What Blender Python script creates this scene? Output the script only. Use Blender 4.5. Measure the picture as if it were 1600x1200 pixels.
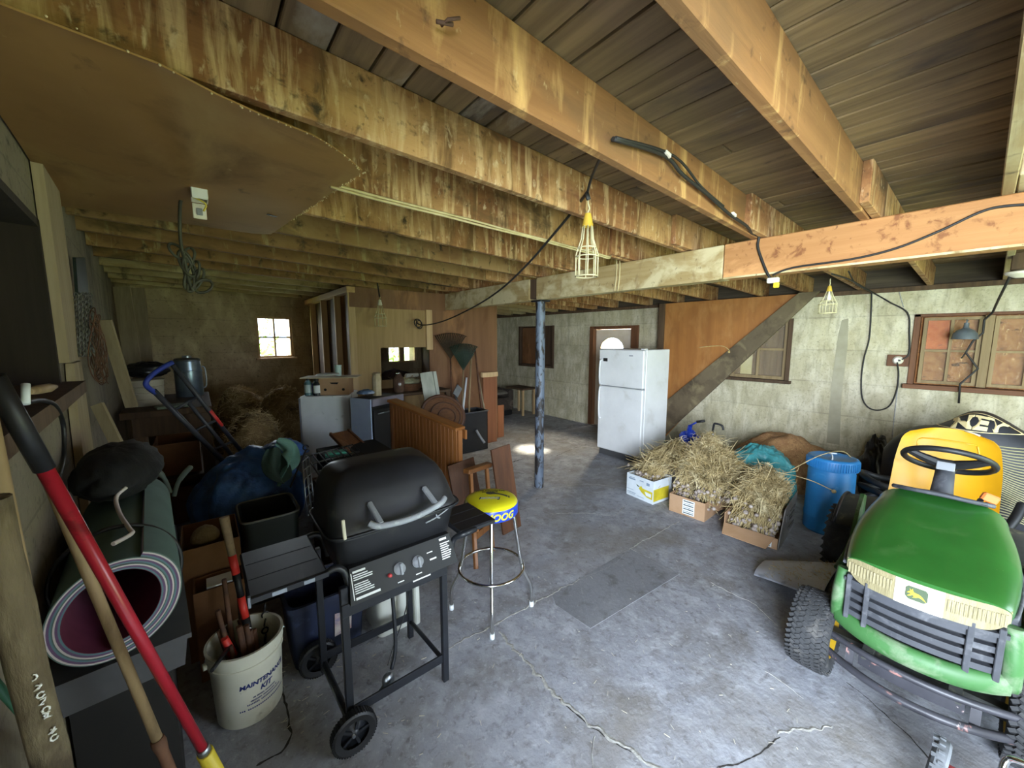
import bpy, bmesh, math, random
from mathutils import Vector as V, Matrix as M, Euler, noise
sc = bpy.context.scene
COL = sc.collection
for o in list(bpy.data.objects): bpy.data.objects.remove(o)
RN = random.Random(11)
pi = math.pi; rad = math.radians

# ---------------------------------------------------------------- camera
CAM = V((0, 0, 1.8)); FPX = 600.0
PITCH = math.atan(72 / 600.); YAW = math.atan(492 / math.hypot(600, 72))
cd = bpy.data.cameras.new('camera'); cam = bpy.data.objects.new('camera', cd); COL.objects.link(cam)
cam.location = CAM; cam.rotation_euler = (pi / 2 - PITCH, 0, -YAW)
cd.sensor_width = 36; cd.lens = 36 * FPX / 1600; cd.clip_start = .02; cd.clip_end = 200
sc.camera = cam
FW = V((math.sin(YAW) * math.cos(PITCH), math.cos(YAW) * math.cos(PITCH), -math.sin(PITCH)))
RT = V((math.cos(YAW), -math.sin(YAW), 0)); UP = RT.cross(FW)
def P(x, y, X=None, Y=None, z=0.0):
    "photo pixel -> point of the room on the plane X=, Y= or z="
    r = FW * FPX + RT * (x - 800) + UP * (600 - y)
    if X is not None: t = (X - CAM.x) / r.x
    elif Y is not None: t = (Y - CAM.y) / r.y
    else: t = (z - CAM.z) / r.z
    return CAM + r * t

# ---------------------------------------------------------------- light
w = bpy.data.worlds.new('world'); sc.world = w; w.use_nodes = True
nt = w.node_tree; nt.nodes.clear()
bg = nt.nodes.new('ShaderNodeBackground'); wo = nt.nodes.new('ShaderNodeOutputWorld')
bg.inputs[0].default_value = (.72, .85, 1.0, 1); bg.inputs[1].default_value = 5.0
nt.links.new(bg.outputs[0], wo.inputs[0])
sl = bpy.data.lights.new('sun', 'SUN'); so = bpy.data.objects.new('sun', sl); COL.objects.link(so)
sl.energy = 40.0; sl.color = (1, .84, .60); sl.angle = rad(5)
so.rotation_euler = V((-2.35, -.12, -1.78)).to_track_quat('-Z', 'Y').to_euler(); so.location = (12, 5, 9)
def area(name, loc, aim, sx, sy, e, col):
    l = bpy.data.lights.new(name, 'AREA'); l.shape = 'RECTANGLE'; l.size = sx; l.size_y = sy; l.energy = e; l.color = col
    o = bpy.data.objects.new(name, l); COL.objects.link(o); o.location = loc
    o.rotation_euler = (V(aim) - V(loc)).to_track_quat('-Z', 'Y').to_euler(); return o
area('daylight_side', (-2.4, -2.2, 1.75), (3.5, 2.0, .75), 3.2, 2.3, 860, (.76, .86, 1.0))
area('daylight_front', (3.0, -2.35, 1.5), (2.8, 2.2, -.4), 2.2, 1.8, 16, (.76, .86, 1.0))
area('back_window_daylight', (.95, 8.45, 2.15), (.7, 6.0, .6), .62, .75, 42, (.95, .97, 1.0))
area('fanlight_daylight', (6.75, 4.64, 2.05), (4.1, 4.5, 0), .6, .35, 170, (1.0, .82, .56))
vs = sc.view_settings; vs.view_transform = 'Standard'; vs.look = 'None'; vs.exposure = .8; vs.gamma = 1; vs.use_curve_mapping = False

# ---------------------------------------------------------------- materials
def lin(h):
    if isinstance(h, (tuple, list)): c = h
    else: c = [int(h[i:i + 2], 16) / 255 for i in (0, 2, 4)]
    return tuple((x / 12.92 if x <= .04045 else ((x + .055) / 1.055) ** 2.4) for x in c) + (1.0,)
MATS = {}
def mat(n, c, c2=None, sc_=6, st=(1, 1, 1), rough=.7, metal=0, bump=.0, bsc=None, dirt=None, dsc=3, dth=.55, dw=.08, rnd=0.0, spec=.5,
        seams=None, det=6, dst=(1, 1, 1), emit=None, alpha=None, trans=0, coat=0, rvar=0.0, c2th=(.35, .65)):
    if n in MATS: return MATS[n]
    m = bpy.data.materials.new(n); m.use_nodes = True; nt = m.node_tree; N = nt.nodes; L = nt.links
    b = N['Principled BSDF']; MATS[n] = m
    b.inputs['Roughness'].default_value = rough; b.inputs['Metallic'].default_value = metal
    b.inputs['Specular IOR Level'].default_value = spec
    b.inputs['Coat Weight'].default_value = coat
    b.inputs['Base Color'].default_value = lin(c)
    m.diffuse_color = lin(c)
    if emit:
        b.inputs['Emission Color'].default_value = lin(c); b.inputs['Emission Strength'].default_value = emit
    tc = N.new('ShaderNodeTexCoord')
    def mp(s, stretch):
        k = N.new('ShaderNodeMapping'); k.inputs['Scale'].default_value = [s * q for q in stretch]
        L.new(tc.outputs['Object'], k.inputs[0])
        if rnd:
            oi = N.new('ShaderNodeObjectInfo'); cm = N.new('ShaderNodeVectorMath'); cm.operation = 'SCALE'
            cm.inputs[0].default_value = (37, 91, 53); L.new(oi.outputs['Random'], cm.inputs['Scale']); L.new(cm.outputs[0], k.inputs['Location'])
        return k
    def nz(s, stretch, detail=det, dist=0.0, ro=.6):
        q = N.new('ShaderNodeTexNoise'); q.inputs['Scale'].default_value = 1; q.inputs['Detail'].default_value = detail; q.inputs['Distortion'].default_value = dist
        q.inputs['Roughness'].default_value = ro
        L.new(mp(s, stretch).outputs[0], q.inputs['Vector']); return q.outputs['Fac']
    def ramp(fac, a, bb):
        r = N.new('ShaderNodeMapRange'); r.inputs['From Min'].default_value = a; r.inputs['From Max'].default_value = bb; r.clamp = True
        L.new(fac, r.inputs['Value']); return r.outputs[0]
    def mix(f, a, bb, mode='MIX'):
        x = N.new('ShaderNodeMix'); x.data_type = 'RGBA'; x.blend_type = mode
        if isinstance(f, float): x.inputs[0].default_value = f
        else: L.new(f, x.inputs[0])
        for i, q in ((6, a), (7, bb)):
            if isinstance(q, tuple): x.inputs[i].default_value = q
            else: L.new(q, x.inputs[i])
        return x.outputs[2]
    colr = lin(c); base = None
    if c2 is not None:
        base = nz(sc_, st); colr = mix(ramp(base, *c2th), colr, lin(c2))
    if seams:
        ax, step = seams
        sp = N.new('ShaderNodeSeparateXYZ'); L.new(tc.outputs['Object'], sp.inputs[0])
        dv = N.new('ShaderNodeMath'); dv.operation = 'DIVIDE'; dv.inputs[1].default_value = step; L.new(sp.outputs[ax], dv.inputs[0])
        fl = N.new('ShaderNodeMath'); fl.operation = 'FLOOR'; L.new(dv.outputs[0], fl.inputs[0])
        wn = N.new('ShaderNodeTexWhiteNoise'); wn.noise_dimensions = '1D'; L.new(fl.outputs[0], wn.inputs['W'])
        fr = N.new('ShaderNodeMath'); fr.operation = 'FRACT'; L.new(dv.outputs[0], fr.inputs[0])
        ls = N.new('ShaderNodeMath'); ls.operation = 'LESS_THAN'; ls.inputs[1].default_value = .035; L.new(fr.outputs[0], ls.inputs[0])
        colr = mix(ramp(wn.outputs[0], -.6, 2.2), colr, (.25, .23, .2, 1), 'MULTIPLY') if False else mix(ramp(wn.outputs[0], 0, 7), colr, (.1, .09, .08, 1))
        lm = N.new('ShaderNodeMath'); lm.operation = 'MULTIPLY'; lm.inputs[1].default_value = .35; L.new(ls.outputs[0], lm.inputs[0])
        colr = mix(lm.outputs[0], colr, (.08, .07, .05, 1))
    if dirt is not None:
        dl = dirt if isinstance(dirt, list) else [(dirt, dsc, dth, dst)]
        for (dc, ds, dt, dstr) in dl:
            colr = mix(ramp(nz(ds, dstr, 8, .4), dt - dw, dt + dw), colr, lin(dc))
    if rnd:
        oi = N.new('ShaderNodeObjectInfo'); hs = N.new('ShaderNodeHueSaturation')
        v = N.new('ShaderNodeMapRange'); v.inputs['To Min'].default_value = 1 - rnd; v.inputs['To Max'].default_value = 1 + rnd
        L.new(oi.outputs['Random'], v.inputs['Value']); L.new(v.outputs[0], hs.inputs['Value'])
        if isinstance(colr, tuple): hs.inputs['Color'].default_value = colr
        else: L.new(colr, hs.inputs['Color'])
        colr = hs.outputs[0]
    if not isinstance(colr, tuple): L.new(colr, b.inputs['Base Color'])
    if rvar:
        r = N.new('ShaderNodeMapRange'); r.inputs['To Min'].default_value = rough - rvar; r.inputs['To Max'].default_value = rough + rvar
        L.new(nz(9, (1, 1, 1)), r.inputs['Value']); L.new(r.outputs[0], b.inputs['Roughness'])
    if bump:
        bp = N.new('ShaderNodeBump'); bp.inputs['Strength'].default_value = bump; bp.inputs['Distance'].default_value = .02
        L.new(nz(bsc or sc_ * 3, st, 6), bp.inputs['Height']); L.new(bp.outputs[0], b.inputs['Normal'])
    if alpha is not None: b.inputs['Alpha'].default_value = alpha
    if trans: b.inputs['Transmission Weight'].default_value = trans
    return m
def glass(n, tint=(.95, .98, 1), a=.05):
    if n in MATS: return MATS[n]
    m = bpy.data.materials.new(n); m.use_nodes = True; N = m.node_tree.nodes; L = m.node_tree.links; N.clear()
    t = N.new('ShaderNodeBsdfTransparent'); t.inputs[0].default_value = tint + (1,); g = N.new('ShaderNodeBsdfGlossy'); g.inputs['Roughness'].default_value = .05
    x = N.new('ShaderNodeMixShader'); x.inputs[0].default_value = a; o = N.new('ShaderNodeOutputMaterial')
    L.new(t.outputs[0], x.inputs[1]); L.new(g.outputs[0], x.inputs[2]); L.new(x.outputs[0], o.inputs[0]); MATS[n] = m; return m
AX = {'x': (.35, 7, 7), 'y': (7, .35, 7), 'z': (7, 7, .35)}
def wood(n, c, c2, ax='x', s=3., rough=.75, **k):
    k.setdefault('bump', .12); k.setdefault('rnd', .14)
    return mat(n + '_' + ax, c, c2, sc_=s, st=AX[ax], rough=rough, **k)

# ---------------------------------------------------------------- mesh builder
def rotm(r):
    if r is None: return M.Identity(3)
    if isinstance(r, M): return r.to_3x3()
    return Euler([rad(a) for a in r]).to_matrix()
class MB:
    def __init__(s): s.v = []; s.f = []; s.sm = []; s.mi = []
    def add(s, vs, fs, sm=False, mi=0):
        o = len(s.v); s.v += [tuple(q) for q in vs]; s.f += [tuple(i + o for i in f) for f in fs]; s.sm += [sm] * len(fs); s.mi += [mi] * len(fs); return s
    def box(s, c, d, rot=None, b=0, mi=0):
        R = rotm(rot); c = V(c); h = [q / 2 for q in d]
        if b <= 0:
            vs = [c + R @ V((x * h[0], y * h[1], z * h[2])) for x in (-1, 1) for y in (-1, 1) for z in (-1, 1)]
            return s.add(vs, [(0, 1, 3, 2), (4, 6, 7, 5), (0, 4, 5, 1), (2, 3, 7, 6), (0, 2, 6, 4), (1, 5, 7, 3)], mi=mi)
        b = min(b, *[q * .49 for q in h]); ix = {}; vs = []
        for a in range(3):
            for sg in (-1, 1):
                o1, o2 = [q for q in range(3) if q != a]
                for p in (-1, 1):
                    for q in (-1, 1):
                        x = [0, 0, 0]; x[a] = sg * h[a]; x[o1] = p * (h[o1] - b); x[o2] = q * (h[o2] - b)
                        k = [0, 0, 0]; k[a] = sg; k[o1] = p; k[o2] = q
                        ix[(a, tuple(k))] = len(vs); vs.append(c + R @ V(x))
        fs = []
        for a in range(3):
            o1, o2 = [q for q in range(3) if q != a]
            def K(sa, p, q):
                k = [0, 0, 0]; k[a] = sa; k[o1] = p; k[o2] = q; return tuple(k)
            for sg in (-1, 1): fs.append([ix[(a, K(sg, p, q))] for p, q in ((-1, -1), (1, -1), (1, 1), (-1, 1))])
        for a in range(3):
            for bb in range(a + 1, 3):
                t = 3 - a - bb
                for sa in (-1, 1):
                    for sb in (-1, 1):
                        k1 = [0, 0, 0]; k1[a] = sa; k1[bb] = sb; k2 = list(k1); k1[t] = -1; k2[t] = 1
                        fs.append([ix[(a, tuple(k1))], ix[(a, tuple(k2))], ix[(bb, tuple(k2))], ix[(bb, tuple(k1))]])
        for x in (-1, 1):
            for y in (-1, 1):
                for z in (-1, 1): fs.append([ix[(a, (x, y, z))] for a in range(3)])
        return s.add(vs, fs, mi=mi)
    def bb(s, x0, x1, y0, y1, z0, z1, b=0, mi=0): return s.box(((x0 + x1) / 2, (y0 + y1) / 2, (z0 + z1) / 2), (abs(x1 - x0), abs(y1 - y0), abs(z1 - z0)), None, b, mi)
    def bar(s, p0, p1, w_, h_, up=(0, 0, 1), b=0, mi=0):
        p0, p1 = V(p0), V(p1); d = (p1 - p0); ln = d.length; d.normalize(); u = V(up); sd = d.cross(u)
        if sd.length < 1e-4: sd = d.cross(V((1, 0, 0)))
        sd.normalize(); u = sd.cross(d)
        R = M((d, sd, u)).transposed()
        return s.box((p0 + p1) / 2, (ln, w_, h_), R, b, mi)
    def tube(s, pts, r, n=8, cl=False, cap=True, mi=0, sm=True):
        pts = [V(p) for p in pts]; k = len(pts)
        rs = r if isinstance(r, (list, tuple)) else [r] * k
        vs = []; pu = None
        for i, p in enumerate(pts):
            if cl: d = pts[(i + 1) % k] - pts[i - 1]
            else: d = pts[min(i + 1, k - 1)] - pts[max(i - 1, 0)]
            if d.length < 1e-9: d = V((0, 0, 1))
            d.normalize()
            if pu is None:
                u = d.orthogonal().normalized()
            else:
                u = pu - d * pu.dot(d)
                u = u.normalized() if u.length > 1e-6 else d.orthogonal().normalized()
            pu = u; q = d.cross(u)
            vs += [p + (u * math.cos(2 * pi * j / n) + q * math.sin(2 * pi * j / n)) * rs[i] for j in range(n)]
        fs = []
        for i in range(k if cl else k - 1):
            a = i * n; b_ = ((i + 1) % k) * n
            fs += [(a + j, a + (j + 1) % n, b_ + (j + 1) % n, b_ + j) for j in range(n)]
        s.add(vs, fs, sm, mi)
        if cap and not cl:
            o = len(s.v) - len(vs)
            s.f += [tuple(o + j for j in reversed(range(n))), tuple(o + (k - 1) * n + j for j in range(n))]; s.sm += [False] * 2; s.mi += [mi] * 2
        return s
    def cyl(s, p0, p1, r0, r1=None, n=16, mi=0, cap=True): return s.tube([p0, p1], [r0, r0 if r1 is None else r1], n, mi=mi, cap=cap)
    def lathe(s, prof, c=(0, 0, 0), ax=(0, 0, 1), n=24, mi=0, sm=True, sx=1, sy=1):
        c = V(c); a = V(ax).normalized(); u = a.orthogonal().normalized() if abs(a.z) < .99 else V((1, 0, 0)); q = a.cross(u)
        vs = [c + a * z + (u * sx * math.cos(2 * pi * j / n) + q * sy * math.sin(2 * pi * j / n)) * max(r, 1e-5) for r, z in prof for j in range(n)]
        fs = [(i * n + j, i * n + (j + 1) % n, (i + 1) * n + (j + 1) % n, (i + 1) * n + j) for i in range(len(prof) - 1) for j in range(n)]
        return s.add(vs, fs, sm, mi)
    def prism(s, poly, d, mi=0):
        "poly: 3D points of a flat outline, d: extrusion vector"
        d = V(d); k = len(poly); vs = [V(p) for p in poly] + [V(p) + d for p in poly]
        fs = [tuple(range(k)), tuple(reversed(range(k, 2 * k)))] + [(i, i + k, (i + 1) % k + k, (i + 1) % k) for i in range(k)]
        return s.add(vs, fs, False, mi)
    def grid(s, fn, nu, nv, sm=True, mi=0, cu=False, cv=False, flip=False):
        vs = [fn(i / (nu if cu else nu - 1), j / (nv if cv else nv - 1)) for i in range(nu) for j in range(nv)]
        fs = []
        for i in range(nu if cu else nu - 1):
            for j in range(nv if cv else nv - 1):
                q = (i * nv + j, ((i + 1) % nu) * nv + j, ((i + 1) % nu) * nv + (j + 1) % nv, i * nv + (j + 1) % nv)
                fs.append(q[::-1] if flip else q)
        return s.add(vs, fs, sm, mi)
    def ball(s, c, r, n=10, mi=0, sc3=(1, 1, 1)):
        c = V(c)
        return s.grid(lambda u, v: c + V((r * sc3[0] * math.sin(pi * v) * math.cos(2 * pi * u), r * sc3[1] * math.sin(pi * v) * math.sin(2 * pi * u), r * sc3[2] * math.cos(pi * v))), n, max(5, n // 2 + 1), cu=True, mi=mi)
    def mesh(s, name, mats, off=V((0, 0, 0)), fix=True):
        me = bpy.data.meshes.new(name)
        me.from_pydata([(x - off[0], y - off[1], z - off[2]) for x, y, z in s.v], [], s.f)
        me.polygons.foreach_set('use_smooth', s.sm); me.polygons.foreach_set('material_index', s.mi)
        for m in (mats if isinstance(mats, (list, tuple)) else [mats]): me.materials.append(m)
        if fix and len(s.f) < 30000:
            bm = bmesh.new(); bm.from_mesh(me); bmesh.ops.recalc_face_normals(bm, faces=bm.faces); bm.to_mesh(me); bm.free()
        me.update()
        return me
W0 = {}
def props(o, label=None, cat=None, group=None, kind=None):
    if label: o['label'] = label
    if cat: o['category'] = cat
    if group: o['group'] = group
    if kind: o['kind'] = kind
    return o
def T(name, label, cat, loc=(0, 0, 0), group=None, rz=0, kind=None):
    o = bpy.data.objects.new(name, None); COL.objects.link(o); o.location = loc; o.rotation_euler = (0, 0, rad(rz)); o.empty_display_size = .1
    W0[o] = V(loc) if not rz else V((0, 0, 0))
    return props(o, label, cat, group, kind)
def L_(o): W0[o] = V((0, 0, 0)); return o      # parts given in local coordinates
def part(name, mb, m, parent, kind=None, label=None, fix=True, smooth=None, bev=0):
    o = bpy.data.objects.new(name, mb.mesh(name, m, W0[parent], fix)); COL.objects.link(o); o.parent = parent; W0[o] = W0[parent]
    if smooth is not None:
        o.data.polygons.foreach_set('use_smooth', [True] * len(o.data.polygons)); o.data.set_sharp_from_angle(angle=rad(smooth))
    return props(o, label, None, None, kind)
def one(name, mb, m, label=None, cat=None, loc=(0, 0, 0), group=None, kind=None, smooth=None, fix=True):
    o = bpy.data.objects.new(name, mb.mesh(name, m, V(loc), fix)); COL.objects.link(o); o.location = loc; W0[o] = V(loc)
    if smooth is not None:
        o.data.polygons.foreach_set('use_smooth', [True] * len(o.data.polygons)); o.data.set_sharp_from_angle(angle=rad(smooth))
    return props(o, label, cat, group, kind)
def copy_tree(o, parent=None):
    c = o.copy(); COL.objects.link(c); c.parent = parent
    for ch in [q for q in bpy.data.objects if q.parent is o]: copy_tree(ch, c)
    return c
def spl(pts, k=6):
    "Catmull-Rom through the points"
    pts = [V(p) for p in pts]; out = []
    for i in range(len(pts) - 1):
        p0 = pts[max(i - 1, 0)]; p1 = pts[i]; p2 = pts[i + 1]; p3 = pts[min(i + 2, len(pts) - 1)]
        for j in range(k):
            t = j / k
            out.append(.5 * ((2 * p1) + (p2 - p0) * t + (2 * p0 - 5 * p1 + 4 * p2 - p3) * t * t + (3 * p1 - p0 - 3 * p2 + p3) * t ** 3))
    return out + [pts[-1]]
_txt = {}
def text(s, size=1.0, bold=0.0, shear=0.0):
    "flat lettering as (verts, faces) in the XY plane, centred"
    cu = bpy.data.curves.new('t', 'FONT'); cu.body = s; cu.size = size; cu.offset = bold; cu.shear = shear; cu.align_x = 'CENTER'; cu.align_y = 'CENTER'; cu.resolution_u = 3
    o = bpy.data.objects.new('t', cu); COL.objects.link(o); dg = bpy.context.evaluated_depsgraph_get(); me = o.evaluated_get(dg).to_mesh()
    vs = [v.co.copy() for v in me.vertices]; fs = [tuple(p.vertices) for p in me.polygons]
    bpy.data.objects.remove(o); bpy.data.curves.remove(cu)
    return vs, fs
TX = {k: text(*a) for k, a in {'maint': ('MAINTENANCE', .03, .0012, .15), 'kit': ('KIT', .034, .0014, .25), 'moog': ('MOOG', .062, .002, .25), 'moog2': ('MOOG', .038, .0015, .2),
      'bag': ('NEV', .2, .012, .1), 'sol': ('THE PROBLEM\nSOLVER', .034, .001, .1)}.items()}
def nzv(p, s=1.0, seed=0): return noise.noise(V(p) * s + V((seed * 7.3, seed * 3.1, seed * 1.7)))
def fbm(p, s=1.0, seed=0): return nzv(p, s, seed) + .5 * nzv(p, s * 2.1, seed + 1) + .25 * nzv(p, s * 4.3, seed + 2)
def blob(mb, c, r, nu=40, nv=24, amp=.12, f=3., seed=0, flat=.0, fold=0.0, ff=6., mi=0):
    "lumpy cloth or heap: an ellipsoid with folds; flat: lower part pressed flat"
    c = V(c)
    def fn(u, v):
        th = 2 * pi * u; ph = pi * v
        d = V((math.sin(ph) * math.cos(th), math.sin(ph) * math.sin(th), math.cos(ph)))
        k = 1 + amp * fbm(d, f, seed)
        if fold: k -= fold * abs(nzv(V((d.x * ff, d.y * ff, d.z * ff * .6)), 1, seed + 9)) + fold * .5 * abs(nzv(d, ff * 2.2, seed + 4))
        q = V((d.x * r[0] * k, d.y * r[1] * k, d.z * r[2] * k))
        if q.z < -flat * r[2]: q.z = -flat * r[2]
        return c + q
    return mb.grid(fn, nu, nv, cu=True, mi=mi)

def strip(g, path, wd, th=.006, tw=0.0, up=(0, 0, 1)):
    "a flat cloth strip along a path: width wd (value or list), slight thickness, twist tw over its length"
    path = [V(p) for p in path]; n = len(path)
    def fr(i):
        d = (path[min(i + 1, n - 1)] - path[max(i - 1, 0)]).normalized(); s_ = d.cross(V(up))
        if s_.length < 1e-3: s_ = V((1, 0, 0))
        s_.normalize(); q = s_.cross(d); a = tw * i / n; return (s_ * math.cos(a) + q * math.sin(a)), (q * math.cos(a) - s_ * math.sin(a))
    F_ = [fr(i) for i in range(n)]
    def fn(u, v, k):
        i = min(int(round(u * (n - 1))), n - 1); s_, q = F_[i]; w_ = wd[i] if isinstance(wd, list) else wd
        return path[i] + s_ * (v - .5) * w_ + q * (k + .22 * w_ * math.sin(v * pi * 2.3 + i * .35))
    m_ = 9
    g.grid(lambda u, v: fn(u, v, 0), n, m_); g.grid(lambda u, v: fn(u, v, th), n, m_, flip=True)
    for v in (0., 1.): g.grid(lambda u, w_: fn(u, v, th * w_), n, 2)
    for u in (0., 1.): g.grid(lambda v, w_: fn(u, v, th * w_), m_, 2)
    return g
# ================================================================ the setting
def Pn(x, y, p0, n):
    r = FW * FPX + RT * (x - 800) + UP * (600 - y); n = V(n)
    return CAM + r * ((V(p0) - CAM).dot(n) / r.dot(n))
m_conc = mat('board_formed_concrete', 'cdc4a2', 'b8ae8b', 3.2, rough=.9, bump=.35, bsc=30, seams=(2, .41), dirt=[('a79f82', 1.5, .58, (1, 1, .6)), ('e0d9bf', 4, .60, (1, 1.2, .7)), ('8f876c', 9, .66, (1, 1.6, .35)), ('7a7158', 34, .70, (1, 1, 1)), ('5d5644', 70, .74, (1, 1, 1))], dw=.16)
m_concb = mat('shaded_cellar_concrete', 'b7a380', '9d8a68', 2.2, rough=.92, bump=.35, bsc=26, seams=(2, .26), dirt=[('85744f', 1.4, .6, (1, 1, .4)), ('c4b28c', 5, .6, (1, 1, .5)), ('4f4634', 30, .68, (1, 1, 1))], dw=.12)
m_floor = mat('worn_concrete_floor', '9fa2aa', '8d8f95', 1.1, rough=.75, bump=.25, bsc=30, rvar=.1, c2th=(.3, .7),
              dirt=[('7b7874', 3.0, .60, (1, 1, 1)), ('b3b6bd', 7, .60, (1, 1, 1)), ('5d5a58', 20, .66, (1, 1, 1)), ('c8c9cc', 40, .70, (1, 1, 1)), ('4c4947', 90, .74, (1, 1, 1)), ('857e72', .8, .62, (1, 1, 1))], dw=.13)
m_patch = mat('smooth_concrete_patch', '8a8c91', '7b7d82', 2.0, rough=.7, bump=.15, bsc=40, dirt=[('5f5d5b', 9, .64, (1, 1, 1)), ('9d9ea0', 40, .68, (1, 1, 1)), ('4c4947', 90, .73, (1, 1, 1))], dw=.12)
m_crackl = mat('pale_crack_fill', 'b9b8b2', '8d8b84', 30, rough=.95, bump=.3)
m_crackd = mat('dark_crack', '2b2926', '3b3834', 30, rough=1)
m_deck = wood('weathered_deck_board', '846e4d', '675439', 'y', 3.2, .85, rnd=.2, dirt=[('4a3f33', 2.2, .62, (1, .35, 1)), ('a39b8a', 3.2, .66, (1, .5, 1)), ('2f241a', 9, .72, (1, .6, 1))], dw=.06)
def joist_mat(n, c, c2, extra): return mat(n, c, c2, 2.6, AX['x'], .82, bump=.15, rnd=.06, dirt=extra, dw=.07)
m_joistw = joist_mat('whitewashed_joist', '95663b', '7d522d', [('b68c58', 2.2, .52, (.6, 1, .8)), ('70502a', 6, .58, (1.6, 1, .3)), ('cca979', 9, .58, (2.5, 1, .3)), ('3f301c', 16, .66, (1, 1, 1)), ('5a4424', 4, .64, (.5, 1, 1)), ('d6ba90', 30, .66, (1, 1, .5)), ('4a3820', 45, .70, (1, 1, 1))])
m_joistb = joist_mat('bare_joist', '95693c', '825930', [('775531', 3, .58, (.35, 1, 1)), ('c49a5e', 5, .62, (1.5, 1, .3)), ('432d17', 14, .68, (1, 1, 1)), ('cbb07e', 24, .72, (1, 1, .5))])
m_joistd = joist_mat('grey_dusty_joist', 'a08a62', '8a744e', [('b6a883', 3, .58, (.4, 1, 1)), ('4c4030', 8, .66, (1, 1, .4))])
m_hdrw = mat('whitewashed_beam', 'b09b6c', '9b8350', 3, AX['y'], .85, bump=.15, dirt=[('c9bb90', 4, .5, (1, .6, 1)), ('8f7850', 10, .64, (1, 1, .4)), ('5f4c32', 26, .68, (1, 1, 1))], dw=.06)
m_hdro = mat('bare_orange_beam', 'b5834f', 'a57241', 2.6, AX['y'], .75, bump=.12, dirt=[('80502a', 14, .61, (1, 1, 1)), ('d8a066', 3, .58, (1, .3, 1)), ('6a4224', 26, .70, (1, 1, 1))], dw=.05)
m_ply = wood('brown_hardboard', '86603f', '755033', 'z', 1.2, .6, rnd=.05, dirt=[('67401f', 1.7, .6, (1, 1, .4)), ('a9774a', 3, .64, (1, 1, .3))])
m_plyt = wood('tan_panelling', 'b39464', 'a38556', 'z', 2.6, .7, rnd=.05, dirt=[('7c6240', 2, .62, (1, 1, .4)), ('c4aa78', 5, .66, (1, 1, .2))])
m_stud = wood('pale_stud', 'cdb083', 'b8986c', 'z', 3, .75)
m_studx = wood('pale_stud', 'b99a6c', 'a3845a', 'y', 3, .75)
m_darkw = wood('dark_old_wood', '5a4530', '453423', 'z', 3, .85)
m_frame = wood('brown_window_frame', '71492b', '5b3a22', 'z', 3, .7)
m_framey = wood('brown_window_frame', '71492b', '5b3a22', 'y', 3, .7)
m_framep = wood('weathered_sash', '9a8560', '86714e', 'z', 4, .8)
m_glass = glass('window_glass')
m_dusty = mat('dusty_glass', 'a9a491', rough=.95, alpha=.12, spec=0)
XR = 6.237
def XL(y): return -.272 - .0725 * y
def wall_holes(name, fr, s0, s1, z0, z1, holes, th, m):
    "fr(s, d, z) -> point; holes (s0,s1,z0,z1)"
    ss = sorted({s0, s1} | {h[0] for h in holes} | {h[1] for h in holes}); zs = sorted({z0, z1} | {h[2] for h in holes} | {h[3] for h in holes})
    ss = [q for q in ss if s0 <= q <= s1]; zs = [q for q in zs if z0 <= q <= z1]
    mb = MB(); vid = {}
    def solid(i, j):
        if i < 0 or j < 0 or i >= len(ss) - 1 or j >= len(zs) - 1: return False
        a, b = (ss[i] + ss[i + 1]) / 2, (zs[j] + zs[j + 1]) / 2
        return not any(h[0] < a < h[1] and h[2] < b < h[3] for h in holes)
    def v(i, j, d):
        k = (i, j, d)
        if k not in vid: vid[k] = len(mb.v); mb.v.append(tuple(fr(ss[i], d * th, zs[j])))
        return vid[k]
    def face(*q): mb.f.append(tuple(q)); mb.sm.append(False); mb.mi.append(0)
    for i in range(len(ss) - 1):
        for j in range(len(zs) - 1):
            if not solid(i, j): continue
            for d in (0, 1): face(v(i, j, d), v(i + 1, j, d), v(i + 1, j + 1, d), v(i, j + 1, d))
            if not solid(i - 1, j): face(v(i, j, 0), v(i, j + 1, 0), v(i, j + 1, 1), v(i, j, 1))
            if not solid(i + 1, j): face(v(i + 1, j, 0), v(i + 1, j + 1, 0), v(i + 1, j + 1, 1), v(i + 1, j, 1))
            if not solid(i, j - 1): face(v(i, j, 0), v(i + 1, j, 0), v(i + 1, j, 1), v(i, j, 1))
            if not solid(i, j + 1): face(v(i, j + 1, 0), v(i + 1, j + 1, 0), v(i + 1, j + 1, 1), v(i, j + 1, 1))
    return one(name, mb, m, kind='structure')
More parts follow.
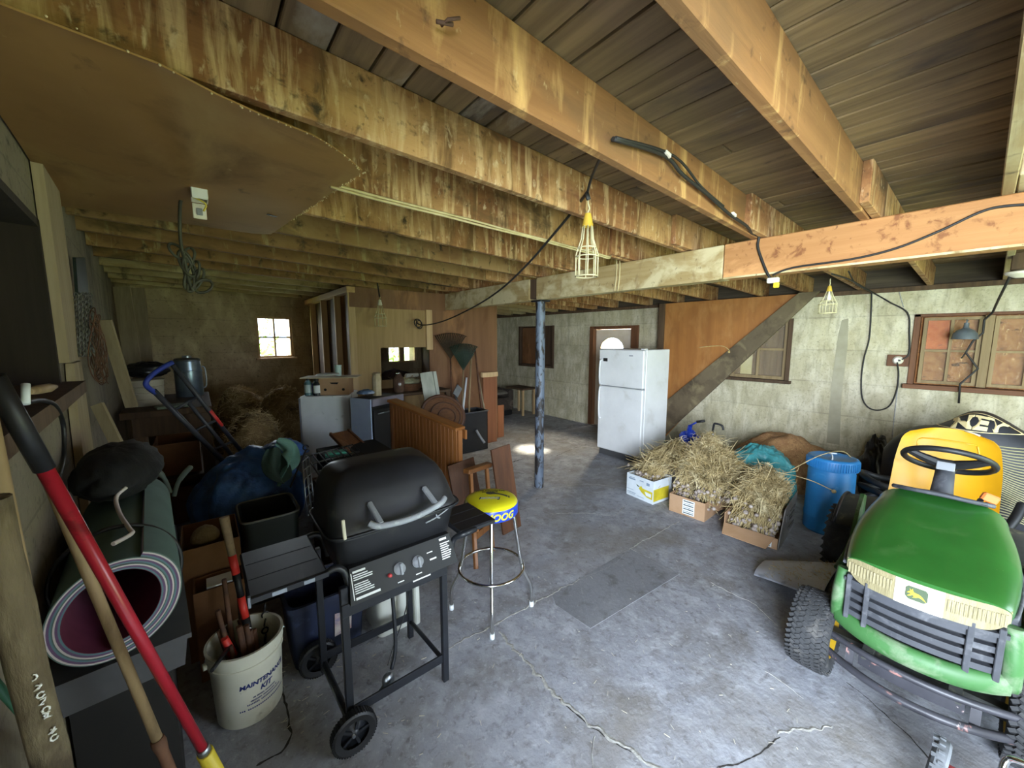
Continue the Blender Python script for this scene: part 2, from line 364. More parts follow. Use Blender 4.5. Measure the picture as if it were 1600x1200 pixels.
# --- floor
fl = T('floor', None, None, (0, 0, 0), kind='structure')
g = MB(); g.bb(-2, 6.6, -2.4, 9.4, -.15, 0); part('slab', g, m_floor, fl)
g = MB(); g.prism([P(905, 905), P(985, 858), P(1062, 897), P(923, 982)], (0, 0, .0025)); part('patch', g, m_patch, fl)
g = MB(); g.prism([P(862, 928), P(905, 905), P(923, 982), P(868, 945)], (0, 0, .0016)); part('patch', g, m_patch, fl)
CR = [([(690, 1022), (720, 1003), (755, 985), (790, 965), (830, 945), (868, 925), (905, 907), (960, 880), (985, 858), (1025, 835), (1062, 815)], .012, 1),
      ([(785, 985), (795, 1005), (830, 1040), (850, 1062), (885, 1100), (925, 1132), (985, 1170), (1040, 1200), (1080, 1225)], .02, 1),
      ([(797, 1009), (832, 1044), (852, 1067), (887, 1106), (927, 1138), (987, 1176)], .007, 0),
      ([(985, 858), (1025, 880), (1062, 897)], .008, 1), ([(838, 766), (880, 760), (930, 757), (1000, 768), (1040, 790)], .010, 1),
      ([(860, 803), (920, 802), (960, 806), (975, 790)], .008, 1), ([(762, 735), (785, 730), (800, 722), (818, 717)], .016, 0), ([(800, 728), (798, 742), (803, 752)], .012, 0),
      ([(1120, 1200), (1170, 1185), (1220, 1152)], .006, 0), ([(1215, 1147), (1250, 1142), (1300, 1136)], .013, 1), ([(1110, 910), (1150, 930), (1180, 945), (1215, 978)], .007, 1),
      ([(1195, 1050), (1225, 1068), (1255, 1092)], .005, 1), ([(440, 1040), (443, 1083), (455, 1155), (400, 1195)], .008, 0), ([(1322, 1066), (1360, 1096), (1410, 1140), (1460, 1195)], .005, 0),
      ([(980, 690), (930, 692), (900, 700), (870, 712)], .008, 0), ([(760, 810), (800, 800), (830, 792)], .005, 0), ([(930, 1150), (925, 1190), (935, 1210)], .004, 1), ([(905, 907), (945, 925), (990, 935)], .004, 0)]
for pts, wd, cl in CR:
    c = spl([P(*q) for q in pts], 14); g = MB(); vs = []
    for i, p in enumerate(c):
        d = (c[min(i + 1, len(c) - 1)] - c[max(i - 1, 0)]).normalized(); nrm = V((-d.y, d.x, 0)); k = wd * .5 * (.25 + 1.3 * abs(nzv(p, 14, 3)) + .7 * RN.random()) * (.4 if i in (0, len(c) - 1) else 1)
        j = nrm * wd * (1.2 * nzv(p, 6, 5) + 1.4 * nzv(p, 26, 6))
        vs += [p + j + nrm * k + V((0, 0, .001)), p + j + V((0, 0, .0028 if cl else .0012)), p + j - nrm * k + V((0, 0, .001))]
    fs = []
    for i in range(len(c) - 1): fs += [(i * 3, i * 3 + 1, i * 3 + 4, i * 3 + 3), (i * 3 + 1, i * 3 + 2, i * 3 + 5, i * 3 + 4)]
    g.add(vs, fs); part('crack', g, m_crackl if cl else m_crackd, fl, fix=False)
# --- right wall
W2 = (-1.0, .53, 1.275, 2.06); W3 = (1.66, 2.47, 1.21, 2.06); W4 = (6.15, 7.37, 1.14, 2.08); D1 = (4.0, 5.12, 0, 2.03)
wall_holes('wall_right', lambda s, d, z: V((XR + d, s, z)), -2.4, 9.2, 0, 2.32, [W2, W3, W4, D1], .25, m_conc)
g = MB(); g.prism([(XR - .004, y_, z_) for y_, z_ in ((1.06, .45), (1.19, .45), (1.20, 1.2), (1.18, 1.85), (1.16, 2.02), (1.10, 2.04), (1.08, 1.7), (1.09, 1.1))], (.004, 0, 0)); part('cement_patch', g, mat('grey_cement_smear', 'aca68d', '9b957c', 4, rough=.9, bump=.2), bpy.data.objects['wall_right'])
g = MB(); g.bb(XR - .03, XR + .22, -2.4, 9.2, 2.32, 2.37); one('trim_1', g, m_darkw, kind='structure')
g = MB(); g.bb(XR + .12, XR + .22, -2.4, 9.2, 2.37, 2.85); one('trim_2', g, mat('rim_board', '5e5341', '453c2e', 3, AX['y'], .9, bump=.2), kind='structure')
# --- back wall (a little out of square)
B0 = V((-.83, 7.6, 0)); BU = V((7.06, 1.0, 0)).normalized(); BN = V((-BU.y, BU.x, 0))
def PB(x, y): q = Pn(x, y, B0, BN) - B0; return q.dot(BU), q.z
a0, zt = PB(399, 494); a1, _ = PB(455, 494); _, zb = PB(425, 559)
c0, zt2 = PB(606, 538); c1, _ = PB(650, 538); _, zb2 = PB(630, 566)
W1 = (a0, a1, zb, zt); W5 = (c0, c1, zb2, zt2)
FB = lambda s, d, z: B0 + BU * s + BN * d + V((0, 0, z))
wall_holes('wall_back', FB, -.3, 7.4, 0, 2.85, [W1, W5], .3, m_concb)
# --- left wall
U1 = V((-.0725, 1, 0)).normalized(); N1 = V((-U1.y, U1.x, 0))
FLW = lambda s, d, z: V((XL(0), 0, 0)) + U1 * s + N1 * d + V((0, 0, z))
W6 = (1.05, 2.30, 1.62, 2.24)
wall_holes('wall_left', FLW, -2.4, 7.9, 0, 2.85, [W6, (-2.4, -.25, 0, 2.45)], .3, mat('darkened_left_wall', '8f8571', '7a705d', 2.6, rough=.92, bump=.35, bsc=26, seams=(2, .26), dirt=[('4a4237', 2, .6, (1, 1, .4)), ('857b69', 5, .6, (1, 1, .5)), ('3b342a', 30, .68, (1, 1, 1))], dw=.12))  # stained concrete, with the left side's shade darkened into its colour
# --- front wall with the wide daylight doorway behind the camera
wall_holes('wall_front', lambda s, d, z: V((s, -2.2 - d, z)), -.6, 6.5, 0, 2.85, [(1.9, 4.6, 0, 2.45)], .2, m_concb)
# --- ceiling: deck boards, joists, header beam
ce = T('ceiling', None, None, (0, 0, 2.48), kind='structure')
g = MB(); g.prism([(-1.4, -2.4, 2.78), (3.1, -2.4, 2.78), (6.6, -2.4, 2.66), (6.6, 9.3, 2.66), (3.1, 9.3, 2.78), (-1.4, 9.3, 2.78)], (0, 0, .1)); part('light_block_slab', g, m_darkw, ce)  # unseen slab added over the boards to stop light leaking in
def zdeck(x): return 2.70 if x < 3.1 else 2.70 - .037 * (x - 3.1)
x = -.95
while x < 6.2:
    wd = RN.uniform(.118, .15); cuts = [-2.3, RN.uniform(-.5, 8), 9.2]
    if RN.random() < .45: cuts = [-2.3, RN.uniform(.5, 3.5), RN.uniform(4.5, 8), 9.2]
    for a, b in zip(cuts, cuts[1:]):
        zc = zdeck(x + wd / 2) + RN.uniform(0, .004); g = MB()
        g.box((x + wd / 2, (a + b) / 2, zc + .0125), (wd - .009, b - a - .006, .025), (0, 0 if x < 3.1 else math.degrees(.037), 0), .004); part('plank', g, m_deck, ce)
    x += wd
# joists: (Y at X=.6, Y at X=2.75)
J = [(-1.05, -1.05, 'b'), (-.52, -.5, 'b'), (-.03, -.02, 'd'), (.447, .487, 'b'), (.93, 1.045, 'b'), (1.415, 1.555, 'w'), (1.90, 2.06, 'w'), (2.43, 2.74, 'w'), (2.98, 3.27, 'l'), (3.45, 3.84, 'l'), (3.98, 4.55, 'l'), (4.52, 5.05, 'l'), (5.05, 5.6, 'l'), (5.6, 6.15, 'd'), (6.15, 6.7, 'd'), (6.7, 7.25, 'd'), (7.2, 7.75, 'd')]
m_joistl = joist_mat('dimmed_joist', '8c683f', '765531', [('97774d', 2.4, .54, (.6, 1, .8)), ('a8976a', 12, .64, (1.5, 1, .3)), ('3b2d1b', 12, .64, (1, 1, 1)), ('574425', 4, .62, (.5, 1, 1))])  # darker joist copy, the left bay's dimness put into its colour
JM = {'b': m_joistb, 'w': m_joistw, 'd': m_joistd, 'l': m_joistl}
for i, (ya, yb, k) in enumerate(J):
    s_ = (yb - ya) / 2.15; f = lambda X: ya + s_ * (X - .6)
    xs = XL(ya) - .08; g = MB(); g.bar((xs, f(xs) + .02, 2.59), (3.22, f(3.22) + .02, 2.59), .042, .222, b=.004); part('joist', g, JM[k], ce)
    r0 = 2.72 + .12 * ((i * 7) % 3) / 3; y2 = f(2.95) - .025
    g = MB(); g.bar((r0, y2, 2.60), (XR + .1, y2 - .02, 2.47), .042, .21, b=.004); part('joist', g, m_joistd if k == 'd' else m_joistw, ce)
HX0, HX1 = 3.042, 3.20
for ya, yb, mm in ((-2.2, 1.275, m_hdro), (1.28, 3.30, m_hdrw), (3.42, 5.40, m_hdrw)):
    g = MB(); g.bb(HX0, HX1, ya, yb, 2.235, 2.478, .006); part('header_beam', g, mm, ce)
g = MB(); g.bb(HX0 + .012, HX1 - .01, 3.305, 3.415, 2.25, 2.47, .004); part('joint_block', g, m_darkw, ce)
g = MB()
for ya, yb in ((-2.2, 1.27), (1.3, 3.28), (3.45, 5.4)): g.bb(HX0 - .004, HX0 + .004, ya, yb, 2.229, 2.241)
part('beam_edge', g, m_hdrw, ce)
# --- doors and windows
d = T('door_1', None, None, (XR + .1, 4.6, 0), kind='structure')
g = MB(); g.bb(XR - .03, XR + .2, 5.02, 5.12, 0, 2.03, .004); g.bb(XR - .03, XR + .2, 4.0, 4.15, 0, 2.03, .004); g.bb(XR - .03, XR + .2, 4.15, 5.02, 1.97, 2.03, .004); part('door_frame', g, m_frame, d)
m_door = mat('cream_door_paint', 'e6dac6', 'd6c7ae', 3, rough=.5)
yc, zf, rr, x0, x1 = 4.625, 1.585, .275, XR + .06, XR + .105
arc = [(yc + rr * math.cos(a), zf + .83 * rr * math.sin(a)) for a in [pi * i / 16 for i in range(17)]]
g = MB(); g.bb(x0, x1, 4.155, 5.015, .012, zf, .003)
for q in ([(5.015, zf)] + [p for p in arc if p[0] >= yc - 1e-6][0:] + [(yc, 1.965), (5.015, 1.965)], [(4.155, zf), (4.155, 1.965), (yc, 1.965)] + [p for p in arc if p[0] <= yc + 1e-6]):
    g.prism([(x0, a, b) for a, b in q], (x1 - x0, 0, 0))
part('door_slab', g, m_door, d)
g = MB()
for (a, b, c, e) in ((4.24, 4.56, .2, .75), (4.66, 4.96, .2, .75), (4.24, 4.56, .88, 1.45), (4.66, 4.96, .88, 1.45)): g.bb(x0 - .008, x0 + .002, a, b, c, e, .006)
part('door_panels', g, m_door, d)
g = MB(); g.tube([(x0 - .004, a, b) for a, b in arc] + [(x0 - .004, yc - rr, zf), (x0 - .004, yc + rr, zf)], .012, 6)
for k in (45, 90, 135): g.tube([(x0, yc, zf), (x0, yc + rr * math.cos(rad(k)), zf + .83 * rr * math.sin(rad(k)))], .006, 5)
part('fanlight_bars', g, m_door, d)
g = MB(); g.prism([(x0 + .02, a, b) for a, b in arc], (.004, 0, 0)); part('fanlight_glass', g, m_glass, d)
g = MB(); g.bb(XR - .05, XR + .22, 4.0, 5.12, 0, .02, .004); part('threshold', g, mat('aluminium', 'b9bcbd', rough=.35, metal=1), d)
def lites(root, pt, s0, s1, z0, z1, cols, rows, fw_, mw, m, glassm=None, depth=(.02, .07)):
    "a sash: frame, glazing bars and one pane per light; pt(s, d, z) -> point"
    def bx(g, a, b, c, e, d0, d1):
        g.add([pt(x_, y_, z_) for x_ in (a, b) for y_ in (d0, d1) for z_ in (c, e)], [(0, 1, 3, 2), (4, 6, 7, 5), (0, 4, 5, 1), (2, 3, 7, 6), (0, 2, 6, 4), (1, 5, 7, 3)])
    d0, d1 = depth; g = MB(); bx(g, s0, s0 + fw_, z0, z1, d0, d1); bx(g, s1 - fw_, s1, z0, z1, d0, d1); bx(g, s0 + fw_, s1 - fw_, z0, z0 + fw_, d0, d1); bx(g, s0 + fw_, s1 - fw_, z1 - fw_, z1, d0, d1)
    part('window_frame', g, m, root); cw = (s1 - s0 - 2 * fw_) / cols; rh = (z1 - z0 - 2 * fw_) / rows; g = MB()
    for i in range(1, cols): bx(g, s0 + fw_ + i * cw - mw / 2, s0 + fw_ + i * cw + mw / 2, z0 + fw_, z1 - fw_, d0 + .01, d1 - .005)
    for j in range(1, rows): bx(g, s0 + fw_, s1 - fw_, z0 + fw_ + j * rh - mw / 2, z0 + fw_ + j * rh + mw / 2, d0 + .012, d1 - .007)
    part('glazing_bars', g, m, root)
    for i in range(cols):
        for j in range(rows):
            q = (glassm[(i, j)] if isinstance(glassm, dict) and (i, j) in glassm else m_glass)
            if q is None: continue
            g = MB(); bx(g, s0 + fw_ + i * cw, s0 + fw_ + (i + 1) * cw, z0 + fw_ + j * rh, z0 + fw_ + (j + 1) * rh, d0 + .025, d0 + .029); part('pane', g, q, root)
FR = lambda s, d, z: V((XR + d, s, z))
m_osb = mat('chipboard_sheet', 'b9814c', '9a6234', 26, (1, 1, .6), .85, bump=.25, bsc=40, dirt=[('5b3519', 17, .63, (1, .6, 1.6)), ('d9a870', 22, .63, (1, 1.6, .7)), ('e0b884', 9, .68, (1, 1, 1))], dw=.03)
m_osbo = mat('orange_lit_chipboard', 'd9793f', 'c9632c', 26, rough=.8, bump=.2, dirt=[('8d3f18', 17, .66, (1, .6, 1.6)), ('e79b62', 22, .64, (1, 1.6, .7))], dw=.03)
r = T('window_2', None, None, (XR, .0, W2[2]), kind='structure')
g = MB(); g.bb(XR - .02, XR + .12, W2[1] - .05, W2[1] + .0, W2[2], W2[3], .004); g.bb(XR - .02, XR + .12, W2[0], W2[1], W2[3] - .03, W2[3], .004); part('casing', g, m_frame, r)
g = MB(); g.bb(XR - .07, XR + .1, W2[0], W2[1] + .03, W2[2] - .04, W2[2] + .01, .004); part('sill', g, m_framey, r)
lites(r, FR, .035, .455, 1.30, 2.02, 2, 2, .03, .022, m_framep, {(i, j): m_dusty for i in (0, 1) for j in (0, 1)})
lites(r, FR, -.50, -.04, 1.30, 2.02, 2, 2, .03, .022, m_framep, {(i, j): m_dusty for i in (0, 1) for j in (0, 1)})
g = MB(); g.bb(XR + .0, XR + .09, -.035, .03, 1.29, 2.03, .004); part('mullion', g, m_framep, r)
g = MB(); g.bb(XR + .085, XR + .1, -1.0, .49, W2[2], W2[3]); part('chipboard', g, m_osb, r)
g = MB(); g.bb(XR + .078, XR + .085, .26, .45, 1.68, 2.0); part('light_leak_patch', g, m_osbo, r, label='orange patch standing for light leaking at the first pane')  # light leak put in as a brighter orange patch on the chipboard
r = T('window_3', None, None, (XR, 2.06, W3[2]), kind='structure')
g = MB(); g.bb(XR - .02, XR + .08, W3[0], W3[0] + .05, W3[2], W3[3], .004); g.bb(XR - .02, XR + .08, W3[1] - .05, W3[1], W3[2], W3[3], .004); part('casing', g, m_darkw, r)
g = MB(); g.bb(XR - .07, XR + .08, W3[0] - .03, W3[1] + .02, W3[2] - .035, W3[2] + .008, .004); part('sill', g, m_darkw, r)
lites(r, FR, W3[0] + .05, W3[1] - .05, W3[2] + .01, W3[3], 2, 2, .045, .03, m_framep, {(i, j): m_dusty for i in (0, 1) for j in (0, 1)})
m_pb = wood('grey_boarding', '8a6f4f', '6f5840', 'z', 4, .85)
for k in range(5):
    g = MB(); y0 = W3[0] + .03 + k * .155; g.bb(XR + .09, XR + .11, y0, y0 + (.1535 if k < 4 else .19), W3[2], W3[3]); part('board', g, m_pb if k != 3 else mat('cream_gap_fill', 'e4d9a8', 'd6c78d', 5), r)  # cream board closes the bright gap, daylight put into its colour
r = T('window_4', None, None, (XR, 6.8, W4[2]), kind='structure')
g = MB(); g.bb(XR - .03, XR + .1, W4[0], W4[0] + .06, W4[2], W4[3], .004); g.bb(XR - .03, XR + .1, W4[1] - .06, W4[1], W4[2], W4[3], .004); g.bb(XR - .03, XR + .1, W4[0], W4[1], W4[2] - .03, W4[2] + .03, .004); part('casing', g, m_darkw, r)
g = MB(); g.bb(XR + .0, XR + .03, 6.75, 7.25, 1.18, 2.04, .004); part('shutter', g, m_ply, r)
g = MB(); g.bb(XR + .11, XR + .13, W4[0], W4[1], W4[2], W4[3]); part('backing_board', g, m_darkw, r)
r = T('window_1', None, None, FB((a0 + a1) / 2, 0, zb), kind='structure')
lites(r, FB, a0, a1, zb, zt, 2, 2, .035, .025, m_stud, None, (.02, .08))
g = MB(); p = FB((a0 + a1) / 2, .03, zb - .015); g.box(p, (a1 - a0 + .08, .16, .035), (0, 0, math.degrees(math.atan2(BU.y, BU.x))), .004); part('sill', g, m_stud, r)
r = T('window_5', None, None, FB((c0 + c1) / 2, 0, zb2), kind='structure')
lites(r, FB, c0, c1, zb2, zt2, 2, 1, .03, .12, m_stud, None, (.02, .08))
r = T('window_6', None, None, FLW(1.7, 0, W6[2]), kind='structure')
lites(r, FLW, W6[0], W6[1] - .03, W6[2], W6[3], 2, 2, .05, .03, m_darkw, {(i, j): mat('blanked_pane', '2e2822', '241f1a', 5, rough=1, spec=0) for i in (0, 1) for j in (0, 1)}, (.24, .28))  # dark opaque panes instead of glass, added to keep daylight off the left side
g = MB()
for (a, b, c, e) in ((W6[1] - .035, W6[1], W6[2], W6[3]), (W6[0], W6[1], W6[3] - .03, W6[3])):
    g.add([FLW(x_, y_, z_) for x_ in (a, b) for y_ in (-.01, .28) for z_ in (c, e)], [(0, 1, 3, 2), (4, 6, 7, 5), (0, 4, 5, 1), (2, 3, 7, 6), (0, 2, 6, 4), (1, 5, 7, 3)])
part('casing', g, wood('blackened_reveal_wood', '2f251c', '241c15', 'z', 3, .9), r)  # casing colour blackened so that the lit reveal reads dark
g = MB(); g.add([FLW(x_, y_, z_) for x_ in (W6[0], W6[1] + .04) for y_ in (-.07, .28) for z_ in (W6[2] - .04, W6[2] + .005)], [(0, 1, 3, 2), (4, 6, 7, 5), (0, 4, 5, 1), (2, 3, 7, 6), (0, 2, 6, 4), (1, 5, 7, 3)]); part('sill', g, m_darkw, r)
# --- partitions of the closed-off room
st = T('wall_partition', None, None, (1.6, 5.4, 0), kind='structure')
for px in (470, 487, 504, 525, 546):
    p = P(px, 520, X=1.585); g = MB(); g.bb(1.585, 1.675, p.y, p.y + .045, 0, 2.40, .004); part('stud', g, m_stud, st)
g = MB(); y9 = P(462, 470, X=1.585).y; g.bb(1.57, 1.68, 5.38, y9, 2.40, 2.478, .004); part('top_plate', g, m_studx, st)
g = MB(); g.bb(1.675, 1.69, 5.42, 8.0, 0, 2.45); part('sheathing', g, m_darkw, st)
g = MB(); y5 = P(525, 520, X=1.585).y; g.bb(1.668, 1.675, 5.45, y5, 0, 2.40); part('brown_panel', g, m_ply, st)
zs = P(600, 482, Y=5.4).z
g = MB(); g.bb(1.60, 2.00, 5.40, 5.415, 0, zs + .03); g.bb(2.0, 2.72, 5.40, 5.415, 1.66, zs + .03); g.bb(2.0, 2.72, 5.40, 5.415, 0, 1.20); part('tan_panel', g, m_plyt, st)
g = MB(); g.bb(1.60, 3.05, 5.39, 5.4, zs, 2.478); part('upper_panel', g, m_ply, st)
g = MB(); g.bb(2.70, 2.80, 5.36, 5.40, 1.62, 2.22, .004); part('stud', g, m_stud, st)
g = MB(); g.bb(2.76, 4.06, 5.40, 5.425, 0, 2.45); part('brown_panel', g, m_ply, st)
g = MB(); g.bb(4.02, 4.06, 5.42, 8.3, 0, 2.45); part('side_panel', g, m_darkw, st)
# --- stair casing against the right wall
XS = 5.98
s0 = P(1266, 456, X=XS); s1 = P(1236, 497, X=XS)
st = T('stair_casing', 'brown plywood stair casing with a grey diagonal stringer on the right wall', 'staircase', (XS + .1, 2.5, 0))
up_ = [P(1255, 452, X=XS), P(1046, 622, X=XS)]; lo_ = [P(1290, 446, X=XS), P(1046, 672, X=XS)]
d_ = (up_[1] - up_[0]); k = (0.0 - up_[1].z) / d_.z; upE = up_[1] + d_ * k; dl = lo_[1] - lo_[0]; loE = lo_[1] + dl * ((0 - lo_[1].z) / dl.z)
m_strg = mat('grey_brown_stringer', '6f6149', '5c4f3b', 4, (2, .5, .5), .85, bump=.15, dirt=[('4b3f2e', 3, .6, (1, 1, 1)), ('857758', 4, .62, (1, 1, 1))])
top_ = up_[0] + d_ * ((2.37 - up_[0].z) / d_.z); tl = lo_[0] + dl * ((2.37 - lo_[0].z) / dl.z)
g = MB(); g.prism([tl, top_, upE, loE], (.045, 0, 0)); part('stringer', g, m_strg, st)
yp = P(1036, 475, X=XS).y
poly = [(XS + .05, top_.y + .02, 2.36)] + [(XS + .05, yp, 2.36), (XS + .05, yp, 0), (XS + .05, min(yp - .02, upE.y - .05), 0)]
g = MB(); g.prism(poly, (.012, 0, 0)); part('plywood_side', g, wood('stair_plywood', 'ad7338', '96602c', 'z', 1.4, .65, rnd=.0, dirt=[('8d5c2c', 2.2, .6, (1, 1, .7)), ('b8844a', 5, .64, (1, 1, .5))], dw=.15), st)
g = MB(); g.bb(XS + .0, XS + .06, yp - .02, yp + .07, 0, 2.36, .004); part('corner_post', g, m_darkw, st)
for k in range(8):
    t = (k + .6) / 8.6; q = upE.lerp(top_, t); g = MB(); g.bb(XS + .062, XR - .004, q.y + .02, q.y + .2, q.z - .05, q.z - .02); part('tread', g, m_darkw, st)
g = MB(); pp = [P(1092, 543, X=XS + .035), P(1110, 541, X=XS + .03), P(1130, 541, X=XS + .02), P(1140, 548, X=XS - .006)]; g.tube(spl(pp, 5), .006, 5); g.ball(P(1139, 550, X=XS - .01), .018, 8); part('rope_scrap', g, mat('straw_rope', 'd9c389', 'bfa566', 20, rough=.9), st)
# --- outside
g = MB(); g.bb(-40, 40, -40, 45, -.3, -.16); one('ground', g, mat('sunny_grass', '7f9a4c', '5f7f38', .6, rough=1, bump=.4, bsc=8), kind='structure')
# ================================================================ right side
m_white = mat('white_enamel', 'e9eae8', 'dfe0de', 3, rough=.35, dirt=[('c9c7be', 3, .68, (1, 1, 1))], dw=.1)
m_grey = mat('grey_plastic', '8d9095', rough=.5)
m_black = mat('black_plastic', '1d1e20', '141416', 8, rough=.5)
m_blackm = mat('black_metal', '1b1b1d', '26262a', 12, rough=.4, dirt=[('4b4744', 25, .72, (1, 1, 1))])
m_steel = mat('galvanised_steel', '9fa6ab', '878e94', 7, rough=.35, metal=.9)
m_chrome = mat('chrome', 'd9d9d6', rough=.14, metal=1)
m_rust = mat('rusty_steel', '6d4a34', '4d3527', 14, rough=.8)
# --- support post
p = P(837, 762); po = T('support_post', 'round steel support post with peeling blue grey paint under the beam joint', 'post', (p.x + .055, p.y, 0))
m_post = mat('peeling_post_paint', '596473', '6b7684', 6, rough=.5, dirt=[('2a2624', 13, .51, (1, 1, .5)), ('5a4a3c', 7, .64, (1, 1, .4))], dw=.03)
g = MB(); g.cyl((p.x + .055, p.y, .001), (p.x + .055, p.y, 2.21), .055, n=20); part('pipe', g, m_post, po, smooth=40)
g = MB(); g.box((p.x + .055, p.y, 2.22), (.15, .17, .02), None, .004); part('cap_plate', g, m_blackm, po)
# --- fridge
FX0, FX1, FY0, FY1, FH = 4.735, 5.42, 2.95, 3.72, 1.634
fr = T('refrigerator', 'white two-door fridge freezer standing before the brown stair panel', 'refrigerator', ((FX0 + FX1) / 2, (FY0 + FY1) / 2, 0))
g = MB(); g.bb(FX0 + .075, FX1, FY0, FY1, .03, FH, .008); part('cabinet', g, m_white, fr)
zsplit = 1.08
g = MB(); g.bb(FX0 + .008, FX0 + .068, FY0 + .004, FY1 - .004, zsplit + .008, FH - .004, .012); part('freezer_door', g, m_white, fr)
fd = bpy.data.objects[-1] if False else None
g = MB(); g.bb(FX0 + .008, FX0 + .068, FY0 + .004, FY1 - .004, .10, zsplit - .006, .012); part('fridge_door', g, m_white, fr)
g = MB(); g.bb(FX0 + .066, FX0 + .078, FY0 + .012, FY1 - .012, .11, FH - .012); part('door_gasket', g, m_grey, fr)
g = MB(); g.bb(FX0 + .05, FX1 - .02, FY0 + .02, FY1 - .02, .0, .095, .004); part('kick_plate', g, mat('fridge_kick_grey', '4a4a4a', rough=.6), fr)
hy = FY1 - .06
def handle(z0, z1, bowl):
    g = MB(); pts = [(FX0 + .006, hy, z0), (FX0 - .035, hy, z0 + .03), (FX0 - .045, hy, (z0 + z1) / 2), (FX0 - .035, hy, z1 - .03), (FX0 + .006, hy, z1)]
    g.tube(spl(pts, 5), .013, 8); part('door_handle', g, m_white, fr)
handle(zsplit + .02, FH - .16, 0); handle(.58, zsplit - .02, 0)
g = MB(); q = P(946, 562, X=FX0 + .006); g.box((FX0 + .006, q.y, q.z), (.004, .075, .05)); part('sticker', g, m_black, fr)
g = MB(); q = P(986, 556, X=FX0 + .006); g.box((FX0 + .006, q.y, q.z), (.004, .06, .014)); part('badge', g, m_grey, fr)
g = MB(); g.bb(FX0 + .03, FX0 + .12, FY0 + .01, FY0 + .07, FH, FH + .018, .004); part('hinge_cover', g, m_white, fr)
# --- boxes of drying garlic
m_card = mat('cardboard', 'b39170', 'a5825f', 5, rough=.85, bump=.05); m_cardd = mat('dark_grey_cardboard', '77736e', '6a6661', 5, rough=.9)  # brown carton board, and a dark grey one for the raised flap
m_wcard = mat('white_printed_card', 'd7dfe2', 'c8d0d4', 6, rough=.7)
m_yel = mat('banana_yellow', 'd9c832', 'bfae2a', 9, rough=.6); m_ink = mat('blue_grey_ink', '7f8fa0', rough=.7); m_lab = mat('paper_label', 'dfe5e6', rough=.7); m_bar = mat('label_ink', '3c4043', rough=.7)
m_stalk = mat('dry_stalks', 'c6b283', '9c8858', 7, rough=.8, dirt=[('6f5e38', 5, .58, (1, 1, 1)), ('d8caa0', 9, .6, (1, 1, 1))])
m_bulb = mat('garlic_skin', 'b9ada2', '8f8177', 18, rough=.7, dirt=[('6a5a50', 20, .6, (1, 1, 1))])
def walls_box(root, L, W, H, th=.006, m=None, sides=('f', 'b', 'l', 'r'), hs=None):
    "open carton in local coordinates: front is -x, left is +y"
    hs = hs or {}; m = m or m_card
    g = MB(); g.bb(-L / 2, L / 2, -W / 2, W / 2, .002, .008); part('bottom', g, m, root)
    for s in sides:
        h = hs.get(s, H); g = MB()
        if s == 'f': g.bb(-L / 2, -L / 2 + th, -W / 2, W / 2, .008, h)
        if s == 'b': g.bb(L / 2 - th, L / 2, -W / 2, W / 2, .008, h)
        if s == 'l': g.bb(-L / 2 + th, L / 2 - th, W / 2 - th, W / 2, .008, h)
        if s == 'r': g.bb(-L / 2 + th, L / 2 - th, -W / 2, -W / 2 + th, .008, h)
        part('carton_wall', g, m if not isinstance(m, dict) else m[s], root)
b1 = T('banana_box', 'white printed carton with yellow banana print, closest box to the fridge', 'box', (3.875, 2.285, 0), rz=-6, group='cartons of drying garlic'); L_(b1)
walls_box(b1, .32, .36, .26, m=m_wcard)
X_ = -.1605
g = MB(); g.prism([(X_, -.02, .165), (X_, -.04, .14), (X_, -.17, .135), (X_, -.17, .05), (X_, -.10, .055), (X_, -.03, .09), (X_, .01, .125)], (-.0015, 0, 0)); part('banana_print', g, m_yel, b1)
g = MB(); g.prism([(X_ - .0016, -.07, .115), (X_ - .0016, -.155, .11), (X_ - .0016, -.155, .07), (X_ - .0016, -.09, .075)], (-.001, 0, 0)); part('oval_print', g, m_lab, b1)
g = MB(); g.prism([(X_, .045, .165), (X_, .0, .15), (X_, .0, .14), (X_, .03, .145)], (-.0015, 0, 0)); part('stem_print', g, mat('dark_olive', '55603a', rough=.7), b1)
g = MB()
for (a, b, c, d) in ((.06, .15, .20, .215), (.07, .14, .222, .228), (-.05, .0, .213, .222), (-.13, -.09, .19, .22), (.05, .17, .045, .052), (.06, .17, .03, .035), (.08, .17, .08, .083), (-.06, .03, .03, .034)): g.bb(X_ - .001, X_, a, b, c, d)
part('print_lines', g, m_ink, b1, kind='stuff')
g = MB(); g.bb(-.155, .11, -.1815, -.1795, .03, .165); part('side_print', g, m_yel, b1)
b2 = T('cardboard_box', 'low brown carton with a barcode label, middle of the three garlic boxes', 'box', (3.95, 1.775, 0), rz=2, group='cartons of drying garlic'); L_(b2)
walls_box(b2, .46, .36, .19, hs={'b': .2, 'f': .19, 'r': .19})
g = MB(); g.bb(-.2325, -.2305, -.08, .04, .02, .17); part('label', g, m_lab, b2)
g = MB()
for k in range(7): g.bb(-.2335, -.2325, -.07, .03, .03 + k * .02, .03 + k * .02 + (.004 if k % 2 else .01))
part('label_print', g, m_bar, b2, kind='stuff')
g = MB(); g.prism([(-.18, -.175, .185), (.2, -.175, .185), (.15, -.34, .11), (-.16, -.27, .13)], (0, 0, .005)); part('flap', g, m_card, b2)
b3 = T('cardboard_box', 'flattened brown carton with a tall grey raised flap, garlic box beside the barrel', 'box', (3.97, 1.20, 0), rz=5, group='cartons of drying garlic'); L_(b3)
walls_box(b3, .58, .42, .12, hs={'f': .10, 'b': .2, 'l': .20, 'r': .09})
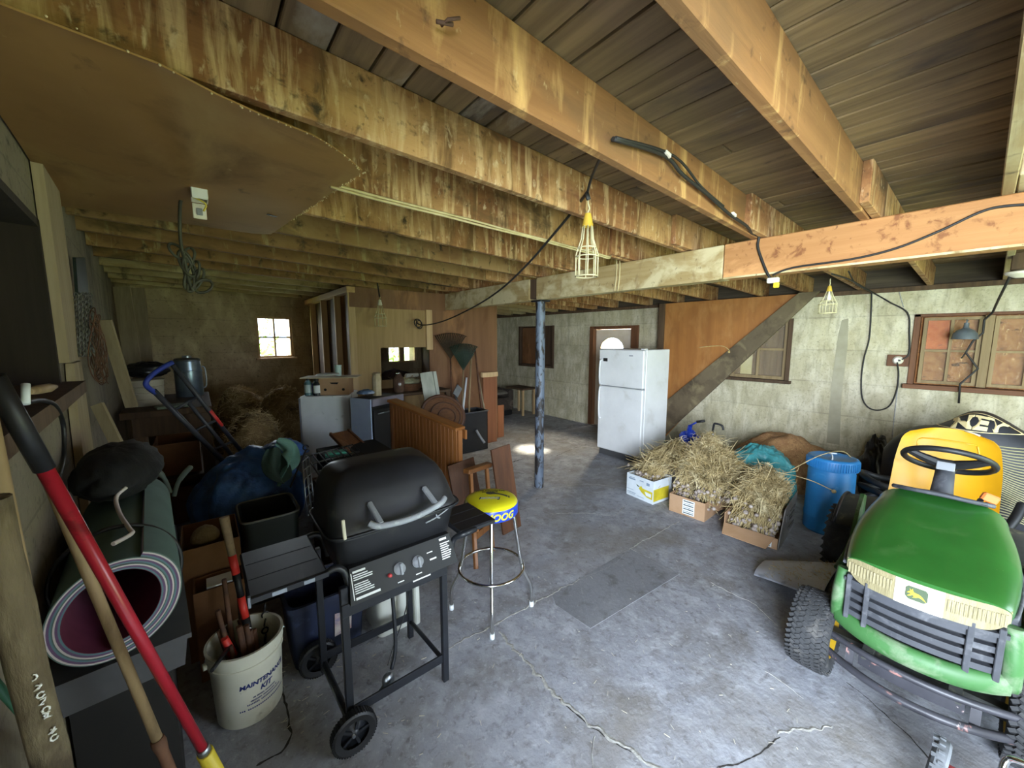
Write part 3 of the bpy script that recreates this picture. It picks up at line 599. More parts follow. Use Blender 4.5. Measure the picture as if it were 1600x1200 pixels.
g = MB(); g.prism([(-.30, -.213, .0), (.30, -.213, .0), (.285, -.225, .36), (-.17, -.222, .33), (-.27, -.22, .16)], (0, -.008, 0)); part('raised_flap', g, m_cardd, b3)
g = MB()
for (a, b, c, d) in ((.0, .22, .24, .262), (-.02, .2, .20, .215), (.02, .14, .165, .18), (.0, .22, .10, .108), (.0, .22, .08, .088), (-.12, -.1, .2, .26)): g.bb(a, b, -.236, -.229, c, d)
part('flap_print', g, mat('faint_grey_print', '5d5a57', rough=.9), b3, kind='stuff')
g = MB(); g.prism([(-.292, -.17, .012), (-.292, -.17, .095), (-.292, -.02, .095), (-.292, -.02, .012)], (-.002, 0, 0)); part('label', g, m_lab, b3)
g = MB()
for k in range(4): g.bb(-.2955, -.2942, -.16, -.03, .02 + k * .018, .02 + k * .018 + .006)
part('label_print', g, m_bar, b3, kind='stuff')
g = MB(); g.prism([(-.29, .21, .10), (-.29, -.19, .10), (-.40, -.15, .03), (-.40, .19, .04)], (0, 0, .005)); part('flap', g, m_card, b3)
def garlic(name, label, n, fx, bulbs, tops, seed, wild=.1, ymin=-9, ymax=9, xmax=9):
    rr = random.Random(seed); g = MB(); gb = MB()
    for i in range(n):
        a = V(bulbs(rr)); b = V(tops(rr)); mid = a.lerp(b, rr.uniform(.4, .65)) + V((rr.uniform(-.05, .05), rr.uniform(-.07, .07), rr.uniform(.0, .09)))
        e = b + V((rr.uniform(-.8, 1), rr.uniform(-1, 1), rr.uniform(-1.2, .5))) * wild * rr.uniform(.4, 2.2)
        if rr.random() < .38:
            o_ = b.lerp(a, rr.uniform(0, .7)); dv = V((rr.gauss(0, 1), rr.gauss(0, 1), rr.gauss(0, .45))).normalized() * rr.uniform(.06, .16); a = o_ - dv; mid = o_ + V((0, 0, .02)); b = o_ + dv; e = b + dv * .6 + V((0, 0, rr.uniform(-.06, .04)))
        e.z = max(e.z, .03)
        for q in (a, mid, b, e): q.y = min(max(q.y, ymin + .004), ymax - .004); q.x = min(q.x, xmax)
        g.tube(spl([a, mid, b, e], 2), [.0034, .0034, .0033, .003, .0028, .0022, .0014], 3, cap=False, sm=False)
        if rr.random() < .22 and a.z < .3: gb.ball(a, rr.uniform(.016, .025), 7, sc3=(1, 1, .85))
    c = V((fx[0], fx[1], 0))
    root = T(name, label, 'garlic', c)
    part('stalks', g, m_stalk, root, kind='stuff', fix=False); part('bulbs', gb, m_bulb, root, kind='stuff', fix=False)
garlic('garlic_bunch', 'low tangle of dry garlic stalks drooping over the banana carton', 800, (3.9, 2.25), lambda r: (r.uniform(3.78, 4.0), r.uniform(2.16, 2.42), r.uniform(.16, .3)),
       lambda r: (lambda u, q: (3.92 + .55 * u, 2.12 + .40 * q, .26 + .34 * (1 - abs(q - .35)) * (.3 + .7 * u)))(r.random(), r.random()), 3, .10, ymin=2.105)
garlic('garlic_bunch', 'largest heap of dry garlic stalks, piled behind the barcode carton', 2000, (4.05, 1.8), lambda r: (r.uniform(3.78, 4.2), r.uniform(1.52, 1.96), r.uniform(.1, .3)),
       lambda r: (lambda u, q: (3.94 + .62 * u, 2.06 - .56 * q, .26 + .46 * (1 - abs(q - .25) * .9) * (.3 + .7 * u ** .7)))(r.random(), r.random()), 5, .09, ymin=1.475, ymax=2.095)
garlic('garlic_bunch', 'heap of dry garlic stalks spilling over the box beside the blue barrel', 1250, (4.0, 1.2), lambda r: (r.uniform(3.70, 3.98), r.uniform(1.02, 1.38), r.uniform(.05, .17)),
       lambda r: (lambda u, q: (3.86 + .42 * u, 1.44 - .40 * q, .22 + .36 * (1 - abs(q - .5) * .9) * (.35 + .65 * u ** .7)))(r.random(), r.random()), 8, .08, ymin=1.005, ymax=1.465, xmax=4.285)
g = MB(); g.tube(spl([P(1235, 735, X=4.15), P(1280, 712, X=4.3), P(1315, 705, X=4.5), P(1330, 715, X=4.6)], 6), .004, 5); g.tube(spl([P(1238, 742, X=4.1), P(1270, 752, X=4.13), P(1302, 767, X=4.15)], 6), .004, 5); g.ball(P(1303, 768, X=4.15), .018, 8)
one('garlic_stalk', g, m_stalk, 'two long pale stalks arching across the blue barrel', 'garlic', P(1235, 735, X=4.15))
# --- barrel
bc = V((4.49, .80, 0)); ba = T('barrel', 'sky blue plastic barrel with a ribbed screw lid beside the mower', 'barrel', bc)
m_blue = mat('blue_plastic', '2f86c6', '2878b5', 5, rough=.45, dirt=[('5a9fd0', 12, .68, (1, 1, 1))])
g = MB(); g.lathe([(.0, .0), (.165, .0), (.178, .015), (.178, .12), (.183, .14), (.183, .155), (.178, .175), (.176, .57), (.165, .60), (.165, .62)], bc, n=36); part('drum', g, m_blue, ba, smooth=35)
g = MB()
vs_ = 60
g.lathe([(.190, .605), (.192, .615), (.192, .69), (.184, .705), (.165, .712), (.15, .704), (0, .704)], bc, n=36)
for k in range(vs_):
    a = 2 * pi * k / vs_; g.box(bc + V((.193 * math.cos(a), .193 * math.sin(a), .652)), (.008, .009, .07), (0, 0, math.degrees(a)))
part('lid', g, m_blue, ba, kind=None)
g = MB(); g.tube(spl([bc + V((-.12, -.02, .71)), bc + V((-.05, .0, .735)), bc + V((.05, .05, .72)), bc + V((.14, .0, .708))], 5), .006, 6); part('handle_cord', g, m_lab, ba)
# --- grain heap and the teal bag
m_heap = mat('brown_bran', 'a27a4e', '8b6440', 12, rough=.95, bump=.5, bsc=60, dirt=[('6e4f30', 30, .62, (1, 1, 1)), ('c9a878', 50, .66, (1, 1, 1))])
g = MB(); q = P(1200, 715, X=5.35); blob(g, (5.66, 1.50, .04), (.48, .60, .56), 60, 30, .10, 2.4, 4, flat=.07); one('bran_heap', g, m_heap, 'brown grain heap spilled against the concrete wall', 'heap', (5.66, 1.50, 0), kind='stuff')
m_teal = mat('teal_plastic_film', '4f9c9e', '3a8285', 6, rough=.28, bump=.5, bsc=20, dirt=[('8cc6c6', 9, .66, (1, 1, 1)), ('2d6669', 6, .62, (1, 1, 1))])
g = MB(); blob(g, (4.85, 1.50, .18), (.33, .37, .44), 64, 36, .10, 3, 12, flat=.39, fold=.16, ff=4); one('plastic_sack', g, m_teal, 'crumpled teal plastic sack slumped before the brown heap', 'sack', (4.85, 1.50, 0))
for k, (x, y) in enumerate(((1128, 695), (1137, 702), (1144, 694), (1136, 708), (1196, 690), (1203, 692))):
    pass
# --- child's tricycle and a second handlebar
tr = T('tricycle', 'small cobalt blue tricycle with a black grip behind the garlic', 'tricycle', (5.2, 2.45, 0))
m_cob = mat('cobalt_plastic', '2443b4', '1c3796', 6, rough=.4)
g = MB(); g.tube(spl([(5.2, 2.50, .30), (5.18, 2.49, .50), (5.16, 2.46, .60)], 5), .03, 8); g.ball((5.2, 2.55, .42), .075, 10, sc3=(1, 1, 1.2)); g.ball((5.2, 2.38, .42), .07, 10); g.ball((5.2, 2.47, .48), .07, 10); g.bar((5.2, 2.5, .3), (5.45, 2.3, .28), .06, .06, b=.01); part('frame', g, m_cob, tr, smooth=50)
g = MB(); g.tube([(5.16, 2.47, .60), (5.17, 2.36, .68)], .012, 7); part('handlebar', g, m_cob, tr); g = MB(); g.tube([(5.17, 2.38, .67), (5.18, 2.28, .70)], .018, 8); part('grip', g, m_black, tr)
for (a, b, r_) in ((5.15, 2.62, .16), (5.45, 2.20, .12), (5.5, 2.45, .12)):
    g = MB(); g.lathe([(.03, -.02), (r_ - .03, -.022), (r_, -.015), (r_, .015), (r_ - .03, .022), (.03, .02), (.03, -.02)], (a, b, r_), (.5, .86, 0), 20); part('wheel', g, m_black, tr, smooth=40)
g = MB(); g.tube([(5.08, 2.78, .33), (5.16, 2.68, .34)], .02, 8); part('pedal', g, m_black, tr)
bk = T('kick_scooter', 'grey scooter with a black handlebar lying by the wall', 'scooter', (5.7, 2.25, 0))
g = MB(); q0 = P(1118, 662, X=5.4); g.tube(spl([P(1113, 677, X=5.4), q0 + V((0, .02, -.02)), q0, P(1128, 665, X=5.42), P(1130, 672, X=5.42)], 4), .014, 7); part('handlebar', g, m_black, bk)
g = MB(); g.tube([P(1113, 677, X=5.4), V((5.60, 2.32, .10))], .016, 7); part('stem', g, m_steel, bk)
g = MB(); g.bar((5.62, 2.30, .09), (5.86, 2.18, .09), .1, .03, b=.008); part('deck', g, m_grey, bk)
for (a, b) in ((5.60, 2.33), (5.90, 2.15)):
    g = MB(); g.lathe([(.01, -.015), (.06, -.015), (.06, .015), (.01, .015)], (a, b, .06), (.7, .7, 0), 16); part('wheel', g, m_black, bk)
# --- coil of hose behind the barrel
g = MB()
for k in range(5):
    g.tube([V((4.83 + .19 * math.cos(t) + .02 * math.sin(3 * t + k), .42 + .22 * math.sin(t), .10 + .10 * k + .03 * math.sin(2 * t + k))) for t in [2 * pi * i / 36 for i in range(36)]], .028, 7, cl=True)
one('hose_coil', g, mat('black_rubber', '222326', '18191b', 10, rough=.55), 'coiled black rubber hose heaped between barrel and mower', 'hose', (4.83, .42, .07))
g = MB(); blob(g, (5.88, .68, .3), (.22, .13, .40), 36, 20, .2, 3, 31, flat=.70, fold=.2); one('rubbish_sack', g, mat('black_polythene', '1a1b1e', '111214', 9, rough=.3, bump=.3), 'glossy black rubbish sack by the wall behind the blue barrel', 'sack', (5.88, .68, 0))
g = MB(); g.tube([V((4.78 + .24 * math.cos(t), .78 + .24 * math.sin(t), .70 + .06 * math.cos(t))) for t in [2 * pi * i / 32 for i in range(32)]], .012, 7, cl=True)
bkt = T('bucket', 'black pail with a thin wire hoop behind the blue barrel', 'bucket', (5.02, .90, 0))
g = MB(); g.lathe([(.0, .0), (.14, .0), (.19, .50), (.20, .51), (.20, .54), (.185, .54), (.13, .03), (0, .03)], (5.02, .90, 0), n=28); part('pail', g, m_black, bkt, smooth=40)
g = MB(); g.tube([(5.02 + .20 * math.cos(t), .90 + .20 * math.sin(t), .56 + .03 * math.cos(t * 2)) for t in [2 * pi * i / 28 for i in range(28)]], .008, 6, cl=True); part('hoop', g, m_black, bkt)
# --- sports bag behind the mower
bg_ = T('sports_bag', 'big black sports bag with cream lettering behind the yellow seat', 'bag', (5.15, .05, 0))
m_bag = mat('black_nylon', '2a2b30', '202126', 6, rough=.55, bump=.2, bsc=8)
def bagp(u, v):
    "u along Y, v around the section"
    y = .56 - 1.30 * u; tt = 2 * pi * v; e = math.sin(pi * min(1, max(0, u * .96 + .02))) ** .38
    top = 1.00 + .16 * math.exp(-((y - .02) / .20) ** 2) + .05 * math.exp(-((y - .36) / .1) ** 2) - .06 * nzv((y * 3, 0, 0))
    c, s_ = math.cos(tt), math.sin(tt); c = math.copysign(abs(c) ** .6, c); s_ = math.copysign(abs(s_) ** .6, s_)
    zc = .35 + .15; hz = (top - .0) / 2
    return V((5.40 + .30 * e * c * (1 + .04 * nzv((y * 5, c, s_))), y, hz + hz * e * s_ * .98 + (0 if e > .5 else 0)))
g = MB(); g.grid(bagp, 44, 44, cv=True); part('body', g, m_bag, bg_)
from mathutils.bvhtree import BVHTree
_bm = [o for o in bpy.data.objects if o.parent is bg_ and o.name.startswith('body')][0].data
_bv = BVHTree.FromPolygons([v.co + W0[bg_] for v in _bm.vertices], [tuple(p.vertices) for p in _bm.polygons])
def onbag(y, z, k=.004, sl=-.42):
    "point on the bag's front met by a ray running along +X and a little down"
    d = V((1, 0, sl)).normalized(); o = V((4.2, y, z - sl * 1.15)); h = _bv.ray_cast(o, d)
    if h[0] is None: return None
    n = h[1] if h[1].dot(d) < 0 else -h[1]
    return h[0] + n * k
m_cream = mat('cream_print', 'ecd9a0', rough=.7)
def ridge(y): return 1.00 + .16 * math.exp(-((y - .02) / .20) ** 2) + .05 * math.exp(-((y - .36) / .1) ** 2) - .06 * nzv((y * 3, 0, 0))
def dome(y, b): lo = .965; hi = ridge(y) - .028; return lo + (hi - lo) * (b + 1) / 2
def lay(vs, fs, k):
    g = MB(); ps = [onbag(-.015 - a, dome(-.015 - a, b), k, -.12) for a, b in vs]
    ok = [f for f in fs if all(ps[i] is not None for i in f)]; g.add([p or V((0, 0, 0)) for p in ps], ok); return g
vs_, fs_ = TX['bag']
part('lettering', lay([(v.x * .78, max(-.78, min(.78, v.y / .075 * .78))) for v in vs_], fs_, .008), m_cream, bg_)
ring = []; rf = []
for i in range(64):
    t_ = 2 * pi * i / 64
    for q_ in (1.0, .93): ring.append((.25 * q_ * math.cos(t_), .98 * q_ * math.sin(t_)))
for i in range(64): a_ = 2 * i; b_ = 2 * ((i + 1) % 64); rf.append((a_, a_ + 1, b_ + 1, b_))
part('oval_outline', lay(ring, rf, .008), m_cream, bg_)
g = MB()
for k in range(30):
    ps = [onbag(-.12 - .36 * t_, .20 + k * .022 + .03 * math.sin(4 * t_ + k * .16) - .05 * t_, .004) for t_ in [i / 9 for i in range(10)]]
    ps = [p for p in ps if p is not None]
    if len(ps) > 3: g.tube(ps, .0048, 5)
part('mesh_stripes', g, mat('pale_mesh_stripe', '9c966f', rough=.8), bg_, kind='stuff')
g = MB(); g.tube(spl([P(1598, 788, X=4.8), P(1585, 812, X=4.7), P(1560, 838, X=4.6), P(1530, 842, X=4.55)], 5), .03, 8); part('strap', g, m_black, bg_)
# ================================================================ riding mower, facing -X
YC = .085
mo = T('riding_mower', 'green riding lawn mower with yellow seat parked nose to the room', 'mower', (3.1, YC, 0))
m_green = mat('green_paint', '296426', '23571f', 3, rough=.32, coat=.3, dirt=[('3f6a35', 5, .66, (1, 1, 1)), ('a9b087', 60, .77, (1, 1, 1))], dw=.06)
m_greend = mat('dusty_green_paint', '3d6c39', '335d30', 4, rough=.55, dirt=[('75866a', 7, .58, (1, 1, 1)), ('39402f', 9, .68, (1, 1, 1))])
m_seat = mat('yellow_seat', 'd6a11a', 'cb9716', 4, rough=.4, dirt=[('b98d1d', 3, .66, (1, 1, 1))], dw=.12)
m_yrim = mat('yellow_rim', 'd3a81e', 'b58c1a', 9, rough=.5, dirt=[('5a4a22', 12, .64, (1, 1, 1))])
m_tyre = mat('tyre_rubber', '363739', '2b2c2d', 12, rough=.85, dirt=[('54524f', 14, .62, (1, 1, 1))])
m_grill = mat('grey_grille_plastic', '44464c', '393b40', 7, rough=.6, dirt=[('5f6064', 12, .6, (1, 1, 1))])
m_lens = mat('hazy_headlamp_lens', '948a68', '7f7656', 20, (1, 3, .5), rough=.3, bump=.3, bsc=60)
m_cream2 = mat('cream_nose_panel', 'e2dac2', 'd3cbb0', 5, rough=.4)
m_tube = mat('scuffed_black_tube', '2c2c31', '3a3a40', 7, rough=.45, dirt=[('a67a72', 9, .63, (1, 1, 1)), ('c4b7b2', 16, .70, (1, 1, 1))], dw=.03)
m_deckm = mat('dark_mower_deck', '2d2f2c', '3d3f3a', 7, rough=.7, dirt=[('7a7a5c', 14, .66, (1, 1, 1))])
def ax_(y, x0, k): return x0 + k * ((y - YC) / .25) ** 2
def arcbox(g, x0, k, y0, y1, z0, z1, th, n=16, dz=0.0, rnd=0.0):
    vs = []
    for i in range(n + 1):
        y = y0 + (y1 - y0) * i / n; x = ax_(y, x0, k); e = dz * ((y - YC) / .25) ** 2
        q_ = rnd * max(0, (abs(y - YC) - .165) / .085) ** 2.6
        vs += [(x, y, z0 + e + q_), (x, y, z1 + e - q_ * .25), (x + th, y, z1 + e - q_ * .25), (x + th, y, z0 + e + q_)]
    fs = []
    for i in range(n):
        a = i * 4; b = a + 4
        for j in range(4): fs.append((a + j, a + (j + 1) % 4, b + (j + 1) % 4, b + j))
    fs += [(0, 1, 2, 3), (n * 4 + 3, n * 4 + 2, n * 4 + 1, n * 4)]
    return g.add(vs, fs)
# hood
def hw(u): return .255 + .03 * math.sin(pi * min(1, u * 1.05)) - .0 * u ** 2
def hood(u, v):
    a = (v - .5) * pi; s_, c = math.sin(a), math.cos(a)
    uu = max(0, (u - .08) / .92); w_ = hw(uu) * (1 if u > .08 else .985)
    y = YC + w_ * math.copysign(abs(s_) ** .62, s_)
    zt = .752 + .165 * uu ** .9; zb = .690 + .02 * uu
    if u < .08: zt -= .045 * (1 - u / .08) ** 1.6; zb -= .0
    z = zb + (zt - zb) * c ** .5 if c > 1e-6 else zb
    xf = ax_(y, 2.36, .055); x = xf + (3.20 - xf) * uu - (0 if u > .08 else .0) + .012 * (1 - min(1, u / .08)) ** 2
    return V((x, y, z))
g = MB(); g.grid(hood, 30, 33); part('hood', g, m_green, mo, smooth=50)
g = MB(); pts = [hood(u / 20, 0.0) + V((0, .004, 0)) for u in range(1, 21)]
for sd in (0, 1):
    g = MB(); e = [hood(u / 20, float(sd)) for u in range(2, 21)]; g.tube([p + V((0, .004 * (1 - 2 * sd) * -1, -.004)) for p in e], .008, 6); part('hood_edge', g, m_grill, mo)
    y0 = (1 if sd else -1)
    gb = MB(); gb.grid(lambda u, v: V((2.44 + .76 * u, YC + y0 * (hw(u) - .012), (.42 - .05 * u) + (.28 + .07 * u) * v)), 12, 4); part('side_panel', gb, m_greend, mo)
# nose
for sgn, nm in ((1, 'headlight'), (-1, 'headlight')):
    ya, yb = (YC + .075, YC + .25) if sgn > 0 else (YC - .25, YC - .075)
    g = MB(); arcbox(g, 2.362, .055, ya, yb, .618, .732, .05, 14, .004, .055); part(nm, g, m_lens, mo)
    g = MB()
    for k in range(14):
        y = ya + .012 + (yb - ya - .024) * k / 13; g.bb(ax_(y, 2.358, .055), ax_(y, 2.358, .055) + .006, y - .0035, y + .0035, .655, .708)
    part('lens_flutes', g, m_lens, mo, kind='stuff')
g = MB(); arcbox(g, 2.360, .055, YC - .075, YC + .075, .618, .732, .05, 8); part('nose_panel', g, m_cream2, mo)
def on_nose(a, b, k): y = YC + .006 - a; return V((ax_(y, 2.360, .055) - k, y, .683 + b))
oct_ = [(-.034, .02), (-.026, .030), (.026, .030), (.034, .02), (.034, -.018), (.024, -.030), (-.024, -.030), (-.034, -.018)]
g = MB(); g.prism([on_nose(a, b, .0) for a, b in oct_], (-.003, 0, 0)); part('emblem_shield', g, mat('dark_green_emblem', '4c5a44', rough=.4), mo)
deer = [(-.030, -.002), (-.024, .006), (-.020, .010), (-.022, .020), (-.017, .013), (-.013, .022), (-.011, .012), (-.008, .007), (.006, .005), (.014, .000), (.022, -.008), (.030, -.020), (.024, -.016), (.014, -.010), (.008, -.008), (-.002, -.014), (-.012, -.018), (-.006, -.010), (-.012, -.006), (-.020, -.014), (-.028, -.016), (-.020, -.006), (-.018, .000)]
g = MB(); g.prism([on_nose(a, b, .0032) for a, b in deer], (-.0015, 0, 0)); part('leaping_deer_emblem', g, mat('emblem_yellow', 'e0cf3a', rough=.4), mo)
g = MB(); arcbox(g, 2.405, .055, YC - .25, YC + .25, .40, .625, .03); part('grille_back', g, mat('dark_grille_plate', '1c1d20', rough=.8), mo)  # dark grey back plate behind the grille bars
for k in range(4):
    z = .432 + k * .046; g = MB(); arcbox(g, 2.376, .055, YC - .235, YC + .235, z, z + .027, .03); part('grille_bar', g, m_grill, mo)
for y in (-.235, -.155, .165, .235, .0):
    if abs(y) < .01: continue
    g = MB(); x = ax_(YC + y, 2.362, .055); g.bb(x, x + .05, YC + y - .010, YC + y + .010, .41, .64, .003); part('grille_rib', g, m_grill, mo)
g = MB(); arcbox(g, 2.366, .055, YC - .255, YC + .255, .600, .618, .06); part('grille_frame', g, m_grill, mo)
def lipf(u, v):
    y = YC + (u - .5) * .56; t = 2 * pi * v; x = ax_(y, 2.375, .075) + .035 * math.cos(t); ed = .02 * (abs(u - .5) * 2) ** 4
    return V((x, y, .375 + ed + .048 * math.sin(t)))
g = MB(); g.grid(lipf, 24, 14, cv=True); part('lower_fascia', g, m_greend, mo, smooth=60)
for sd in (-1, 1):
    g = MB(); g.tube(spl([(2.47, YC + sd * .275, .38), (2.45, YC + sd * .272, .50), (2.47, YC + sd * .262, .64)], 4), .03, 8); part('fascia_cheek', g, m_greend, mo)
# bumper
g = MB(); g.tube([(ax_(YC + y, 2.365, .05), YC + y, .285) for y in [-.34 + .04 * i for i in range(18)]], .016, 8); part('upper_bumper_tube', g, m_tube, mo)
g = MB(); g.tube(spl([(2.52, YC - .33, .285), (2.45, YC - .33, .20)] + [(ax_(YC + y, 2.31, .08), YC + y, .195) for y in (-.28, -.2, -.1, 0, .1, .2, .28)] + [(2.45, YC + .33, .20), (2.52, YC + .33, .285)], 4), .018, 8); part('lower_bumper_tube', g, m_tube, mo)
g = MB()
arcbox(g, 2.385, .05, YC - .17, YC + .17, .205, .275, .006); part('bumper_plate', g, m_tube, mo)
for y in (-.2, .2):
    g = MB(); g.bar((2.38, YC + y, .19), (2.40, YC + y, .29), .03, .008); part('bumper_strut', g, m_tube, mo)
    g = MB(); g.bar((2.40, YC + y * .7, .27), (2.9, YC + y * .7, .30), .04, .05); part('frame_rail', g, m_deckm, mo)
# wheels
def wheel(c, r, wd, rim_r, tread=(5, 30)):
    c = V(c)
    g = MB(); h = wd / 2; g.lathe([(rim_r, -h * .8), (rim_r + .02, -h * .95), (r - .045, -h), (r - .018, -h * .88), (r - .006, -h * .6), (r - .002, 0), (r - .006, h * .6), (r - .018, h * .88), (r - .045, h), (rim_r + .02, h * .95), (rim_r, h * .8)], c, (0, 1, 0), 32)
    t = part('tyre', g, m_tyre, mo, smooth=50)
    g = MB(); nr, na = tread
    for i in range(nr):
        a = (i / (nr - 1) - .5) * 1.7
        for j in range(na):
            th = 2 * pi * (j + .5 * (i % 2)) / na; rr_ = r - .004 - .014 * max(0, abs(a) - .55) * 2
            cc = c + V((rr_ * math.cos(th), a * h, rr_ * math.sin(th)))
            g.box(cc, (.010, wd / nr * .95, 2 * pi * r / na * .5), M.Rotation(-th, 3, 'Y') @ M.Rotation(.5 * (1 if i % 2 else -1), 3, 'X'))
    part('tread_lugs', g, m_tyre, t, kind='stuff')
    g = MB(); g.lathe([(.0, -h * .3), (rim_r * .45, -h * .35), (rim_r * .8, -h * .55), (rim_r, -h * .85), (rim_r + .012, -h * .9), (rim_r + .012, -h * .8), (rim_r, -h * .7), (rim_r, h * .7), (rim_r + .012, h * .9), (rim_r, h * .85), (rim_r * .8, h * .5), (rim_r * .4, h * .3), (0, h * .3)], c, (0, 1, 0), 24); rm = part('rim', g, m_yrim, mo, smooth=40)
    g = MB(); g.cyl(c + V((0, -h * .75, 0)), c + V((0, h * .75, 0)), .028, n=12); part('hub_cap', g, m_blackm, rm)
wheel((2.53, .452, .205), .205, .18, .10, (8, 44)); wheel((2.60, 2 * YC - .455, .20), .20, .18, .10, (8, 44))
wheel((3.74, .525, .26), .26, .22, .12, (5, 26)); wheel((3.74, 2 * YC - .525, .26), .26, .22, .12, (5, 26))
g = MB(); g.bar((2.56, -.24, .21), (2.56, .40, .21), .05, .05); part('front_axle', g, m_deckm, mo)
g = MB(); g.tube([(3.74, -.3, .26), (3.74, .48, .26)], .04, 10); part('rear_axle', g, m_deckm, mo)
g = MB(); g.tube(spl([(2.6, .40, .25), (2.8, .33, .30), (3.1, .2, .33)], 4), .012, 7); part('tie_rod', g, m_steel, mo)
# body behind the hood
g = MB(); g.grid(lambda u, v: V((3.14 + .22 * v, YC + (u - .5) * (.34 + .0 * v), .925 + .02 * math.sin(pi * u) - .16 * v * v)), 10, 6); g.bb(3.20, 3.34, YC - .19, YC + .19, .40, .80, .02); part('dash', g, m_grill, mo)
g = MB(); g.tube(spl([(3.20, YC - .19, .915), (3.13, YC - .10, .935), (3.12, YC, .94), (3.13, YC + .10, .935), (3.20, YC + .19, .915)], 5), .012, 8); part('hood_rear_trim', g, m_grill, mo)
g = MB(); g.tube([(3.28, YC, .80), (3.36, YC, .93), (3.44, YC, 1.015)], [.055, .045, .04], 12); part('steering_column', g, m_grill, mo)
sc_c = V((3.46, YC, 1.045)); R_ = M.Rotation(rad(31), 3, 'Y')
g = MB(); g.tube([sc_c + R_ @ V((.185 * math.cos(t), .185 * math.sin(t), .02)) for t in [2 * pi * i / 40 for i in range(40)]], .0165, 10, cl=True); sw = part('steering_wheel', g, m_black, mo)
g = MB(); g.box(sc_c + R_ @ V((0, 0, -.012)), (.10, .09, .05), R_, .012)
for sd in (-1, 1): g.tube([sc_c + R_ @ V((-.02, sd * .03, -.012)), sc_c + R_ @ V((-.06, sd * .10, 0)), sc_c + R_ @ V((-.09, sd * .16, .018))], [.03, .024, .018], 8)
g.tube([sc_c + R_ @ V((.03, 0, -.01)), sc_c + R_ @ V((.18, 0, .018))], [.028, .016], 8)
part('spokes', g, m_black, sw, smooth=40)
g = MB(); g.box(sc_c + R_ @ V((-.05, 0, -.035)), (.012, .075, .05), R_, .004); part('column_badge', g, m_grey, mo)
# running boards, fenders
g = MB(); g.bb(3.05, 3.62, YC + .17, YC + .40, .335, .36, .008); g.bb(3.05, 3.62, YC - .40, YC - .17, .335, .36, .008); g.bb(2.95, 4.2, YC - .17, YC + .17, .28, .5, .02); part('running_boards', g, m_greend, mo)
for sd in (-1, 1):
    g = MB(); g.grid(lambda u, v: V((3.50 + .62 * u, YC + sd * (.26 + .24 * v), .36 + .26 * math.sin(pi * (.08 + .84 * u)) ** .5 - .03 * v)), 14, 6); f_ = part('fender', g, m_deckm, mo, smooth=60)
    g = MB(); g.tube([V((3.50 + .62 * u, YC + sd * .50, .335 + .26 * math.sin(pi * (.08 + .84 * u)) ** .5)) for u in [i / 14 for i in range(15)]], .012, 6); part('fender_lip', g, m_blackm, f_)
    g = MB(); g.bar((3.12, YC + sd * .30, .36), (3.16, YC + sd * .285, .62), .05, .14, (1, 0, 0), b=.01); part('leg_shield', g, m_grill, mo)
    g = MB(); g.prism([(2.92, YC + sd * .345, .30), (3.5, YC + sd * .345, .34), (3.56, YC + sd * .345, .70), (3.46, YC + sd * .345, .74), (3.34, YC + sd * .345, .66), (3.22, YC + sd * .345, .50), (2.98, YC + sd * .345, .43)], (0, .02 * sd, 0)); part('side_apron', g, m_greend, mo)
g = MB(); g.bb(3.5, 4.25, YC - .26, YC + .26, .50, .60, .02); part('seat_deck', g, m_green, mo)
# seat
def seat_pt(u, v, back):
    a = (u - .5) * 2; b = v
    hw_ = .262 - .01 * b - .05 * max(0, b - .55) ** 1.5 * 2.2
    sq = math.sin(pi / 2 * min(1, (1 - b) * 6.2)) ** .5 if b > .84 else 1
    y = .105 + hw_ * a * (.62 + .38 * sq); z = .60 + .55 * b - .02 * a * a * (b > .5)
    x = 4.055 + .12 * b - .13 * abs(a) ** 3 * (1 - .65 * b) + .035 * math.sin(pi * b)
    if back: x += .065 * (1 - .5 * abs(a) ** 4) * (sq if b > .78 else 1) + .004
    return V((x, y, z))
g = MB(); g.grid(lambda u, v: seat_pt(u, v, 0), 25, 21); g.grid(lambda u, v: seat_pt(u, v, 1), 25, 21, flip=True)
for v in (0., 1.): g.grid(lambda u, w_: seat_pt(u, v, 0).lerp(seat_pt(u, v, 1), w_), 25, 2)
for u in (0., 1.): g.grid(lambda v, w_: seat_pt(u, v, 0).lerp(seat_pt(u, v, 1), w_), 21, 2)
part('seat_back', g, m_seat, mo, smooth=50)
g = MB(); q = [(.22, .84), (.78, .84), (.80, .70), (.80, .55), (.20, .55), (.20, .70)]; g.tube(spl([seat_pt(a, b, 0) + V((-.001, 0, 0)) for a, b in q + [q[0]]], 4), .005, 6); part('seat_stitching', g, m_seat, mo)
g = MB(); g.tube([seat_pt(u / 12, 1.0, 0).lerp(seat_pt(u / 12, 1.0, 1), .5) for u in range(0, 4)] , .006, 6); part('seat_piping', g, m_cream2, mo)
g = MB(); g.grid(lambda u, v: V((3.72 + .36 * u, .105 + (v - .5) * (.46 + .04 * u), .655 + .02 * math.cos(2 * pi * v) + .02 * u - .05 * (2 * abs(v - .5)) ** 6 - .04 * (1 - min(1, u * 5)) ** 2)), 14, 16); g.bb(3.74, 4.08, -.10, .31, .58, .655, .02); part('seat_cushion', g, m_seat, mo, smooth=50)
g = MB(); g.tube(spl([(3.5, -.08, .66), (3.47, -.085, .80), (3.46, -.09, .86)], 4), .008, 7); part('lever', g, m_black, mo); g = MB(); g.box((3.46, -.095, .885), (.03, .07, .05), (20, 0, 20), .012); part('lever_knob', g, mat('orange_knob', 'e0793c', rough=.5), mo)
g = MB(); g.tube(spl([(3.30, -.05, .86), (3.26, -.06, .92)], 3), .012, 7); part('choke_knob', g, m_black, mo)
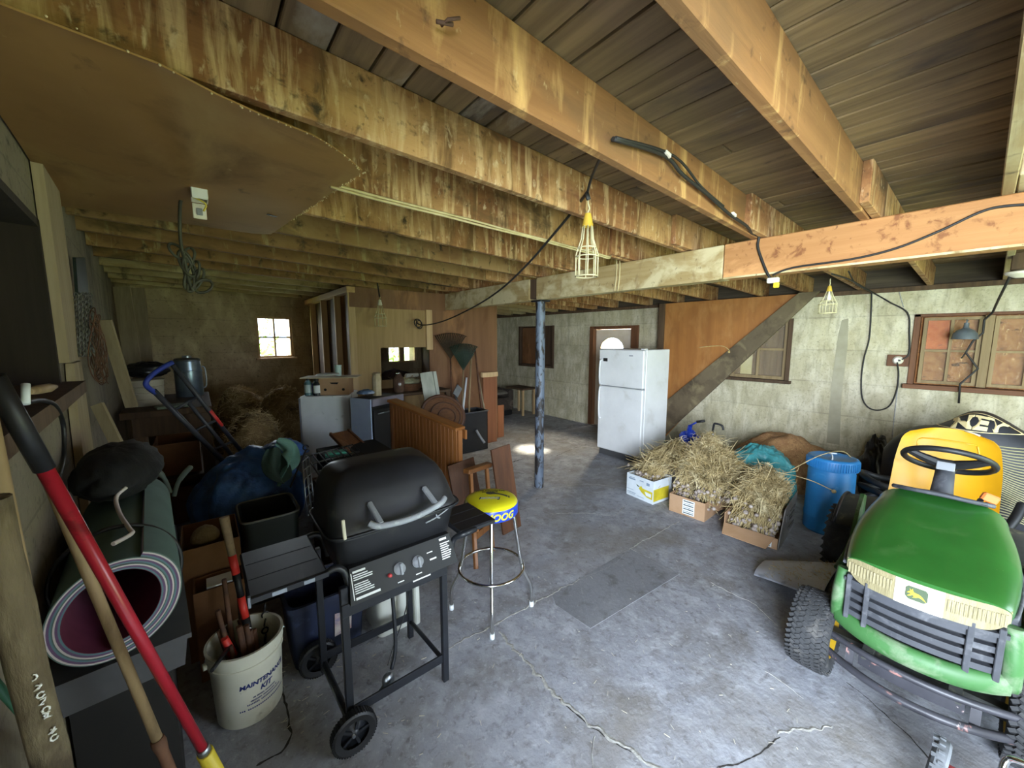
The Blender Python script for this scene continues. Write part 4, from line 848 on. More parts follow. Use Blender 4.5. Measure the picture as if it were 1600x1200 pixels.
g = MB(); g.box((3.34, .27, .80), (.05, .05, .012), None, .004); part('yellow_tab', g, mat('tab_yellow', 'ded23a', rough=.5), mo)
g = MB(); g.bb(4.2, 4.3, YC - .2, YC + .2, .25, .5, .02); part('rear_plate', g, m_deckm, mo)
# cutting deck and discharge chute
g = MB(); g.grid(lambda u, v: V((3.15 + (.40 * math.cos(2 * pi * u)) * (.6 + .4 * min(1, 2.2 - v * 2.2)), .06 + .50 * math.copysign(abs(math.sin(2 * pi * u)) ** .8, math.sin(2 * pi * u)) * (.7 + .3 * min(1, 2 - 2 * v)), .07 + .16 * min(1, v * 1.6))), 30, 8, cu=True); part('cutting_deck', g, m_deckm, mo, smooth=50)
m_chute = mat('grey_chute_plastic', 'b9bec7', 'a9aeb8', 5, rough=.5, dirt=[('b9bcc2', 12, .62, (1, 1, 1)), ('6f7278', 6, .66, (1, 1, 1))])
ch = lambda u, v: V((2.88 + .57 * v + u * (.26 - .31 * v), .50 + .45 * u, .245 - .19 * u ** 1.1 - .05 * (2 * abs(v - .5)) ** 4 * (1 - .4 * u)))
g = MB(); g.grid(ch, 12, 14); g.grid(lambda u, v: ch(u, v) + V((0, 0, -.012)), 12, 14, flip=True)
for v in (0., 1.): g.grid(lambda u, w_: ch(u, v) + V((0, 0, -.012 * w_)), 12, 2)
g.grid(lambda v, w_: ch(1., v) + V((0, 0, -.012 * w_)), 14, 2); part('discharge_chute', g, m_chute, mo, smooth=60)
g = MB()
for k in range(150):
    u, v = RN.random() ** 1.5 * .8, RN.random(); q = ch(u, v) + V((0, 0, .004)); a = RN.random() * pi; l = RN.uniform(.01, .03)
    g.tube([q, q + V((l * math.cos(a), l * math.sin(a), RN.uniform(0, .014)))], .0014, 3, cap=False, sm=False)
part('grass_clippings', g, m_stalk, mo, kind='stuff', fix=False)
# --- small red tiller at the bottom right
ti = T('push_cultivator', 'small red push cultivator with knobby wheel in front of the mower', 'cultivator', (2.12, -.10, 0))
m_red = mat('red_paint', 'b23a3a', '96302f', 7, rough=.5)
g = MB(); c_ = V((2.10, -.028, .125)); g.lathe([(.08, -.012), (.115, -.022), (.125, -.014), (.125, .014), (.115, .022), (.08, .012)], c_, (.05, 1, .1), 28)
t_ = part('tyre', g, mat('dusty_tyre', '6f7377', '54575a', 20, rough=.8), ti, smooth=40)
g = MB()
for k in range(40):
    th = 2 * pi * k / 40; g.box(c_ + V((.125 * math.cos(th), .009 * (1 if k % 2 else -1), .125 * math.sin(th))), (.012, .016, .010), M.Rotation(-th, 3, 'Y'))
part('tread_lugs', g, MATS['dusty_tyre'], t_, kind='stuff')
g = MB(); g.cyl((2.10, -.03, .125), (2.10, -.25, .125), .012, n=10); g.cyl((2.10, -.05, .125), (2.10, -.09, .125), .05, n=16); part('hub', g, m_red, ti)
g = MB(); g.box((2.11, -.15, .11), (.10, .10, .08), None, .012); part('gear_case', g, m_red, ti)
g = MB(); g.tube(spl([(2.14, -.178, .05), (2.18, -.182, .16), (2.22, -.19, .235), (2.22, -.22, .26), (2.22, -.30, .262)], 5), .011, 8); part('handle_tube', g, m_chrome, ti)
g = MB()
for k in range(4):
    a = k * pi / 2 + .4; g.bar((2.12 + .02 * math.cos(a), -.22, .09 + .02 * math.sin(a)), (2.12 + .085 * math.cos(a), -.22, .09 + .085 * math.sin(a)), .02, .008)
part('tines', g, m_steel, ti, kind='stuff')
# ================================================================ gas grill
gr = T('gas_grill', 'black two-burner gas grill on wheels with folding side shelves', 'grill', (.64, 1.85, 0))
m_gb = mat('grill_black_paint', '191a1d', '222328', 5, rough=.42, dirt=[('3a3836', 6, .66, (1, .4, 1)), ('8b8375', 60, .79, (1, 1, 1))], dw=.05)
m_gf = mat('grill_frame_black', '191b20', '202329', 8, rough=.4, dirt=[('6b6d72', 30, .74, (1, 1, 1))], dw=.04)
m_hand = mat('grey_handle_plastic', '9da1a6', '8b8f95', 9, rough=.5, dirt=[('c6c8cb', 25, .66, (1, 1, 1))])
m_wht = mat('label_white', 'e6e8e8', rough=.6)
FL_, FR_, BL_, BR_ = (.405, 1.645), (.885, 1.645), (.39, 2.05), (.868, 2.04)
for (x, y), z0 in ((FL_, .05), (FR_, 0), (BL_, .05), (BR_, 0)):
    g = MB(); g.bb(x - .016, x + .016, y - .014, y + .014, z0, .74, .003); part('leg', g, m_gf, gr)
for a, b, z in ((FL_, FR_, .135), (BL_, BR_, .135)):
    g = MB(); g.bar((a[0], a[1], z), (b[0], b[1], z), .012, .045, b=.002); part('lower_rail', g, m_gf, gr)
for a, b in ((FL_, BL_), (FR_, BR_)):
    g = MB(); g.tube([(a[0], a[1], .105), (b[0], b[1], .105)], .012, 8); part('side_rail', g, m_gf, gr)
g = MB(); g.bar((.39, 1.632, .635), (.90, 1.632, .635), .010, .06, b=.002); part('front_apron', g, m_gf, gr)
# control panel
pa, pb_ = V((0, 1.597, .668)), V((0, 1.650, .806))
def pan(x, t, k=0.0): q = pa.lerp(pb_, t); return V((x, q.y - .93 * k, q.z + .36 * k))
g = MB(); g.add([pan(.42, 0), pan(.945, 0), pan(.925, 1), pan(.435, 1), pan(.42, 0) + V((0, .06, 0)), pan(.945, 0) + V((0, .06, 0)), pan(.925, 1) + V((0, .03, 0)), pan(.435, 1) + V((0, .03, 0))],
               [(0, 1, 2, 3), (7, 6, 5, 4), (0, 4, 5, 1), (1, 5, 6, 2), (2, 6, 7, 3), (3, 7, 4, 0)]); cp = part('control_panel', g, mat('panel_black', '17181c', rough=.6), gr)
for x in (.648, .738):
    g = MB(); q = pan(x, .50); n = V((0, -.93, .36)); g.lathe([(0, .018), (.024, .018), (.027, .0), (.027, .002)], q, n, 18); g.box(q + n * .026, (.012, .016, .05), (-21, 0, 0), .003); part('knob', g, m_hand, gr)
g = MB(); q = pan(.598, .42); g.lathe([(0, .016), (.008, .016), (.009, 0)], q, (0, -.93, .36), 12); part('igniter_button', g, mat('red_button', 'c8484a', rough=.4), gr)
def plab(x0, x1, t0, t1):
    g.add([pan(x0, t0, .0012), pan(x1, t0, .0012), pan(x1, t1, .0012), pan(x0, t1, .0012)], [(0, 1, 2, 3)])
g = MB()
plab(.445, .50, .84, .90)
for k in range(9):
    if k in (3,): continue
    plab(.445, .53 - .03 * RN.random(), .76 - k * .062, .79 - k * .062)
plab(.445, .55, .10, .17); plab(.436, .440, .12, .86)
plab(.865, .905, .86, .93)
for k in range(8): plab(.865, .925 - .02 * RN.random(), .74 - k * .07, .775 - k * .07)
plab(.80, .835, .38, .43); plab(.79, .82, .62, .65); plab(.63, .66, .1, .13); plab(.72, .75, .12, .15); plab(.70, .79, -.05, -.01)
part('label_print', g, m_wht, cp, kind='stuff')
# firebox and lid
def ringbox(y0, y1, x0, x1, n=40, r=.28):
    out = []
    for i in range(n):
        t = 2 * pi * i / n; c, s_ = math.cos(t), math.sin(t)
        out.append(((x0 + x1) / 2 + (x1 - x0) / 2 * math.copysign(abs(c) ** r, c), (y0 + y1) / 2 + (y1 - y0) / 2 * math.copysign(abs(s_) ** r, s_)))
    return out
def loft(g, secs, n=40):
    vs = []; fs = []
    for (y0, y1, x0, x1, z, dz) in secs: vs += [(x, y, z + dz * ((y - y0) / (y1 - y0) - .5)) for x, y in ringbox(y0, y1, x0, x1, n)]
    for i in range(len(secs) - 1): fs += [(i * n + j, i * n + (j + 1) % n, (i + 1) * n + (j + 1) % n, (i + 1) * n + j) for j in range(n)]
    fs += [tuple(range(n)), tuple(range((len(secs) - 1) * n, len(secs) * n))]
    return g.add(vs, fs, True)
g = MB(); loft(g, [(1.72, 2.02, .47, .90, .70, 0), (1.685, 2.05, .42, .95, .74, 0), (1.67, 2.07, .385, .99, .90, 0), (1.665, 2.075, .38, .995, .925, 0)]); part('firebox', g, m_gb, gr, smooth=45)
g = MB(); loft(g, [(1.655, 2.085, .37, 1.01, .928, 0), (1.655, 2.085, .37, 1.01, .95, 0), (1.665, 2.085, .378, 1.0, .965, 0), (1.70, 2.075, .385, .985, 1.045, .02), (1.725, 2.06, .40, .965, 1.105, .03), (1.755, 2.045, .425, .94, 1.15, .03), (1.80, 2.02, .455, .90, 1.178, .02), (1.86, 1.98, .52, .83, 1.188, .0)]); lid = part('lid', g, m_gb, gr, smooth=40)
g = MB(); g.tube([(x, y, .945) for x, y in ringbox(1.650, 2.09, .363, 1.018, 44)], .007, 6, cl=True); part('lid_rim', g, m_gf, lid)
hc = [V((.52, 1.620, 1.0)), V((.56, 1.595, .985)), V((.70, 1.578, .985)), V((.84, 1.59, 1.005)), V((.885, 1.612, 1.02))]
g = MB(); g.tube(spl(hc, 6), .0145, 10); part('lid_handle', g, m_hand, lid)
for q0, q1 in ((V((.565, 1.597, .990)), V((.55, 1.705, 1.055))), (V((.83, 1.590, 1.005)), V((.82, 1.705, 1.06)))):
    g = MB(); g.bar(q0, q1, .022, .022, b=.004); part('handle_post', g, m_hand, lid)
g = MB(); g.box((.425, 1.660, .985), (.014, .012, .085), (-12, 0, 0), .003); part('cream_clip', g, mat('cream_plastic', 'ded8c2', rough=.5), lid)
g = MB(); g.tube(spl([(.80, 1.652, .90), (.86, 1.648, .915), (.93, 1.655, .94), (.965, 1.68, .955)], 5), .004, 5); g.tube(spl([(.855, 1.648, .93), (.862, 1.645, .912), (.875, 1.648, .905)], 4), .004, 5); part('wire_scrap', g, m_hand, gr)
# shelves with curved arms
def shelf(x0, x1, y0, y1, z, name):
    s_ = MB(); s_.bb(x0, x1, y0, y1, z - .028, z, .008); o = part('side_shelf', s_, m_gb, gr)
    s_ = MB()
    for k in range(1, 3): s_.bb(x0 + .012, x1 - .012, y0 + (y1 - y0) * k / 3 - .002, y0 + (y1 - y0) * k / 3 + .002, z, z + .0012)
    part('shelf_grooves', s_, m_gf, o); return o
sL = shelf(.075, .352, 1.655, 2.045, .832, 'l'); sR = shelf(.985, 1.215, 1.635, 1.92, .80, 'r')
g = MB(); g.bb(.070, .355, 1.648, 1.656, .806, .830, .003); part('metal_trim', g, m_gf, sL)
g = MB(); g.bb(.150, .20, 1.6455, 1.6485, .81, .826); g.bb(.26, .30, 1.6455, 1.6485, .81, .826); g.bb(.071, .082, 1.645, 1.66, .795, .84, .002); part('bolt_plates', g, m_steel, sL, kind='stuff')
for y in (1.665, 2.03):
    g = MB(); g.tube(spl([(.33, y, .812), (.38, y, .825), (.415, y - .005, .80), (.43, y - .01, .74), (.435, y - .01, .70)], 5), .015, 8); part('shelf_arm', g, m_gf, gr)
    g = MB(); g.tube(spl([(1.08, y * .3 + 1.14, .782), (1.01, y * .6 + .63, .785), (.965, y, .755), (.945, y, .70), (.94, y, .67)], 5), .016, 8); part('shelf_arm', g, m_gf, gr)
# wheels
for (x, y) in ((.402, 1.585), (.375, 2.105)):
    g = MB(); g.lathe([(.06, -.018), (.084, -.022), (.094, -.016), (.094, .016), (.084, .022), (.06, .018)], (x, y, .094), (0, 1, 0), 32); w_ = part('wheel', g, m_black, gr, smooth=40)
    g = MB()
    for k in range(48):
        th = 2 * pi * k / 48; g.box((x + .093 * math.cos(th), y, .094 + .093 * math.sin(th)), (.006, .036, .006), M.Rotation(-th, 3, 'Y'))
    part('tread_ribs', g, m_black, w_, kind='stuff')
    g = MB(); g.lathe([(0, -.016), (.018, -.016), (.02, -.006), (.062, -.002), (.062, .004), (0, .004)], (x, y, .094), (0, 1, 0), 20)
    for k in range(5):
        th = 2 * pi * k / 5; g.bar((x + .015 * math.cos(th), y - .01, .094 + .015 * math.sin(th)), (x + .06 * math.cos(th), y - .008, .094 + .06 * math.sin(th)), .012, .008, (0, 1, 0))
    part('wheel_disc', g, m_gf, w_)
g = MB(); g.cyl((.395, 1.56, .094), (.378, 2.13, .094), .007, n=8); part('axle', g, m_steel, gr)
g = MB(); q = [P(618, 1000, Y=1.72), P(612, 1045, Y=1.70)]; g.tube(spl([V((.66, 1.78, .70))] + q, 5), .010, 8); part('gas_hose', g, m_gf, gr)
q = P(607, 1062, Y=1.70); g = MB(); g.lathe([(0, -.02), (.026, -.018), (.034, -.004), (.034, .006), (.02, .018), (0, .018)], q, (.3, -.9, .2), 18); g.tube([q + V((0, 0, .03)), q + V((0, 0, .0)), q + V((-.045, -.01, -.028))], .011, 8); part('gas_regulator', g, m_steel, gr)
g = MB(); g.tube(spl([P(640, 925, Y=1.75), P(632, 960, Y=1.74), P(615, 1010, Y=1.72), P(606, 1040, Y=1.69)], 5), .003, 5); part('igniter_wire', g, m_black, gr)
# ================================================================ bar stool
SC = V((1.40, 1.935, 0)); sto = T('bar_stool', 'chrome bar stool with round yellow seat and blue lettered side band', 'stool', SC)
m_sy = mat('yellow_vinyl', 'e3dc27', 'd8cf20', 3, rough=.3); m_sb = mat('blue_vinyl', '2447c0', '1e3ba8', 4, rough=.3); m_pr = mat('black_print', '20211c', rough=.5)
g = MB(); g.lathe([(0, .0), (.05, .0), (.11, -.003), (.15, -.012), (.165, -.022), (.172, -.034)], SC + V((0, 0, .785)), n=40); st_ = part('seat', g, m_sy, sto, smooth=60)
g = MB(); g.lathe([(.172, -.034), (.176, -.045), (.176, -.098), (.170, -.106), (.12, -.110), (0, -.110)], SC + V((0, 0, .785)), n=40); bd = part('seat_band', g, m_sb, sto, smooth=40)
vs_, fs_ = TX['moog']; th0 = rad(-108); g = MB()
g.add([SC + V((.1775 * math.cos(th0 + v.x / .176), .1775 * math.sin(th0 + v.x / .176), .713 + v.y)) for v in vs_], fs_); part('lettering', g, m_sy, bd)
ca, sa = math.cos(rad(-38)), math.sin(rad(-38))
def topp(x, y, k=.0015):
    xx, yy = ca * x - sa * y, sa * x + ca * y; r_ = math.hypot(xx, yy); zz = .785 - .012 * (r_ / .15) ** 2.6
    return SC + V((xx, yy, zz + k))
g = MB(); rect = [(-.075, -.02 - .04), (.055, -.02 - .04), (.06, .02 - .04), (-.07, .02 - .04)]; g.add([topp(*q) for q in rect], [(0, 1, 2, 3)]); part('print_block', g, m_pr, st_)
vs_, fs_ = TX['moog2']; g = MB(); g.add([topp(v.x - .008, v.y - .04, .0025) for v in vs_], fs_); part('top_lettering', g, mat('print_grey', 'b9bcc0', rough=.5), st_)
vs_, fs_ = TX['sol']; g = MB(); g.add([topp(v.x * .9 - .01, v.y * .9 + .075, .0025) for v in vs_], fs_); part('top_lettering', g, m_pr, st_)
g = MB(); g.grid(lambda u, v: topp(-.01 + .13 * u, .035 - .045 * u * u + (v - .5) * (.034 - .014 * math.sin(pi * u)), .0022), 10, 3); g.grid(lambda u, v: topp(-.005 + .03 * v * math.cos(2 * pi * u), .04 + .026 * v * math.sin(2 * pi * u), .003), 16, 2, cu=True); part('ball_joint_print', g, mat('print_dark_grey', '4a4b45', rough=.5), st_)
for k in range(4):
    a = rad(-125.5 + 90 * k); d = V((math.cos(a), math.sin(a), 0))
    pts = [SC + d * .125 + V((0, 0, .672)), SC + d * .150 + V((0, 0, .63)), SC + d * .195 + V((0, 0, .32)), SC + d * .205 + V((0, 0, .27)), SC + d * .258 + V((0, 0, .165)), SC + d * .266 + V((0, 0, .13)), SC + d * .268 + V((0, 0, .025))]
    g = MB(); g.tube(pts, .0115, 10); lg = part('leg', g, m_chrome, sto, smooth=50)
    g = MB(); g.cyl(SC + d * .268, SC + d * .268 + V((0, 0, .035)), .015, n=12); part('foot_cap', g, m_lab, lg)
g = MB(); g.tube([SC + V((.212 * math.cos(t), .212 * math.sin(t), .30)) for t in [2 * pi * i / 48 for i in range(48)]], .010, 8, cl=True); part('foot_ring', g, m_chrome, sto)
# ================================================================ maintenance kit bucket with tools
BC = V((.072, 2.13, 0)); bu = T('bucket', 'white plastic bucket with blue MAINTENANCE KIT lettering, full of garden tools', 'bucket', BC)
m_bw = mat('white_bucket_plastic', 'd9d8c6', 'cbcab6', 4, rough=.5, dirt=[('a5a18b', 5, .64, (1, 1, 1)), ('7d7866', 20, .72, (1, 1, 1))])
g = MB(); g.lathe([(0, .002), (.128, .002), (.134, .012), (.146, .29), (.152, .292), (.152, .306), (.147, .308), (.148, .328), (.155, .330), (.155, .352), (.152, .366), (.158, .368), (.158, .375), (.147, .375), (.143, .34), (.131, .02), (0, .014)], BC, n=44); part('pail', g, m_bw, bu, smooth=35)
br = lambda z: .1335 + .0435 * (z / .29) * .29
def onb(th, z, k=.0012): r_ = .134 + .012 * (z - .012) / .278 + k; return BC + V((r_ * math.cos(th), r_ * math.sin(th), z))
m_navy = mat('navy_print', '23306e', rough=.5)
g = MB()
for key, th, z, rot in (('maint', -66, .215, 0), ('kit', -66, .178, 0)):
    vs_, fs_ = TX[key]; g.add([onb(rad(th) + v.x / .143, z + v.y) for v in vs_], fs_)
part('lettering', g, m_navy, bu)
g = MB()
for k, (z, w_) in enumerate(((.145, .10), (.130, .12), (.115, .16), (.092, .21))):
    n_ = 26
    for j in range(n_):
        if RN.random() < .12: continue
        t0 = rad(-68) + (j / n_ - .5) * w_ / .14; t1 = t0 + w_ / .14 / n_ * .7; g.add([onb(t0, z), onb(t1, z), onb(t1, z + .007), onb(t0, z + .007)], [(0, 1, 2, 3)])
part('small_print', g, m_navy, bu, kind='stuff')
g = MB(); g.tube([BC + V((.162 * math.cos(t), .162 * math.sin(t), .318 - .0)) for t in [rad(-165 + 5 * i) for i in range(0)]] or [onb(rad(190), .318, .006), onb(rad(190), .318, .02)], .016, 10); part('handle_ear', g, m_bw, bu)
g = MB(); hp = [onb(rad(190), .318, .016)] + [BC + V((.168 * math.cos(rad(190 + a)), .168 * math.sin(rad(190 + a)), .318 - .16 * math.sin(rad(a)) * .9)) for a in range(0)] ;
g.tube(spl([onb(rad(190), .318, .018), onb(rad(140), .30, .02), onb(rad(90), .24, .03), onb(rad(45), .28, .02), onb(rad(10), .318, .018)], 6), .003, 6); part('wire_handle', g, m_steel, bu)
lo = T('pruning_tool', 'long tool with red and black grips and a coil spring in the white bucket', 'tool', (.10, 2.14, .02))
A0, A1 = V((.115, 2.12, .05)), P(350, 808, Y=2.27); dd = (A1 - A0)
def seg(g, a, b, r0, r1, n=10): g.cyl(A0 + dd * a, A0 + dd * b, r0, r1, n)
m_rg = mat('red_grip', 'd8382e', rough=.45); m_worn = mat('worn_wood_handle', '9b8562', '7e6a4a', 14, rough=.8, dirt=[('574630', 20, .62, (1, 1, 1))])
g = MB(); seg(g, .78, 1.0, .016, .021); part('wooden_end', g, m_worn, lo)
g = MB(); seg(g, .68, .785, .0175, .0175); part('red_band', g, m_rg, lo); g = MB(); seg(g, .42, .55, .017, .017); part('red_band', g, m_rg, lo)
g = MB(); seg(g, .54, .69, .015, .015); seg(g, .30, .43, .015, .019); part('black_grip', g, m_black, lo)
g = MB(); seg(g, 0, .31, .006, .006, 6); g.tube([A0 + dd * (.12 + .18 * i / 90) + V((.011 * math.cos(i * .9), .006 * math.sin(i * .9), .008 * math.sin(i * .9))) for i in range(91)], .0022, 4); part('spring', g, m_steel, lo)
g = MB(); q = A0 + dd * .36; g.lathe([(0, .022), (.013, .022), (.014, .016)], q, (.1, -.95, .3), 14); part('badge', g, m_wht, lo)
for i, (a, b, r_, lab, m_) in enumerate(((V((.03, 2.14, .03)), P(350, 905, Y=2.2), .012, 'dark rusty rod leaning left in the white bucket', m_rust), (V((.08, 2.17, .03)), P(352, 1000, Y=2.12), .016, 'red tipped short tool handle in the white bucket', m_rust), (V((.06, 2.2, .03)), P(372, 920, Y=2.28), .010, 'thin dark rod at the back of the white bucket', m_darkw), (V((.0, 2.10, .36)), P(331, 1048, Y=1.94), .010, 'dark strap end hanging over the white bucket rim', m_black))):
    g = MB(); g.tube([a, a.lerp(b, .5), b], [r_, r_ * .9, r_ * .8], 8); tt = T('tool_handle' if i < 3 else 'strap', lab, 'tool', a); part('shaft', g, m_, tt)
    if i == 1: g = MB(); g.cyl(a.lerp(b, .72), a.lerp(b, 1.03), .019, .015, 9); part('red_tip', g, m_rg, tt)
tg = T('tool_bundle', 'tangle of dark rusty hand tools filling the white bucket', 'tools', BC + V((-.02, .02, .03)), kind='stuff'); g = MB(); rr = random.Random(9)
for k in range(13):
    a_ = rr.uniform(0, 2 * pi); q0 = BC + V((.05 * math.cos(a_), .05 * math.sin(a_), .04)); q1 = BC + V((-.03 + .07 * math.cos(a_ + .4), .03 + .06 * math.sin(a_ + .4), rr.uniform(.36, .56))); g.tube([q0, q0.lerp(q1, .5) + V((.008, 0, 0)), q1], [.007, .009, rr.uniform(.006, .014)], 7)
part('tools', g, m_rust, tg, kind='stuff')
ch_ = T('drive_chain', 'greasy link chain hanging inside the white bucket', 'chain', (.17, 2.2, .06))
g = MB()
for k in range(9):
    c_ = V((.145 + .003 * k, 2.19 + .008 * k, .10 + .038 * k)); R2 = Euler((.3, .1, 0)).to_matrix()
    g.tube([c_ + R2 @ (V((.014 * math.cos(t), 0, .021 * math.sin(t))) if k % 2 else V((.004 * math.cos(t), .012 * math.cos(t), .021 * math.sin(t)))) for t in [2 * pi * i / 10 for i in range(10)]], .0045, 5, cl=True)
part('links', g, m_blackm, ch_, kind='stuff')
# ================================================================ bins behind the grill
def tub(root, x0, x1, y0, y1, H, m, t=.008, taper=.03, rimw=.018, rim_m=None):
    n = 32; g = MB(); secs = [(y0 + taper, y1 - taper, x0 + taper, x1 - taper, .004, 0), (y0 + .006, y1 - .006, x0 + .006, x1 - .006, H - .03, 0), (y0, y1, x0, x1, H - .03, 0), (y0, y1, x0, x1, H, 0), (y0 + rimw, y1 - rimw, x0 + rimw, x1 - rimw, H, 0), (y0 + taper + t, y1 - taper - t, x0 + taper + t, x1 - taper - t, .015, 0)]
    loft(g, secs, n); part('tub', g, m, root, smooth=35)
    if rim_m: g = MB(); g.tube([(x, y, H) for x, y in ringbox(y0, y1, x0, x1, 36, .3)], .007, 6, cl=True); part('rim', g, rim_m, root)
nb = T('storage_bin', 'open navy blue plastic bin with a torn sticker behind the grill', 'bin', (.45, 2.24, 0))
m_nav = mat('navy_plastic', '232c47', '1c2339', 5, rough=.5, dirt=[('3e4865', 9, .66, (1, 1, 1))])
tub(nb, .25, .665, 2.15, 2.49, .385, m_nav)
g = MB(); g.add([V(q) for q in ((.475, 2.162, .13), (.565, 2.162, .14), (.57, 2.155, .27), (.555, 2.155, .275), (.53, 2.155, .262), (.48, 2.155, .27))], [(0, 1, 2, 3, 4, 5)]); part('torn_sticker', g, mat('torn_paper', 'c9c2bc', 'a8878a', 22, rough=.8, dirt=[('6a78a8', 15, .62, (1, 1, 1)), ('b06a4a', 12, .64, (1, 1, 1))]), nb)
wc = T('plastic_container', 'tall white plastic container standing behind the grill legs', 'container', (.82, 2.27, 0))
m_wp = mat('milky_plastic', 'd5d8cf', 'c4c8be', 4, rough=.4)
tub(wc, .70, .955, 2.12, 2.42, .40, m_wp, taper=.012, rimw=.01)
g = MB(); g.bb(.93, .965, 2.10, 2.14, .0, .40, .01); part('corner_post', g, m_wp, wc)
tb = T('waste_bin', 'tall black rectangular waste bin with pale worn rim', 'bin', (.30, 3.12, 0))
m_tb = mat('dark_green_plastic', '1d2422', '161b1a', 6, rough=.5); tub(tb, .125, .475, 2.92, 3.34, .60, m_tb, rim_m=mat('worn_rim', '8a8c88', '6d6f6c', 9, rough=.5))
g = MB(); blob(g, (.30, 3.13, .40), (.13, .16, .08), 24, 14, .2, 3, 51); part('rubbish', g, m_darkw, tb)
# ================================================================ left wall side
def pole(name, label, cat, p0, p1, r, m, loc=None, n=10):
    t = T(name, label, cat, loc or p0); return t, V(p0), V(p1) - V(p0)
# red handled broom
def tofloor(a, b, z=.03): d = b - a; return a + d * ((z - a.z) / d.z)
m_redp = mat('red_lacquer', 'b01f31', '9a1b2b', 4, rough=.3, dirt=[('e8dcd8', 26, .74, (1, 1, .6)), ('7d1722', 5, .62, (1, 1, 1))], dw=.02)
e0, e1 = P(318, 1172, Y=1.28), P(-12, 588, X=-.262); fl0 = tofloor(e0, e1, .05)
t = T('push_broom', 'long red broom handle with a yellow socket leaning at lower left', 'broom', (fl0.x, fl0.y, 0)); d = e1 - e0
g = MB(); g.cyl(e0, e0 + d * .84, .0118, n=14); part('handle', g, m_redp, t); g = MB(); g.cyl(e0 + d * .84, e1, .0145, n=14); part('grip', g, m_black, t)
g = MB(); g.cyl(e0 - d * .012, e0 + d * .012, .0155, n=12); part('ferrule', g, m_steel, t)
g = MB(); g.tube([fl0, e0 - d * .01], [.016, .019], 12); part('yellow_socket', g, mat('yellow_plastic', 'd8c33a', rough=.5), t)
g = MB(); g.box((fl0.x, fl0.y, .025), (.30, .06, .05), (0, 0, 10), .008); part('broom_head', g, m_darkw, t)
m_ash = mat('weathered_ash', 'a58d68', '8b7452', 6, (2, 2, .6), rough=.75, bump=.1, dirt=[('655236', 9, .64, (1, 1, .4))])
e0, e1 = P(250, 1165, Y=1.24), P(60, 712, X=-.272); fl0 = tofloor(e0, e1, .03); d = e1 - e0
t = T('rake', 'plain brown wooden tool handle close beside the red broom handle', 'rake', (fl0.x, fl0.y, 0))
g = MB(); g.cyl(e0, e1, .0110, .0102, 12); part('handle', g, m_ash, t); g = MB(); g.tube([fl0, e0 - d * .03, e0 + d * .01, e0 + d * .03], [.010, .012, .0155, .0135], 10); part('ferrule', g, m_rust, t)
g = MB(); g.bar((fl0.x - .14, fl0.y + .02, .015), (fl0.x + .14, fl0.y + .02, .015), .03, .025); part('rake_head', g, m_rust, t)
m_log = mat('bleached_pole_wood', '76694f', '574b39', 9, (1.5, 1.5, .35), rough=.9, bump=.5, bsc=25, dirt=[('3a2f22', 5, .56, (1, 1, .4)), ('93876c', 7, .62, (1, 1, .4))])
e0, e1 = P(78, 1190, X=-.235), P(-18, 780, X=-.245); fl0 = tofloor(e0, e1, .0); d = e1 - e0; d_ = d.normalized()
t = T('timber_pole', 'thick weathered pole with white painted marks in lower left corner', 'pole', (fl0.x, fl0.y, 0))
g = MB(); g.tube([fl0.lerp(e1, i / 18) + V((.004 * nzv((i, 0, 0), .9), .004 * nzv((0, i, 3), .9), 0)) for i in range(19)], [.0235 - .003 * i / 18 + .0025 * nzv((i * 2.2, 4, 0)) for i in range(19)], 16); part('shaft', g, m_log, t)
g = MB()
for k, (x, y) in enumerate(((47, 1040), (53, 1049), (57, 1059), (60, 1067), (64, 1077), (66, 1084), (62, 1092), (72, 1105), (75, 1114))):
    q = P(x, y, X=-.24); ax0 = e0 + d_ * (q - e0).dot(d_); dirn = (CAM - ax0); dirn -= d_ * dirn.dot(d_); dirn.normalize(); sd = d_.cross(dirn); off = max(-.016, min(.016, (P(x, y, X=ax0.x) - ax0).dot(sd)))
    c_ = ax0 + sd * off + dirn * math.sqrt(max(1e-6, .0232 ** 2 - off ** 2)); pts = [c_ + d_ * .005 * math.cos(a_ + k) + sd * .004 * math.sin(a_ * (1 + k % 2) + k) for a_ in [q_ * .9 for q_ in range(5 + k % 3)]]; g.tube(pts, .0014, 5)
part('painted_marks', g, m_wht, t, kind='stuff')
e0, e1 = P(42, 960, X=-.262), P(-25, 640, X=-.255); fl0 = tofloor(e0, e1, .02)
t = T('shovel', 'pale worn shovel handle at the left edge behind the thick pole', 'shovel', (fl0.x, fl0.y, 0))
g = MB(); g.tube([fl0, e0, e1], .0125, 12); part('handle', g, m_ash, t)
e0, e1 = P(62, 1148, X=-.30), P(-20, 1052, X=-.27); fl0 = tofloor(e0, e1, .0)
t = T('garden_cane', 'slim green cane crossing the lower left corner', 'cane', (fl0.x, fl0.y, 0)); g = MB(); g.tube([e0.lerp(fl0, .12), e0, e1], .006, 7); part('stem', g, mat('green_cane', '3f7d63', rough=.5), t)
# wall-hung cord and wooden grip by the window
t = T('hand_lamp', 'old wooden grip with a black cord hanging under the left window', 'lamp', P(70, 610, X=-.30))
a, b = P(44, 612, X=-.30), P(86, 604, X=-.32); g = MB(); g.tube([a, a.lerp(b, .3), a.lerp(b, .7), b], [.007, .011, .012, .006], 10); part('grip', g, m_ash, t)
g = MB(); g.tube([P(40, 600, X=-.30), P(40, 632, X=-.30)], [.007, .007], 10); part('collar', g, m_lab, t)
g = MB(); g.tube(spl([P(42, 628, X=-.30), P(68, 626, X=-.31), P(88, 636, X=-.32), P(99, 665, X=-.33), P(100, 710, X=-.33), P(92, 745, X=-.32)], 6), .006, 6); part('cord', g, m_black, t)
